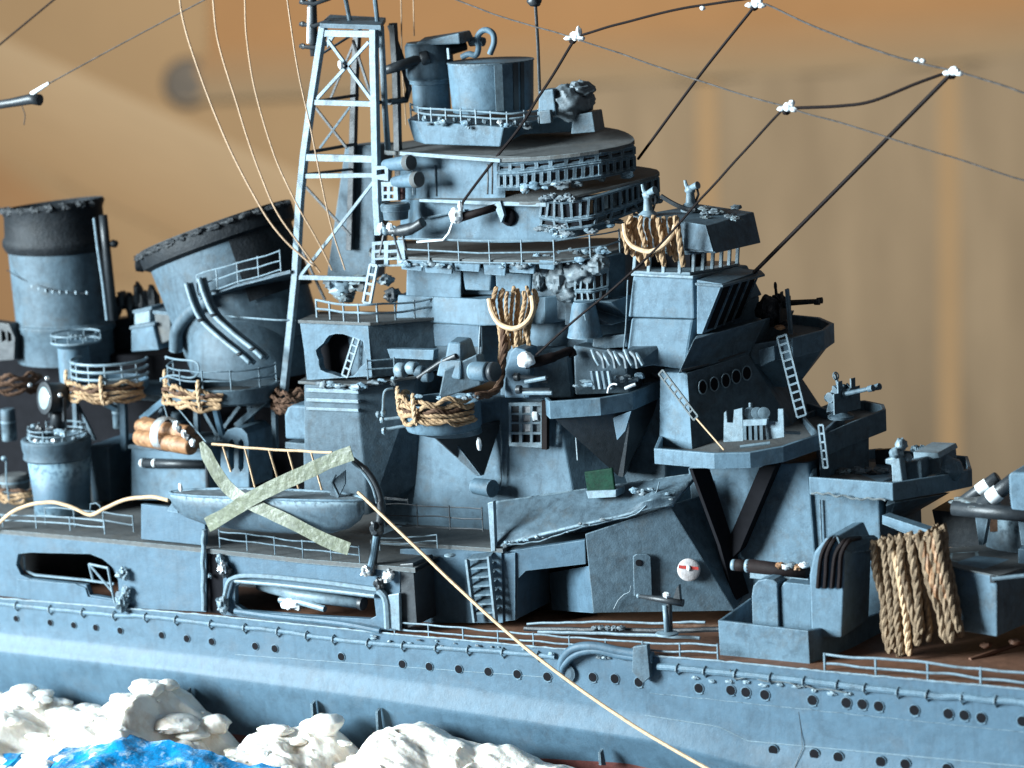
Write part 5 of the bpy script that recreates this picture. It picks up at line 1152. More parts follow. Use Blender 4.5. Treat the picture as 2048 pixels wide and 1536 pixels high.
# spar with insulator, port and hatch on the upper wall
sr = thing('insulator_spar', P(950, 425, 2.8), 'short brown spar carrying a white insulator on the upper bridge wall', 'spar')
q = B(); q.tube([P(918, 436, 2.6), P(960, 424, 2.75), P(1000, 412, 2.95)], [0.10, 0.085, 0.08], 10); q.make('spar', LINE, sr)
q = B(); q.lump(P(912, 432, 2.55), (0.16, 0.13, 0.15), 0.3, 1.6, 2, 12); q.make('insulator', WHITE, sr)
q = B(); q.lump(P(921, 414, 2.55), (0.06, 0.06, 0.12), 0.2, 1.6, 2, 9); q.make('insulator', WHITE, sr)
q = B(); q.tube(P3([(905, 446, 2.55), (898, 466, 2.52), (886, 480, 2.5), (834, 484, 2.5)]), 0.025, 7); q.make('white_wire', WHITE, sr)
q = B(); q.prism(PY([(988, 410), (1000, 402), (1008, 430), (1002, 446)], 2.85), V(0, 0.1, 0)); q.make('bracket', PALE, sr)
q = B(); q.lump(P(1018, 434, 3.05), (0.17, 0.1, 0.19), 0.15, 1.5, 1, 12); q.make('dark_port', VOID, sr)
q = B(); q.tube(smooth_path(P3([(846, 438, 3.05), (890, 428, 3.05), (930, 420, 3.05)]), 4), 0.03, 6); q.make('jackstay', MID, sr)
# ------------------------------------------------------------------ railings on the tower
railing('long pale railing along the upper bridge deck', P3([(800, 520, 2.62), (960, 526, 2.52), (1110, 526, 2.58), (1214, 512, 3.2), (1240, 504, 3.6)]), 0.46, rails=3, r=0.022, step=0.75, smooth=False)
railing('curved pale railing on the block house roof', P3([(634, 632, 2.2), (690, 640, 2.0), (740, 642, 1.98), (800, 638, 2.5), (868, 628, 3.0)]), 0.34, rails=2, r=0.03, step=0.42)
railing('short rail pair beside the round hole', P3([(736, 756, 1.9), (790, 752, 2.2)]), 0.38, rails=2, r=0.022, step=0.9, m=MID)
railing('dark wire railing on the deck between the davit and the sloped shelter', P3([(772, 1050, 0.95), (850, 1054, 0.95), (925, 1058, 0.95), (966, 1060, 0.95)]), 0.46, rails=3, r=0.018, step=0.78, m=DARK)
railing('dark short railing just right of the davit', P3([(764, 1002, 2.0), (816, 1008, 2.0)]), 0.10, rails=2, r=0.015, step=0.6, m=DARK)
railing('pale railing at the edge of the walkway, behind the copper thread', P3([(760, 1098, 0.8), (820, 1098, 0.8), (875, 1094, 0.8)]), 0.25, rails=2, r=0.018, step=1.1)
# core of the tower behind the fittings of the middle deck
tier([(1000, 810, 3.1), (1180, 800, 3.1), (1280, 790, 3.6), (1400, 770, 5.9), (1100, 760, 5.9)], [(1004, 600, 3.3), (1170, 600, 3.3), (1260, 590, 3.8), (1330, 580, 5.9), (1100, 580, 5.9)], 'core_wall', GREY, bt_)
tier([(1140, 1100, 3.3), (1330, 1050, 3.5), (1400, 1020, 4.2), (1500, 980, 6), (1250, 990, 6)], [(1180, 780, 3.3), (1330, 760, 3.5), (1400, 740, 4.2), (1500, 720, 6), (1250, 740, 6)], 'core_wall', MID, bt_)
# ------------------------------------------------------------------ pilot house
ph = thing('pilot_house', P(1320, 735, 3.0), 'grey pilot house with an open row of windows and a slatted front hood', 'pilot house')
tier([(1250, 725, 2.95), (1370, 740, 2.9), (1520, 680, 5.2), (1400, 680, 5.6)], [(1262, 636, 3.0), (1386, 640, 2.95), (1520, 590, 5.2), (1400, 590, 5.6)], 'lower_body', GREY, ph, bevel=0.05)
tier([(1256, 634, 2.97), (1388, 638, 2.92), (1525, 590, 5.2), (1400, 590, 5.6)], [(1266, 552, 3.0), (1386, 556, 2.95), (1495, 530, 5.0), (1390, 520, 5.4)], 'body', GREY, ph, bevel=0.03)
slab([(1262, 546, 2.92), (1386, 552, 2.85), (1482, 534, 4.9), (1478, 522, 5.4), (1300, 520, 5.4)], 0.06, 'sill', PALE, ph)
wb = P3([(1268, 545, 2.95), (1330, 548, 2.9), (1378, 548, 2.95), (1430, 540, 3.9), (1474, 530, 4.85)])
wt = P3([(1272, 498, 2.97), (1330, 503, 2.92), (1380, 506, 2.97), (1432, 500, 3.9), (1476, 490, 4.85)])
def open_band(base, top, n, parent, w=0.06):
    L = [0]
    for a, b_ in zip(base, base[1:]): L.append(L[-1] + (b_ - a).length)
    first = None
    for i in range(n + 1):
        d = L[-1] * i / n; j = 0
        while j < len(L) - 2 and L[j + 1] < d: j += 1
        f = (d - L[j]) / (L[j + 1] - L[j]); p, t_ = base[j].lerp(base[j + 1], f), top[j].lerp(top[j + 1], f)
        q = B(); q.bar(p, t_, w, w * 0.8, up=(0, -1, 0)); q.make('window_post', PALE, parent, bevel=0.012)
    for pts, nm in ((base, 'lower_rail'), (top, 'upper_rail')):
        q = B(); q.tube(pts, w * 0.55, 6); q.make(nm, PALE, parent)
open_band(wb, wt, 9, ph, 0.075)
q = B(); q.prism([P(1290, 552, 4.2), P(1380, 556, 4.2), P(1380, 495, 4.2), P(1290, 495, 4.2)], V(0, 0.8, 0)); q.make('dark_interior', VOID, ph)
# roof box
rb_ = thing('roof_box', P(1400, 505, 3.05), 'big chamfered grey box forming the roof of the pilot house, ragged on top', 'roof')
q = B(); q.loft([[P(1262, 494, 3.0), P(1432, 507, 2.85), P(1522, 486, 4.8), P(1400, 470, 5.2)], [P(1264, 432, 3.1), P(1414, 452, 3.0), P(1508, 424, 4.75), P(1400, 408, 5.1)]]); q.make('box', MID, rb_, bevel=0.02)
q = B(); q.prism([P(1368, 443, 2.99), P(1412, 450, 2.93), P(1427, 503, 2.79), P(1368, 496, 2.9)], V(0, -0.015, 0)); q.make('lit_side_sheet', GREY, rb_, bevel=0.01)  # lighter sheet paints the light falling on this side of the box
for i in range(16):
    random.seed(i); q = B(); q.lump(P(1390 + random.random() * 85, 414 + random.random() * 24, 3.6 + random.random()), (0.12, 0.1, 0.05), 0.7, 2, i, 8); q.make('glue_crumb', ROOF if i % 3 else CANVAS, rb_)
# slatted hood
hd = thing('slatted_hood', P(1420, 668, 3.2), 'wedge-shaped hood with dark slanting slats on the front of the pilot house', 'hood')
q = B(); q.prism(PY([(1394, 560), (1444, 568), (1404, 668), (1394, 668)], 2.75), V(0, 1.75, 0)); q.make('wedge', GREY, hd, bevel=0.012)
pt0, pt1 = P(1444, 568, 2.75), P(1404, 668, 2.75)
d_ = (pt1 - pt0); nn_ = V(-d_.z, 0, d_.x).normalized()
if nn_.x < 0: nn_ = -nn_
for k_ in range(4):
    a = 0.14 + k_ * 0.41; w = 0.31
    pts = [pt0 + d_ * 0.1 + V(0, a, 0), pt0 + d_ * 0.1 + V(0, a + w, 0), pt0 + d_ * 0.93 + V(0, a + w, 0), pt0 + d_ * 0.93 + V(0, a, 0)]
    q = B(); q.prism([p + nn_ * 0.012 for p in pts], nn_ * 0.01); q.make('dark_slot', VOID, hd)
    q = B(); q.bar(pt0 + d_ * 0.05 + V(0, a + w + 0.05, 0) + nn_ * 0.03, pt0 + d_ * 0.96 + V(0, a + w + 0.05, 0) + nn_ * 0.03, 0.035); q.make('slat', MID, hd)
slab([(1390, 566, 2.7), (1446, 570, 2.68), (1530, 548, 4.5), (1522, 540, 4.8), (1440, 532, 5.0)], 0.05, 'hood_roof', MID, hd)
# two small binocular stands on the roof box
for i, (u, v, h, y, lab) in enumerate([(1297, 434, 66, 3.4, 'pale binocular stand above the hanging rope bundle on the roof box'), (1382, 418, 58, 4.2, 'pale binocular stand further forward on the roof box, half shaded')]):
    t = thing('binocular_stand', P(u, v, y), lab, 'binoculars', 'binocular stands on the roof box')
    c = P(u, v, y); k = upx(c)
    q = B(); q.lathe(c, [(21 * k, -0.05), (20 * k, 6 * k), (10 * k, 14 * k), (8 * k, h * 0.55 * k), (9 * k, h * 0.6 * k)], 14); q.make('pedestal', PALE, t)
    q = B(); q.lump(c + V(0, 0, h * 0.66 * k), (11 * k, 8 * k, 9 * k), 0.2, 1.5, i, 10); q.make('head', PALE, t)
    q = B(); q.tube([c + V(-4 * k, 0, h * 0.68 * k), c + V(-9 * k, 0, h * 0.84 * k), c + V(-11 * k, 0, h * k)], [5 * k, 4 * k, 3 * k], 8); q.make('eyepiece', PALE, t)
    q = B(); q.tube([c + V(0, 0, h * 0.7 * k), c + V(15 * k, -2 * k, h * 0.82 * k), c + V(19 * k, -3 * k, h * 0.84 * k)], [6 * k, 7 * k, 8 * k], 10); q.make('barrel', PALE, t)
    q = B(); q.tube([c + V(8 * k, 4 * k, 12 * k), c + V(16 * k, 4 * k, h * 0.5 * k), c + V(13 * k, 4 * k, h * 0.75 * k)], 2.4 * k, 6); q.make('dark_stay', DARK, t)
q = B(); q.tube(smooth_path(P3([(1322, 392, 4.0), (1345, 406, 4.0), (1372, 418, 4.0), (1392, 420, 4.0)]), 5), 0.05, 8); q.make('curved_pipe', DARK, label='dark curved pipe between the binocular stands', cat='pipe')
# front of the tower with five oval ports
fp_ = thing('front_tower', P(1480, 890, 2.7), 'slanting grey bridge front with five dark oval ports under a visor', 'bridge front')
tier([(1384, 905, 2.62), (1590, 860, 4.6), (1660, 840, 6.2), (1440, 850, 6.2)], [(1374, 746, 2.66), (1496, 708, 4.0), (1560, 690, 6.2), (1440, 690, 6.2)], 'front_wall', MID, fp_, bevel=0.01)
tier([(1356, 748, 2.55), (1496, 712, 4.0), (1560, 690, 6.2), (1400, 690, 6.2)], [(1388, 678, 2.62), (1534, 636, 4.2), (1590, 620, 6.0), (1420, 630, 6.0)], 'visor', MID, fp_, bevel=0.03)
tier([(1318, 900, 3.0), (1386, 905, 2.66), (1450, 850, 5), (1380, 850, 5)], [(1320, 745, 3.0), (1376, 746, 2.70), (1440, 700, 5), (1370, 700, 5)], 'side_wall', GREY, fp_)
a0, a1, a2 = P(1384, 905, 2.62), P(1590, 860, 4.6), P(1374, 746, 2.66)
nP = (a1 - a0).cross(a2 - a0).normalized()
if nP.dot(CAM - a0) < 0: nP = -nP
sP = nP.cross(V(0, 0, 1)).normalized(); tP = sP.cross(nP)
for u, v, w in ((1405, 774, 7.5), (1428, 768, 8), (1451, 761, 8), (1472, 753, 8.5), (1493, 746, 8.5)):
    p = PN([(u, v)], a0 + nP * 0.02, nP)[0]
    q = B(); loop = [p + sP * math.cos(i * math.pi / 10) * w * 0.0112 * 1.12 + tP * math.sin(i * math.pi / 10) * 0.145 for i in range(20)]
    q.prism(loop, nP * 0.012); q.make('port', VOID, fp_)
    q = B(); q.tube([x_ + nP * 0.012 for x_ in loop], 0.014, 6, closed=True); q.make('port_rim', PALE, fp_)
for a, b_ in (((1362, 742), (1418, 728)), ((1438, 722), (1490, 704))):
    q = B(); q.tube([PN([a], a0 + nP * 0.06, nP)[0], PN([b_], a0 + nP * 0.06, nP)[0]], [0.03, 0.015], 6); q.make('gap_shadow_strip', DARK, fp_)
q = B(); q.lump(P(1560, 655, 4.2), (0.12, 0.1, 0.05), 0.3, 2, 1, 8); q.make('rust_spot', WOOD, fp_)
# ------------------------------------------------------------------ AA gun builder
def aa_gun(label, u, v, y, s, m, face=(0.95, 0.2, 0.14), shield=True, barrels=2, group='light guns on the bridge tubs'):
    c = P(u, v, y); k = upx(c) * s
    t = thing('deck_gun', c, label, 'gun', group)
    d = Vector(face).normalized(); sd = d.cross(V(0, 0, 1)).normalized(); up = sd.cross(d)
    q = B(); q.lathe(c, [(20 * k, 0), (20 * k, 4 * k), (11 * k, 9 * k), (9 * k, 28 * k)], 16); q.make('pedestal', m, t)
    top = c + V(0, 0, 36 * k)
    for s_ in (-1, 1):
        q = B(); q.prism([c + sd * s_ * 13 * k + d * a * k + V(0, 0, b_ * k) for a, b_ in ((-16, 14), (14, 14), (10, 44), (2, 52), (-6, 44))], sd * s_ * 3 * k); q.make('cheek', m, t)
        q = B(); q.lathe(top + sd * s_ * 20 * k - d * 4 * k, [(1 * k, -2 * k), (8 * k, -1 * k), (8 * k, 1 * k), (1 * k, 2 * k)], 14, axis=sd); q.make('handwheel', m, t)
    for i in range(barrels):
        o_ = (i - (barrels - 1) / 2) * 15
        p = top + sd * o_ * k
        q = B(); q.tube([p - d * 22 * k, p - d * 6 * k, p + d * 18 * k, p + d * 20 * k, p + d * 66 * k, p + d * 67 * k, p + d * 76 * k], [6 * k, 8 * k, 7 * k, 4 * k, 3 * k, 5 * k, 5.5 * k], 10); q.make('barrel', m, t)
        q = B(); q.box(p + up * 9 * k, (10 * k, 7 * k, 14 * k)); q.make('magazine', m, t, bevel=1.5 * k)
    if shield:
        q = B(); q.prism([c + d * 12 * k + sd * a * k + V(0, 0, b_ * k) for a, b_ in ((-30, 8), (30, 8), (30, 40), (20, 40), (20, 58), (10, 58), (10, 34), (-10, 34), (-10, 58), (-20, 58), (-20, 44), (-30, 44))], d * 2.5 * k); q.make('shield', m, t)
    q = B(); q.tube([top + up * 10 * k, top + up * 34 * k], [3 * k, 2 * k], 7); q.make('sight', m, t)
    q = B(); q.tube([top + up * 30 * k + sd * math.cos(a) * 6 * k + up * math.sin(a) * 6 * k for a in [i * 0.63 for i in range(11)]], 1.2 * k, 5); q.make('ring_sight', m, t)
    return t
def poly_tub(label, rim, h, parent_floor=ROOF, m=None, cone=None, wall=0.09, floor_d=0.2):
    m = m or GREY
    R = P3(rim); c = sum(R, V(0, 0, 0)) / len(R)
    t = thing('gun_platform', c - V(0, 0, h), label, 'gun platform')
    inn = [p + (c - p).normalized() * wall for p in R]
    q = B(); q.loft([[p - V(0, 0, h) for p in inn], [p - V(0, 0, h) for p in R], R, inn, [p - V(0, 0, floor_d) for p in inn]], False); q.make('parapet', m, t, bevel=0.015)
    q = B(); q.loft([[p - V(0, 0, h * 0.98) for p in inn], [p - V(0, 0, floor_d) for p in inn]]); q.make('floor', parent_floor, t)
    if cone:
        apex = P3(cone)
        q = B(); q.loft([apex, [p - V(0, 0, h) for p in inn]], True); q.make('cone', m, t, bevel=0.01)
    return t
# upper right tub with the black gun
poly_tub('small eight-sided gun platform high on the bow side of the bridge', [(1500, 690, 4.1), (1585, 676, 4.2), (1648, 660, 4.9), (1668, 646, 5.6), (1640, 634, 6.4), (1580, 628, 6.6), (1520, 650, 5.6)], 0.42, m=GREY,
         cone=[(1520, 770, 4.6), (1570, 775, 4.7), (1600, 765, 5.0), (1602, 760, 5.3), (1590, 755, 5.6), (1560, 750, 5.7), (1530, 760, 5.2)])
aa_gun('black silhouetted twin gun on the high platform', 1556, 650, 4.9, 1.2, BLACK, (0.98, 0.12, 0.07))
q = B(); q.lump(P(1536, 618, 4.6), (0.24, 0.25, 0.28), 0.3, 1.8, 5, 14); q.make('gun_cluster', BLACK, label='black tangle of gun parts left of the high twin gun', cat='gun gear')
q = B(); q.bar(P(1574, 578, 4.6), P(1582, 668, 4.6), 0.07); q.make('upright_bar', GREY, label='pale upright bar beside the black high gun', cat='bar')
lattice_ladder('tall pale ladder leaning from the high platform to the lower gun platform', P(1564, 672, 4.0), P(1604, 832, 3.6), 0.21, holes=10, bar=0.036, m=MID)
lattice_ladder('brownish thin ladder slanting down to the eight-sided gun platform', P(1322, 744, 2.4), P(1392, 836, 2.2), 0.13, holes=7, bar=0.03, m=ROOF)
q = B(); q.tube([P(1392, 836, 2.2), P(1448, 900, 1.9)], 0.018, 6); q.make('ladder_wire', TAN, label='tan wire from the thin ladder foot to the gun platform', cat='wire')
q = B(); q.prism([P(1516, 700, 4.0), P(1548, 692, 4.0), P(1550, 720, 4.0), P(1520, 734, 4.0)], V(0, 0.2, 0)); q.make('small_window_box', GREY, label='small pale box in the shade under the high platform', cat='box', bevel=0.02)
# big eight-sided platform, two wings
poly_tub('wide eight-sided gun platform over the dark strut', [(1308, 897, 1.75), (1428, 907, 1.55), (1500, 905, 1.75), (1566, 893, 2.2), (1646, 866, 3.0), (1690, 826, 5), (1600, 800, 6), (1450, 810, 5), (1320, 868, 3.2)], 0.32, ROOF, GREY)
poly_tub('farther wing of the gun platform, with its own twin gun', [(1640, 872, 3.0), (1700, 846, 3.9), (1772, 818, 5.0), (1768, 808, 5.7), (1730, 800, 6.4), (1660, 806, 6.2), (1600, 830, 5)], 0.46, ROOF, MID)
q = B(); q.prism([P(1640, 912, 3.12), P(1738, 874, 4.6), P(1738, 940, 4.6), P(1640, 980, 3.12)], V(-0.3, 0.5, 0)); q.make('support_box', MID, label='grey support box under the farther gun platform wing', cat='box', bevel=0.02)
lattice_ladder('narrow pale ladder strip where the two gun platform wings meet', P(1642, 850, 2.8), P(1652, 935, 2.8), 0.10, holes=5, bar=0.035)
aa_gun('grey twin gun with barrels to the bow on the farther platform wing', 1682, 836, 4.2, 1.3, MID, (0.92, -0.3, 0.26))
# stepped gun shield seen from behind on the near wing
gs = thing('deck_gun', P(1505, 884, 2.3), 'grey gun behind a stepped shield, nearest on the wide platform', 'gun', 'light guns on the bridge tubs')
q = B(); q.prism([P(u, v, 2.2) for u, v in [(1447, 884), (1448, 826), (1452, 822), (1454, 845), (1466, 846), (1468, 820), (1484, 816), (1486, 882)]], V(0, 0.05, 0)); q.make('shield', PALE, gs)
q = B(); q.prism([P(u, v, 2.35) for u, v in [(1532, 880), (1530, 842), (1556, 844), (1556, 818), (1566, 818), (1568, 874)]], V(0, 0.05, 0)); q.make('shield', PALE, gs)
for i in range(4):
    q = B(); q.bar(P(1490 + 11 * i, 880, 2.2), P(1489 + 11 * i, 842, 2.25), 0.06); q.make('frame_bar', PALE, gs)
q = B(); q.prism(PY([(1486, 840), (1534, 838), (1532, 850), (1487, 852)], 2.2), V(0, 0.1, 0)); q.make('cross_bar', PALE, gs)
for i, u in enumerate((1500, 1514, 1528)):
    q = B(); q.lathe(P(u, 826, 2.35), [(0.02, -0.03), (0.12, -0.02), (0.12, 0.02), (0.02, 0.03)], 14, axis=V(0.5, -0.8, 0.1)); q.make('handwheel', PALE, gs)
q = B(); q.tube([P(1502, 838, 2.4), P(1501, 806, 2.5)], 0.04, 7); q.make('sight', MID, gs)
q = B(); q.tube([P(1510, 850, 2.4), P(1516, 820, 3.6)], 0.07, 9); q.make('barrel', MID, gs)
q = B(); q.prism(PY([(1487, 846), (1530, 846), (1530, 880), (1487, 880)], 2.42), V(0, 0.1, 0)); q.make('dark_back', DARK, gs)
for i, (a, b_) in enumerate((((1480, 894, 1.85), (1540, 886, 2.1)), ((1560, 864, 2.4), (1600, 866, 2.7)))):
    q = B(); q.tube([P(*a), P(*b_)], 0.035, 7); q.make('loose_rod', PALE, label=['pale rod lying along the front lip of the wide gun platform', 'pale rod lying right of the stepped shield'][i], cat='rod')
# right tub on the front
poly_tub('open five-sided tub at the bow end of the superstructure', [(1618, 954, 2.4), (1785, 966, 2.25), (1888, 950, 3.3), (1944, 938, 4.6), (1936, 912, 6.2), (1760, 896, 6.4), (1640, 908, 4.4)], 0.36, ROOF, GREY)
q = B(); q.tube(wob(smooth_path(P3([(1622, 984, 2.3), (1660, 990, 2.24), (1710, 996, 2.22), (1770, 1002, 2.2)]), 12), 0.06, 6, 3), 0.02, 5); q.make('glue_bead', ROOF, label='wavy brown glue bead under the lip of the bow tub', cat='glue')
lg_ = thing('tub_light_gun', P(1810, 966, 3.0), 'pale blocky gun mount with a knobbed post standing in the bow tub', 'gun mount')
q = B(); q.prism([P(u, v, 2.7) for u, v in [(1784, 966), (1782, 930), (1770, 928), (1770, 918), (1782, 916), (1784, 896), (1796, 892), (1806, 966)]], V(0, 0.25, 0)); q.make('post', PALE, lg_, bevel=0.03)
for p, r in (((1790, 906, 2.6), 0.11), ((1802, 890, 2.8), 0.13), ((1816, 915, 2.9), 0.08), ((1801, 884, 2.8), 0.06)):
    q = B(); q.lump(P(*p), (r, r, r), 0.3, 2, p[0], 9); q.make('knob', PALE, lg_)
q = B(); q.prism(PY([(1806, 926), (1842, 920), (1844, 960), (1808, 964)], 3.0), V(0, 0.8, 0)); q.make('breech_block', MID, lg_, bevel=0.03)
q = B(); q.prism(PY([(1826, 904), (1876, 906), (1880, 916), (1828, 924)], 3.4), V(0, 1.0, 0)); q.make('top_plate', PALE, lg_, bevel=0.02)
q = B(); q.prism(PY([(1836, 922), (1880, 914), (1882, 946), (1838, 956)], 3.45), V(0, 0.9, 0)); q.make('housing', MID, lg_, bevel=0.03)
q = B(); q.lump(P(1896, 938, 3.8), (0.30, 0.3, 0.26), 0.2, 1.5, 2, 14); q.make('covered_gear', GREY, lg_)
q = B(); q.tube(P3([(1832, 920, 3.2), (1834, 954, 3.2)]), 0.05, 8); q.make('dark_rod', DARK, lg_)
for i in range(6):
    q = B(); q.lump(P(1830 + i * 8, 897 + 3 * (i % 2), 4.2), (0.08, 0.1, 0.07), 0.5, 2, i, 7); q.make('handwheel', MID, lg_)
q = B(); q.prism(PY([(1750, 900), (1778, 898), (1780, 940), (1752, 940)], 5.0), V(0, 0.1, 0)); q.make('upright_plate', DARK, label='dark upright plate at the back of the bow tub', cat='plate')
for i in range(9):
    random.seed(40 + i); q = B(); q.lump(P(1640 + i * 15, 945 + 6 * math.sin(i * 2), 3.6 + random.random()), (0.16, 0.12, 0.08), 0.6, 2, i, 8); q.make('ragged_stowage', [ROOF, DARK, CANVAS][i % 3], lg_)
# underside of the bow tub
q = B(); q.loft([[P(1772, 1012, 2.5), P(1790, 1005, 2.5), P(1880, 990, 3.6), P(1900, 985, 4.6), P(1780, 985, 4.6)][::1], [P(1772, 1040, 3.2), P(1780, 1040, 3.2), P(1800, 1040, 3.8), P(1805, 1040, 4.4), P(1780, 1035, 4.4)]][::-1]); q.make('tub_bracket', MID, label='shaded grey bracket tapering below the bow tub', cat='bracket')
q = B(); q.prism([P(1764, 1030, 2.6), P(1862, 1062, 2.2), P(1862, 1078, 2.2), P(1840, 1080, 2.2), P(1764, 1048, 2.6)], V(0.05, 0.25, 0)); q.make('sloping_beam', GREY, label='pale sloping beam running to the rope bundle by the bow tub', cat='beam', bevel=0.012)
# ------------------------------------------------------------------ turret at the right edge
tr = thing('gun_turret', P(2060, 1090, 3.0), 'pale blue-grey gun house with dark barrels at the right edge', 'gun turret')
q = B(); q.prism(PY([(2016, 950), (2024, 944), (2120, 950), (2120, 1026), (2022, 1020), (2018, 990)], 2.6), V(0, 2.0, 0)); q.make('gun_house', GREY, tr, bevel=0.05, seg=3)
for (a, b_, c_, r) in (((1918, 1010, 2.9), (1996, 953, 3.1), 0.62, 0.12), ((1962, 1012, 2.8), (2030, 958, 2.9), 0.40, 0.15)):
    p0, p1 = P(*a), P(*b_); q = B(); q.tube([p0, p0.lerp(p1, 0.97), p1], [r, r, r * 0.85], 12); br = q.make('barrel', DARK, tr)
    q = B(); q.lathe(p0.lerp(p1, c_), [(r * 1.06, -0.12), (r * 1.1, 0), (r * 1.06, 0.12)], 14, axis=p1 - p0, caps=False); q.make('white_band', WHITE, br)
q = B(); q.lump(P(1950, 1006, 2.9), (0.5, 0.3, 0.13), 0.3, 2, 3, 16); q.make('canvas_bag', ROOF, tr)
q = B(); q.tube([P(1906, 1016, 2.7), P(2100, 1034, 2.7)], 0.15, 12); q.make('barrel', DARK, tr)
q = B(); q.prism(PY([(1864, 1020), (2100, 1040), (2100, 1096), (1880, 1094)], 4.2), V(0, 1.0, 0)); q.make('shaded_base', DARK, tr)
for u in (1950, 2035):
    q = B(); q.prism(PY([(u, 1032), (u + 26, 1034), (u + 16, 1090), (u + 8, 1090)], 3.2), V(0, 0.2, 0)); q.make('leg', MID, tr)
q = B(); q.prism(PY([(1978, 1030), (2036, 1034), (2036, 1060), (1980, 1064)], 3.9), V(0, 0.2, 0)); q.make('olive_panel', ROPED, tr)
q = B(); q.tube(wob(P3([(1976, 1030, 3.0), (2000, 1029, 3.0), (2030, 1033, 3.0), (2056, 1040, 3.0)]), 0.03, 5, 2), 0.04, 7); q.make('lashing', TAN, tr)
q = B(); q.lathe(P(2090, 1096, 5.0), [(1.25, -0.6), (1.25, 0.9)], 32); q.make('barbette', MID, tr)
# deck house right
dh = thing('bow_deck_house', P(1990, 1275, 1.6), 'low flat-topped grey deck house at the right edge behind the big rope bundle', 'deck house')
tier([(1880, 1256, 1.7), (1994, 1274, 1.5), (2130, 1215, 4.2), (1990, 1210, 4.4)], [(1880, 1130, 1.7), (1994, 1154, 1.5), (2130, 1110, 4.2), (1990, 1094, 4.4)], 'body', GREY, dh)
slab([(1872, 1126, 1.66), (1996, 1152, 1.44), (2140, 1106, 4.2), (1990, 1088, 4.5), (1880, 1096, 3.6)], 0.03, 'top', ROOF, dh)
q = B(); q.prism(PY([(2036, 1098), (2090, 1100), (2090, 1148), (2036, 1140)], 2.8), V(0, 0.5, 0)); q.make('locker', HULLG, dh, bevel=0.02)
q = B(); q.box(P(1986, 1158, 1.45), (0.09, 0.09, 0.14)); q.make('cleat', DARK, dh)
q = B(); q.tube([P(1984, 1158, 1.4), P(2060, 1150, 1.6), P(2110, 1150, 1.8)], 0.04, 7); q.make('edge_rail', PALE, dh)
# ------------------------------------------------------------------ winch box at the deck edge
wz = thing('splinter_shield', P(1525, 1340, 0.5), 'open-topped pale grey shield box at the deck edge near the bow', 'shield')
A_, B_, C_, D_, E_ = (1500, 1196, 1.9), (1436, 1241, 0.42), (1616, 1262, 0.42), (1700, 1246, 1.7), (1772, 1222, 3.2)
bot = [(1506, 1270, 1.9), (1440, 1314, 0.42), (1620, 1338, 0.42), (1704, 1322, 1.7), (1776, 1298, 3.2)]
tp = P3([A_, B_, C_, D_, E_]); bo_ = P3(bot)
inn = [tp[0] + V(0.06, 0, 0), tp[1] + V(0.06, 0.08, 0), tp[2] + V(-0.06, 0.08, 0), tp[3] + V(-0.07, 0.03, 0), tp[4] + V(-0.07, 0, 0)]
ini = [V(p.x, p.y, b_.z) for p, b_ in zip(inn, bo_)]
q = B(); q.loft([[a, b_, c_, d_] for a, b_, c_, d_ in zip(bo_, tp, inn, ini)]); q.make('wall', GREY, wz, bevel=0.015)
wn = thing('winch', P(1600, 1250, 1.2), 'rounded grey winch drum and housing standing inside the shield box', 'winch')
q = B(); q.prism(PY([(1505, 1262), (1503, 1190), (1506, 1172), (1516, 1161), (1532, 1158), (1546, 1160), (1554, 1166), (1558, 1266)], 0.9), V(0, 0.9, 0)); q.make('drum_guard', GREY, wn, bevel=0.03)
q = B(); q.prism(PY([(1561, 1270), (1560, 1176), (1568, 1164), (1622, 1170), (1624, 1270)], 0.98), V(0, 0.9, 0)); q.make('housing', GREY, wn, bevel=0.03)
q = B(); q.prism(PY([(1622, 1276), (1618, 1150), (1628, 1104), (1650, 1076), (1674, 1074), (1690, 1110), (1684, 1276)], 0.85), V(0, 1.35, 0)); q.make('tall_guard', GREY, wn, bevel=0.05, seg=3)
q = B(); q.loft([[P(1676, 1076, 0.83), P(1756, 1076, 2.2), P(1756, 1100, 2.2), P(1686, 1108, 0.83)], [P(1672, 1072, 0.83), P(1748, 1070, 2.2), P(1750, 1092, 2.2), P(1682, 1100, 0.83)]]); q.make('guard_lip', MID, wn)
for k_, u in enumerate((1640, 1668)):
    for dx in (0, 14):
        q = B(); q.tube(smooth_path(P3([(u + 46 + dx * 0.4, 1072 + k_ * 4, 1.6), (u + 22 + dx * 0.6, 1078 + k_ * 4, 0.86), (u + 4 + dx * 0.8, 1108, 0.79), (u - 2 + dx, 1150, 0.79), (u - 4 + dx, 1176, 0.8)]), 6), 0.045, 8); q.make('black_strap', LINE, wn)
wt_ = thing('brown_rollers', P(1560, 1160, 1.4), 'pair of brown rollers with white ends lying on the winch', 'rollers')
for a, b_, r in (((1498, 1132, 1.4), (1616, 1146, 1.4), 0.14), ((1470, 1130, 1.7), (1500, 1132, 1.75), 0.12)):
    q = B(); q.tube([P(*a), P(*b_)], r, 14); ro = q.make('roller', LINE, wt_)
    q = B(); q.lathe(P(*a), [(r * 0.9, -0.06), (r, -0.02), (r, 0.03)], 14, axis=(1, 0, 0)); q.make('white_end', PALE, ro)
for i in range(5):
    q = B(); q.lump(P(1560 + i * 12, 1130 + 4 * (i % 2), 1.3), (0.09, 0.08, 0.06), 0.5, 2, i, 8); q.make('glue_crumb', [WOOD, WHITE, CANVAS][i % 3], wt_)
q = B(); q.prism(PY([(1500, 1146), (1616, 1158), (1616, 1168), (1500, 1156)], 1.3), V(0, 0.2, 0)); q.make('roller_bed', PALE, wt_)
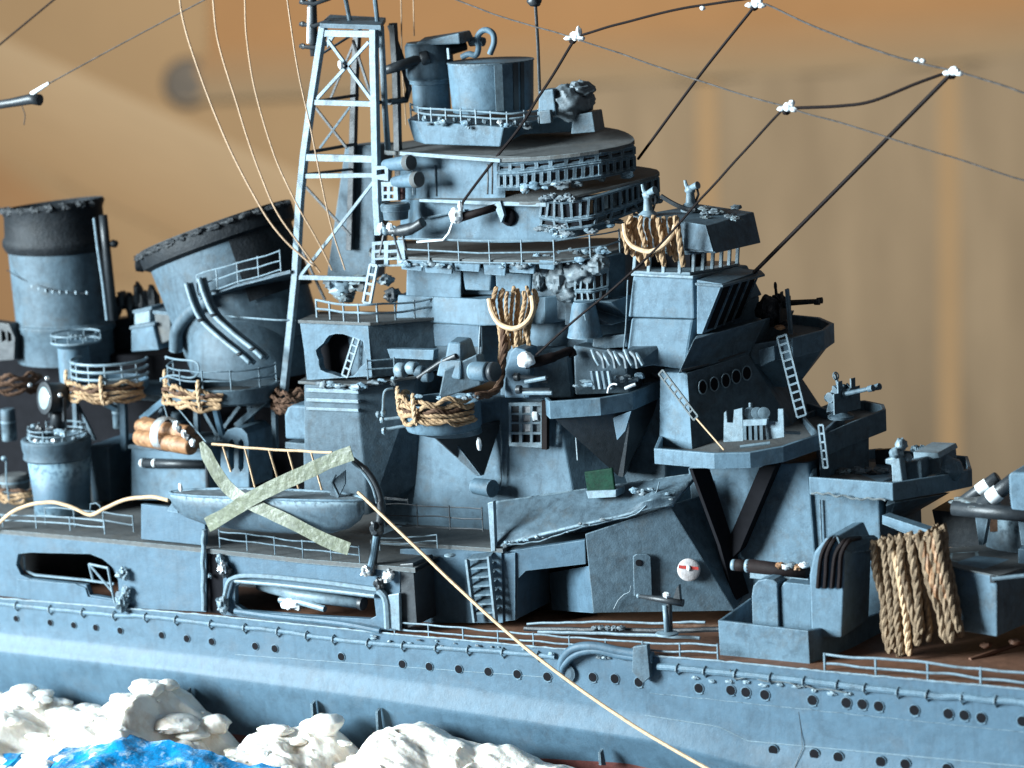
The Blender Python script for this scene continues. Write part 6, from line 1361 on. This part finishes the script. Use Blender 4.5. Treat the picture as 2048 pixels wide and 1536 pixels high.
# ------------------------------------------------------------------ deck fittings between shelter and shield
for i, (pts, r, m_, lab) in enumerate([
    ([(1054, 1248, 0.9), (1180, 1244, 1.0), (1300, 1246, 1.1), (1410, 1244, 1.2)], 0.026, PALE, 'thin whitish pipe on the deck, nearest the flank'),
    ([(1050, 1258, 0.8), (1200, 1260, 0.85), (1330, 1262, 0.95), (1440, 1258, 1.05)], 0.055, DARK, 'long black pipe lying on the deck in front of the white one'),
    ([(1076, 1264, 0.65), (1180, 1266, 0.7), (1330, 1272, 0.75), (1400, 1276, 0.8)], 0.035, PALE, 'pale pipe on the deck behind the bow railing'),
    ([(1340, 1250, 1.1), (1420, 1252, 1.15), (1450, 1250, 1.2)], 0.04, ROPED, 'short brown pipe on the deck beside the shield box')]):
    q = B(); q.tube(wob(smooth_path(P3(pts), 8), 0.02, 3, i), r, 7); q.make('deck_pipe', m_, label=lab, cat='pipe', group='pipes lying on the deck')
for i in range(5):
    q = B(); q.lump(P(1190 + i * 13, 1256, 0.75), (0.08, 0.07, 0.05), 0.6, 2, i, 8); q.make('glue_crumb', CANVAS, label=['roughest glue crumb on the deck pipes, the aftmost of five','second glue crumb from the stern on the deck pipes','middle glue crumb of five on the deck pipes','second glue crumb from the bow on the deck pipes','foremost glue crumb on the deck pipes'][i], cat='crumb', group='glue crumbs on the deck pipes')
cr = thing('small_crane', P(1333, 1265, 0.5), 'tiny dark crane with a crossarm standing on the deck before the flank', 'crane')
q = B(); q.lathe(P(1334, 1268, 0.5), [(0.24, 0), (0.22, 0.03), (0.09, 0.05)], 16); q.make('base', PALE, cr)
q = B(); q.tube([P(1334, 1266, 0.5), P(1330, 1210, 0.5)], 0.055, 9); q.make('post', PALE, cr)
q = B(); q.tube([P(1340, 1264, 0.55), P(1338, 1206, 0.55)], 0.06, 9); q.make('shade_post', DARK, cr)
q = B(); q.tube([P(1278, 1192, 0.5), P(1330, 1200, 0.5), P(1366, 1206, 0.5)], [0.04, 0.07, 0.08], 9); q.make('crossarm', DARK, cr)
q = B(); q.prism(PY([(1346, 1198), (1352, 1178), (1357, 1170), (1360, 1204)], 0.48), V(0, 0.1, 0)); q.make('fin', DARK, cr)
q = B(); q.lump(P(1333, 1190, 0.48), (0.08, 0.07, 0.06), 0.5, 2, 2, 8); q.make('glue_crumb', WHITE, cr)
q = B(); q.lump(P(1277, 1192, 0.5), (0.05, 0.05, 0.05), 0.2, 2, 2, 8); q.make('tip', PALE, cr)
# stepped ladder left of the recess
st = thing('stair_ladder', P(966, 1244, 0.9), 'grey open stair ladder against the wall left of the dark recess', 'ladder')
for a, b_ in (((934, 1118), (950, 1244)), ((978, 1112), (992, 1244))):
    q = B(); q.bar(P(*a, 0.85), P(*b_, 0.85), 0.05, 0.12, up=(0, -1, 0)); q.make('stringer', PALE, st)
for i in range(7):
    t = i / 6.5; q = B(); a, b_ = (936 + 14 * t, 1122 + 116 * t), (978 + 14 * t, 1118 + 118 * t)
    q.prism([P(*a, 0.84), P(*b_, 0.84), P(*b_, 0.84) + V(0, 0.3, 0.1), P(*a, 0.84) + V(0, 0.3, 0.1)], V(0, 0, 0.035)); q.make('tread', MID, st)
q = B(); q.lathe(P(900, 1112, 0.7), [(0.12, 0), (0.12, 0.03), (0.05, 0.05)], 14); q.make('bollard', PALE, label='small pale bollard at the walkway edge above the stair ladder', cat='bollard')
q = B(); q.lathe(P(970, 975, 2.2), [(0.17, -0.3), (0.19, 0.2), (0.19, 0.22), (0.1, 0.23)], 20, axis=(1, -0.25, 0)); q.make('drum', GREY, label='short grey drum sticking out of the wall beside the sloped shelter', cat='drum')
# ------------------------------------------------------------------ rails along the hull
railing('pale double railing on the deck edge in front of the dark recess', P3([(790, 1272, 0.06), (860, 1278, 0.06), (960, 1288, 0.06), (1080, 1298, 0.06), (1200, 1308, 0.06), (1320, 1316, 0.06), (1436, 1320, 0.06)]), 0.30, rails=2, r=0.024, step=0.78)
railing('pale double railing on the deck edge at the bow end', P3([(1650, 1345, 0.06), (1750, 1354, 0.06), (1850, 1363, 0.06), (1950, 1373, 0.06), (2070, 1386, 0.06)]), 0.36, rails=2, r=0.03, step=0.86)
q = B(); q.tube(P3([(1700, 1285, 2.2), (1850, 1310, 2.2)]), 0.03, 6)
q = B(); q.tube(P3([(1940, 1320, 1.6), (2000, 1300, 2.2), (2090, 1270, 3.2)]), 0.05, 7); q.make('deck_batten', LINO, label='brown batten across the bow deck', cat='batten')
for i, (u, v) in enumerate(((1972, 1290), (2030, 1284), (1905, 1330))):
    q = B(); q.lump(P(u, v, 2.0), (0.12, 0.1, 0.06), 0.4, 2, i, 8); q.make('deck_stud', LINO, label=['brown stud beside the deck batten','brown stud at the right edge of the bow deck','brown stud just behind the bow railing'][i], cat='stud', group='brown studs on the bow deck')
random.seed(11)
for i in range(10):
    u = 1390 + i * 34; q = B(); q.lump(P(u, 1352 + (u - 1390) * 0.1 + random.random() * 8, -0.02), (0.05 + random.random() * 0.05, 0.03, 0.035), 0.7, 2.5, i, 8); q.make('glue_crumb', PALE, label='pale glue crumb on the hull edge, ' + ['aftmost of ten', 'second of ten from the stern', 'third of ten from the stern', 'fourth of ten from the stern', 'fifth of ten from the stern', 'fifth of ten from the bow', 'fourth of ten from the bow', 'third of ten from the bow', 'second of ten from the bow', 'foremost of ten'][i], cat='crumb', group='glue crumbs along the hull edge')
q = B(); q.tube(wob(smooth_path(P3([(1460, 1340, -0.06), (1470, 1352, -0.06), (1500, 1358, -0.06), (1560, 1362, -0.06), (1620, 1376, -0.06), (1690, 1384, -0.06)]), 8), 0.06, 4, 2), 0.014, 5); q.make('loose_thread', ROOF, label='loose dark thread dangling below the shield box on the hull', cat='thread')
# ------------------------------------------------------------------ middle gun tubs of the bridge side
tm_, cm = gun_tub('round gun tub on a dark bracket, with the rangefinder in it', 888, 856, 1.6, 0.80, 0.80, 0.60, GREY, 0)
q = B(); q.loft([ring_pts(cm + V(0.1, 0.2, -0.14), 0.62, 0.6, 28), ring_pts(cm, 0.78, 0.78, 28)]); q.make('lower_ring', MID, tm_)
q = B(); q.prism(PN([(868, 872), (1004, 840), (968, 950), (956, 952)], P(930, 900, 1.9), nV), -nV * 0.1); q.make('bracket', DARK, tm_, bevel=0.01)
q = B(); q.prism(PY([(858, 868), (900, 872), (962, 952), (950, 950)], 1.75), V(0, 0.08, 0)); q.make('bracket', MID, tm_, bevel=0.01)
q = B(); q.lump(P(958, 888, 1.6), (0.06, 0.05, 0.14), 0.2, 2, 2, 9); q.make('glue_spot', WHITE, tm_)
ri = thing('rangefinder', P(900, 790, 1.6), 'grey blocky rangefinder with a stubby drum standing in the round tub', 'rangefinder'); ri.name = 'tub_rangefinder'
tier([(886, 730, 1.5), (922, 734, 1.5), (958, 716, 2.2), (920, 716, 2.2)], [(896, 684, 1.55), (922, 686, 1.55), (944, 674, 2.2), (912, 672, 2.2)], 'head', GREY, ri, bevel=0.06, seg=3)
tier([(872, 752, 1.4), (920, 760, 1.4), (956, 740, 2.2), (910, 730, 2.2)], [(880, 718, 1.45), (922, 722, 1.45), (952, 704, 2.2), (912, 700, 2.2)], 'neck', GREY, ri, bevel=0.04)
tier([(876, 800, 1.3), (962, 770, 1.6), (985, 760, 2.2), (900, 780, 2.2)], [(888, 740, 1.35), (954, 708, 1.6), (965, 706, 2.2), (900, 722, 2.2)], 'body', MID, ri, bevel=0.03)
q = B(); q.lathe(P(946, 742, 1.35), [(0.17, -0.04), (0.20, 0.05), (0.21, 0.36), (0.19, 0.40)], 20, axis=(1, -0.1, 0.02)); q.make('drum', GREY, ri)
q = B(); q.lathe(P(984, 743, 1.32), [(0.20, -0.02), (0.20, 0.10)], 20, axis=(1, -0.1, 0.02)); q.make('drum_cap', DARK, ri)
for i, (u, v, r) in enumerate(((800, 740, 0.16), (822, 736, 0.14), (836, 742, 0.12), (850, 752, 0.13))):
    q = B(); q.lathe(P(u, v, 1.5), [(r * 0.7, -0.1), (r, -0.04), (r, 0.12), (r * 0.8, 0.16)], 16, axis=(1, -0.1, 0)); q.make('eyepiece', PALE if i < 2 else MID, ri)
q = B(); q.prism(PY([(774, 698), (868, 700), (866, 720), (780, 716)], 2.2), V(0, 0.2, 0)); q.make('shelf', GREY, ri, bevel=0.012)
q = B(); q.tube([P(836, 756, 1.4), P(880, 726, 1.5), P(912, 712, 1.5)], 0.06, 9); q.make('slanting_tube', DARK, ri)
draped_rope('orange-tan rope lashed round the rim of the round rangefinder tub', cm, 0.82, 0.82, 0.58, 12, -3.2, -0.2, 6, 0.2, (-2.85, -1.7))
ar_ = thing('sounding_arms', P(800, 850, 1.3), 'pair of grey rods with a bent wire hook sticking out left of the round tub', 'rods')
for a, b_ in (((760, 838, 1.2), (824, 834, 1.4)), ((764, 860, 1.15), (824, 850, 1.4))):
    q = B(); q.tube(wob(smooth_path(P3([a, tuple((x_ + y_) / 2 for x_, y_ in zip(a, b_)), b_]), 4), 0.02, 3, a[1]), 0.035, 8); q.make('rod', PALE, ar_)
q = B(); q.tube(smooth_path(P3([(764, 832, 1.2), (766, 815, 1.2), (767, 792, 1.2), (772, 780, 1.2), (786, 777, 1.3)]), 5), 0.025, 7); q.make('hook', PALE, ar_)
for p in ((756, 829, 1.2), (766, 826, 1.2), (768, 862, 1.15), (764, 840, 1.2)):
    q = B(); q.lump(P(*p), (0.05, 0.05, 0.07), 0.4, 2, p[1], 8); q.make('clamp', PALE, ar_)
# pierced panel and post under the middle
pp = thing('pierced_panel', P(1055, 895, 2.3), 'white pierced hatch panel beside a dark post on the pale bridge wall', 'panel'); pp.name = 'hatch_panel'
q = B(); hs = [[(u, v), (u + 16, v), (u + 16, v + h_), (u, v + h_)] for v, h_ in ((812, 14), (830, 14), (848, 16), (869, 16)) for u in (1022, 1044, 1065)]
q.prism([PY([(1017, 806), (1086, 804), (1088, 896), (1018, 892)], 2.3)] + [PY(h_[::-1], 2.3) for h_ in hs], V(0, 0.05, 0)); q.make('panel', PALE, pp)
q = B(); q.prism(PY([(1021, 866), (1082, 866), (1082, 890), (1021, 888)], 2.37), V(0, 0.02, 0)); q.make('dark_backing', VOID, pp)
for i, (u, v) in enumerate([(u, v) for v in (810, 829, 847) for u in (1021, 1043, 1064)]):
    q = B(); q.prism(PY([(u, v), (u + 18, v), (u + 18, v + 17), (u, v + 17)], 2.335 + 0.02 * (i % 3)), V(0.02 * (i % 2), 0.01, 0)); q.make('pane', SILVER if i % 3 == 1 else CANVAS if i % 3 else DARK, pp)
q = B(); q.lump(P(1070, 832, 2.28), (0.07, 0.03, 0.09), 0.5, 1.5, 3, 9); q.make('glue_spot', WHITE, pp)
q = B(); q.bar(P(1091, 800, 2.2), P(1091, 898, 2.2), 0.12); q.make('dark_post', LINE, pp)
# eight-sided middle platform
poly_tub('grey many-sided gun platform at mid height of the bridge, under the covered gun', [(1098, 803, 1.75), (1200, 796, 2.1), (1266, 785, 2.6), (1326, 758, 3.6), (1300, 740, 4.6), (1120, 750, 4.6), (1075, 780, 3.0)], 0.37, ROOF, GREY)
q = B(); q.loft([[P(1236, 952, 2.9), P(1246, 954, 2.9), P(1252, 948, 3.2), P(1244, 945, 3.3)], [P(1112, 840, 1.95), P(1262, 822, 2.65), P(1322, 796, 3.6), P(1130, 800, 4.4)]]); q.make('platform_bracket', DARK, label='dark funnel-shaped bracket under the many-sided middle platform', cat='bracket')
q = B(); q.prism(PY([(1226, 836), (1262, 822), (1250, 862), (1234, 880)], 2.45), V(0, 0.05, 0)); q.make('pale_gusset', HULLG, label='pale gusset plate below the many-sided middle platform', cat='plate')
mg = thing('shield_gun', P(1080, 800, 1.9), 'rounded grey gun shield with two black barrels pointing aft, mid bridge', 'gun')
q = B(); q.prism(PY([(1008, 796), (1010, 740), (1020, 704), (1030, 694), (1052, 700), (1060, 740), (1058, 796)], 1.9), V(0, 0.5, 0)); q.make('shield_edge', HULLG, mg, bevel=0.04)
tier([(1044, 800, 1.85), (1150, 798, 2.6), (1160, 780, 3.3), (1080, 780, 3.3)], [(1048, 716, 1.95), (1140, 702, 2.6), (1140, 690, 3.2), (1070, 690, 3.2)], 'shield', MID, mg, bevel=0.08, seg=3)
for a, b_, r in (((1030, 754, 1.6), (1096, 760, 1.8), 0.07), ((1034, 779, 1.55), (1100, 782, 1.75), 0.07)):
    q = B(); q.tube([P(*a), P(a[0] + 8, a[1], a[2]), P(a[0] + 9, a[1], a[2]), P(*b_)], [0.09, 0.09, r * 0.6, r], 10); q.make('barrel', DARK, mg)
for a, b_ in (((1050, 764, 1.6), (1092, 756, 1.65)), ((1046, 786, 1.55), (1104, 786, 1.6))):
    q = B(); q.tube([P(*a), P(*b_)], 0.045, 8); q.make('recoil_tube', PALE, mg)
s2 = thing('insulator_spar', P(1100, 720, 1.8), 'brown spar ending in a white insulator over the mid bridge gun', 'spar'); s2.name = 'gun_spar'
q = B(); q.tube(smooth_path(P3([(1050, 728, 1.6), (1080, 722, 1.75), (1112, 712, 2.0), (1140, 702, 2.3), (1146, 712, 2.3)]), 5), [0.11] * 10 + [0.09] * 11, 10); q.make('spar', LINE, s2)
q = B(); q.lump(P(1052, 720, 1.55), (0.19, 0.14, 0.16), 0.25, 1.5, 7, 12); q.make('insulator', WHITE, s2)
cg = thing('covered_gun', P(1250, 780, 2.8), 'crumpled covered gun with a long grey box breech on the middle platform', 'gun')
tier([(1262, 738, 2.4), (1324, 728, 3.0), (1345, 716, 3.6), (1290, 716, 3.6)], [(1250, 700, 2.5), (1322, 690, 3.0), (1340, 682, 3.6), (1280, 682, 3.6)], 'breech_box', MID, cg, bevel=0.025)
tier([(1184, 700, 2.8), (1256, 694, 3.0), (1280, 686, 3.6), (1200, 686, 3.6)], [(1186, 676, 2.9), (1250, 668, 3.0), (1262, 664, 3.6), (1200, 668, 3.6)], 'top_box', MID, cg, bevel=0.03)
tier([(1150, 790, 2.3), (1260, 786, 2.7), (1290, 770, 3.6), (1180, 770, 3.6)], [(1146, 690, 2.5), (1250, 706, 2.7), (1280, 700, 3.6), (1180, 680, 3.6)], 'mount', MID, cg, bevel=0.04)
for i in range(9):
    q = B(); u = 1184 + i * 11
    q.tube(smooth_path(P3([(u, 700 + (i % 3) * 4, 2.4), (u + 6 + 4 * (i % 2), 716, 2.3), (u + 14, 730 + (i % 2) * 6, 2.3)]), 4), 0.04, 7); q.make('cover_fold', PALE if i % 2 == 0 else CANVAS, cg)
for i in range(4):
    q = B(); q.tube([P(1184 + i * 11, 742, 2.3), P(1190 + i * 11, 778, 2.25)], 0.045, 8); q.make('mount_leg', PALE if i % 2 else MID, cg)
q = B(); q.tube(smooth_path(P3([(1215, 786, 2.2), (1218, 774, 2.2), (1226, 768, 2.2), (1234, 769, 2.2)]), 4), 0.018, 6); q.make('loose_wire', WHITE, cg)
q = B(); q.tube(wob(P3([(1249, 777, 2.4), (1262, 772, 2.45), (1270, 769, 2.5)]), 0.03, 6, 2), 0.035, 7); q.make('glue_streak', WHITE, cg)
bo2 = thing('bollard', P(1168, 664, 3.0), 'pale tapering bollard with a loop on top, on the mid bridge', 'bollard')
c = P(1170, 668, 2.8); k = upx(c)
q = B(); q.lathe(c, [(36 * k, -0.05), (34 * k, 0.02), (24 * k, 0.60), (20 * k, 0.68), (2 * k, 0.7)], 26); q.make('body', GREY, bo2)
q = B(); q.tube([P(1158, 634, 2.35), P(1162, 628, 2.33), P(1170, 630, 2.33), P(1172, 640, 2.35)], 0.022, 6); q.make('loop', PALE, bo2)

# ------------------------------------------------------------------ messy glue and small fittings along the deck lips, parts of what they stick to
def crumbs(parent, pts, n, seed, m=(CANVAS, PALE, GREY), s=1.0, name='glue_crumb'):
    random.seed(seed); pp_ = P3(pts)
    for i in range(n):
        t = random.random() * (len(pp_) - 1); k = int(t); p = pp_[k].lerp(pp_[k + 1], t - k)
        a = random.uniform(0.04, 0.11) * s
        q = B(); q.lump(p + V(random.uniform(-0.04, 0.04), random.uniform(-0.04, 0.02), random.uniform(-0.05, 0.05)), (a * random.uniform(1, 1.8), a * 0.7, a * random.uniform(0.5, 1)), 0.5, 1.8, seed + i, 8); q.make(name, m[i % len(m)], parent)
crumbs(bt_, [(800, 526, 2.55), (960, 532, 2.5), (1110, 530, 2.55), (1220, 514, 3.2)], 30, 1, s=0.65)
crumbs(bt_, [(1076, 462, 2.9), (1130, 470, 2.85), (1200, 458, 3.1), (1300, 420, 4.3)], 18, 2, s=0.65)
crumbs(bt_, [(1070, 520, 2.9), (1130, 505, 2.9), (1220, 500, 3.2)], 14, 3, s=0.8)
crumbs(bt_, [(1000, 380, 2.8), (1110, 372, 2.85), (1266, 344, 4.1)], 12, 4)
crumbs(bt_, [(620, 764, 1.66), (716, 772, 1.66), (840, 752, 2.5)], 14, 5)
crumbs(dp, [(850, 246, 3.3), (1010, 254, 3.28), (1090, 246, 4.0)], 14, 6, s=0.7)
crumbs(bb, [(1000, 1090, 0.98), (1090, 1074, 1.1), (1180, 1046, 1.3), (1250, 1030, 1.5)], 12, 7, s=0.45)
crumbs(bb, [(1262, 985, 1.9), (1320, 980, 1.9), (1350, 1000, 1.9)], 8, 8, s=0.6)
crumbs(tm_, [(830, 790, 1.1), (890, 796, 0.85), (960, 790, 1.1)], 10, 9, s=0.8)
crumbs(cg, [(1150, 770, 2.2), (1230, 760, 2.4), (1300, 750, 3.0)], 12, 10)
crumbs(tw, [(70, 850, 1.3), (125, 866, 1.2), (180, 850, 1.5)], 10, 11, m=(MID, PALE, DARK))
crumbs(hull, [(700, 1268, -0.02), (800, 1280, -0.02), (1000, 1296, -0.02), (1110, 1306, -0.02)], 16, 12, s=0.4)
crumbs(hull, [(1180, 1310, -0.03), (1320, 1322, -0.03)], 10, 13, s=0.5)
# conduit runs on the tower walls
for i, (pts, par, m_) in enumerate([([(1000, 850, 2.55), (1004, 900, 2.5), (1000, 980, 2.45)], bt_, MID), ([(1150, 850, 2.6), (1156, 920, 2.5)], bt_, PALE), ([(1256, 560, 2.9), (1252, 640, 2.88), (1246, 720, 2.86)], ph, MID), ([(960, 650, 2.95), (958, 700, 2.95), (956, 744, 2.95)], bt_, PALE), ([(1420, 960, 2.95), (1430, 1040, 2.95), (1436, 1120, 2.95)], bb, MID), ([(1640, 1000, 3.02), (1644, 1100, 3.02)], bb, MID), ([(826, 330, 3.4), (826, 390, 3.4)], bt_, PALE), ([(870, 330, 3.25), (872, 392, 3.25)], bt_, MID)]):
    q = B(); q.tube(wob(smooth_path(P3(pts), 6) if len(pts) > 2 else P3(pts), 0.015, 3, i), 0.02, 6); q.make('conduit', m_, par)
ROPE2 = mat('weathered_rope', (0.22, 0.155, 0.10), 0.55, 8, 0.85, 0.6, 50, (0.09, 0.05, 0.025), 0.8, 5, spec=0.2)
# ------------------------------------------------------------------ hanging rope bundles
def hanging(label, strands, y, r, loop=None, m=ROPE, extra=(), loopr=0.055):
    st = []
    for i, pts in enumerate(strands):
        st.append(([P(u, v, y + (0.14 * math.sin(i * 2.1))) for u, v in pts], r * (1 + 0.2 * math.sin(i * 1.9)), m, 0.035))
    for pts, rr_, mm in extra: st.append((P3(pts), rr_, mm, 0.03))
    t = rope_thing(label, P(strands[0][0][0], strands[0][0][1], y), st, 'rope bundles hung on the ship', 'rope_bundle', 'rope')
    if loop:
        q = B(); q.tube(smooth_path(P3(loop), 8), loopr, 8); q.make('tie_cord', TAN, t)
    return t
hanging('tan rope bundle hung mid bridge with a pale tie loop and long tail', 
    [[(994 + i * 10 + (3 if i % 2 else 0), 572 + 5 * (i % 3)), (988 + i * 12, 600), (996 + i * 9, 640), (1000 + i * 8, 672 + 5 * (i % 2)), (1002 + i * 7, 690 + 6 * (i % 3))] for i in range(8)], 2.5, 0.05,
    loop=[(978, 598, 2.4), (984, 624, 2.3), (1000, 648, 2.2), (1028, 657, 2.15), (1054, 644, 2.2), (1066, 620, 2.3), (1064, 592, 2.4)],
    extra=[([(1006, 650, 2.4), (1008, 690, 2.2), (1004, 730, 2.0), (998, 770, 1.8), (980, 788, 1.5), (950, 790, 1.2)], 0.085, ROPED), ([(1014, 650, 2.35), (1016, 676, 2.3), (1020, 698, 2.3)], 0.05, ROPE), ([(1036, 656, 2.35), (1034, 690, 2.3), (1038, 712, 2.3)], 0.055, ROPE), ([(1050, 654, 2.35), (1056, 680, 2.3), (1060, 700, 2.3)], 0.05, ROPE), ([(1000, 640, 2.4), (1002, 700, 2.25), (1001, 740, 2.1)], 0.05, ROPE)])
hanging('light tan rope bundle hung over the pilot house windows with a pale tie loop',
    [[(1262 + i * 11, 432 + 2 * (i % 2)), (1256 + i * 12.5, 456), (1264 + i * 12, 480), (1266 + i * 12, 500 + 8 * (i % 2)), (1270 + i * 12, 512 + 10 * (i % 3))] for i in range(9)], 2.6, 0.06,
    loop=[(1248, 448, 2.5), (1252, 474, 2.4), (1268, 494, 2.35), (1300, 503, 2.3), (1328, 490, 2.35), (1344, 470, 2.45), (1350, 450, 2.5)], loopr=0.05,
    extra=[([(1246, 462, 2.5), (1252, 490, 2.5), (1252, 508, 2.5)], 0.05, ROPE)])
random.seed(21)
big = []
for i in range(22):
    s_ = i / 21
    tu = 1746 + 134 * s_ + random.uniform(-4, 4); tv = 1082 - 26 * s_ + random.uniform(-5, 7)
    grp = 0 if s_ < 0.62 else 1
    bu = (1776 + (s_ / 0.62) * 84 if grp == 0 else 1884 + (s_ - 0.62) / 0.38 * 34) + random.uniform(-6, 6)
    bv = (1312 - 40 * (s_ / 0.62) ** 2 if grp == 0 else 1284 - 24 * (s_ - 0.62)) + random.uniform(-16, 6)
    big.append([(tu, tv + 14), (tu + 4, tv), (tu + (bu - tu) * 0.25 + random.uniform(-4, 4), tv + 46), (tu + (bu - tu) * 0.55 + random.uniform(-5, 5), tv + (bv - tv) * 0.5), (tu + (bu - tu) * 0.85 + random.uniform(-4, 4), tv + (bv - tv) * 0.8), (bu, bv)])
hanging('large tan rope bundle draped from the beam to the bow deck', big, 1.3, 0.078, m=ROPE2, extra=[([(1840, 1076, 1.2), (1862, 1140, 1.15), (1878, 1200, 1.2)], 0.10, WOOD), ([(1862, 1064, 1.2), (1878, 1130, 1.15), (1892, 1200, 1.2)], 0.08, WOOD), ([(1786, 1100, 1.22), (1802, 1180, 1.16), (1812, 1250, 1.2), (1818, 1310, 1.2)], 0.07, TAN)])
# ------------------------------------------------------------------ rigging
def line(label, pts, r, m, name='rigging_line', cat='rigging', group=None, wobble=0.0, n=8):
    path = smooth_path(P3(pts), n) if len(pts) > 2 else [P(*pts[0]).lerp(P(*pts[1]), i / 20) for i in range(21)]
    if wobble: path = wob(path, wobble, 1.3, len(label))
    q = B(); q.tube(path, r * 0.85, 7); return q.make(name, m, label=label, cat=cat, group=group)
G = 'dark rigging lines forward of the bridge'
Y1, Y2 = 3.4, 2.4
line('dark line from the white knot beside the director down to the upper bridge spar', [(1150, 78, Y1), (1080, 190, 3.2), (1030, 268, 3.0), (936, 388, 2.6), (922, 412, 2.55)], 0.036, LINE, group=G, wobble=0.02)
line('dark line rising from the first white knot to the top centre knot', [(1160, 72, Y1), (1250, 44, Y1), (1340, 22, Y1), (1420, 8, Y1), (1500, -4, Y1)], 0.032, LINE, group=G, wobble=0.02)
line('dark line from the top centre knot down behind the roof corner', [(1508, 14, Y1 + 0.3), (1400, 150, 4.0), (1276, 318, 4.8)], 0.036, LINE, group=G)
line('dark line from the middle knot down past the pilot house to the mid bridge spar', [(1562, 222, Y2), (1420, 378, 2.35), (1280, 530, 1.9), (1150, 640, 1.7), (1072, 710, 1.55)], 0.03, LINE, group=G, wobble=0.015)
line('dark sagging line between the middle knot and the right knot', [(1590, 216, Y2), (1680, 212, Y2), (1745, 202, Y2), (1830, 168, Y2 + 0.1), (1890, 146, Y2 + 0.2)], 0.038, LINE, group=G)
line('thick dark line from the right knot down to the pilot house hood', [(1898, 152, Y2 + 0.2), (1700, 352, 3.2), (1508, 545, 4.2)], 0.05, LINE, group=G)
line('grey wire crossing the top right from the top knot past the right knot', [(1530, 8, Y1), (1650, 62, 3.0), (1800, 116, 2.7), (1900, 140, 2.6), (1980, 164, 2.5), (2090, 200, 2.4)], 0.024, WIRE, group=G, wobble=0.02)
line('grey wire running from the top edge through the first knot to the middle knot', [(860, -20, 4.2), (1000, 32, 4.0), (1140, 74, Y1), (1300, 128, 3.1), (1430, 172, 2.8), (1570, 214, Y2), (1700, 252, 2.2), (1850, 298, 2.1), (2090, 374, 2.0)], 0.020, WIRE, group=G, wobble=0.02)
line('thin dark line at the top left corner', [(-40, 122, 3.0), (112, -4, 3.2)], 0.026, LINE)
line('thin grey line rising from the white spar tip to the top edge', [(96, 168, 2.0), (250, 84, 2.6), (420, -6, 3.2)], 0.018, WIRE)
for i, (u, v, y, lab) in enumerate([(1150, 72, Y1, 'white knot on the wires right of the director'), (1512, 6, Y1, 'white knot at the top edge of the picture'), (1576, 214, Y2, 'white knot in the middle of the rigging'), (1908, 142, Y2 + 0.2, 'white knot furthest right in the rigging')]):
    t = thing('white_knot', P(u, v, y), lab, 'knot', 'white knots on the rigging')
    for k_, (du, dv, rx, rz) in enumerate(((0, 0, 0.12, 0.11), (-13, 4, 0.11, 0.06), (8, -8 if i != 3 else 2, 0.07, 0.13 if i < 2 else 0.08), (12, 5, 0.10, 0.06))):
        q = B(); q.lump(P(u + du, v + dv, y), (rx * 0.85, 0.07, rz * 0.85), 0.25, 1.4, i * 4 + k_, 12); q.make('blob', WHITE, t)
    q = B(); q.lump(P(u - 4, v + 10, y + 0.05), (0.08, 0.08, 0.06), 0.3, 2, i, 8); q.make('wire_end', LINE, t)
for i, (u, v) in enumerate(((1834, 120), (1846, 122), (1405, 16))):
    q = B(); q.lump(P(u, v, 2.7 if u > 1500 else Y1), (0.06, 0.05, 0.05), 0.2, 2, i, 8); q.make('glue_bead', WHITE, label=['white glue bead left of the rightmost knot','white glue bead touching the wire just left of the rightmost knot','white glue bead on the line below the top edge'][i], cat='glue', group='glue beads on the wires')
GC = 'copper halyards falling left of the mast'
line('copper halyard furthest left, curving down to the mast foot', [(358, -20, 2.6), (366, 40, 2.6), (400, 150, 2.6), (452, 280, 2.6), (510, 396, 2.6), (560, 470, 2.65), (626, 532, 2.8)], 0.026, THREAD, 'halyard', 'thread', GC, 0.01)
line('second copper halyard from the left', [(424, -20, 2.6), (436, 80, 2.6), (468, 190, 2.6), (510, 320, 2.6), (552, 420, 2.6), (600, 490, 2.7), (640, 545, 2.9)], 0.024, THREAD, 'halyard', 'thread', GC, 0.01)
line('third copper halyard from the left', [(489, -20, 2.6), (494, 80, 2.6), (510, 180, 2.6), (545, 300, 2.6), (590, 400, 2.6), (640, 490, 2.8), (664, 540, 3.0)], 0.022, THREAD, 'halyard', 'thread', GC, 0.01)
line('copper halyard nearest the mast, crossing its lattice', [(572, -20, 2.4), (594, 130, 2.4), (622, 260, 2.5), (644, 370, 2.5), (662, 450, 2.6), (690, 540, 2.7)], 0.020, THREAD, 'halyard', 'thread', GC, 0.01)
line('thin copper thread between mast and rangefinder, the left one', [(802, -20, 4.4), (804, 120, 4.4), (812, 250, 4.4)], 0.018, THREAD, 'halyard', 'thread', None, 0.01)
line('thin copper thread between mast and rangefinder, the right one', [(826, -20, 4.4), (828, 72, 4.4)], 0.016, THREAD, 'halyard', 'thread', None, 0.01)
line('long straight copper thread slanting from the davit down across the hull', [(716, 984, -0.1), (800, 1064, -0.25), (960, 1216, -0.6), (1090, 1326, -0.9), (1250, 1440, -1.2), (1420, 1540, -1.6), (1520, 1590, -1.9)], 0.042, TAN, 'thread', 'thread', None, 0.006)
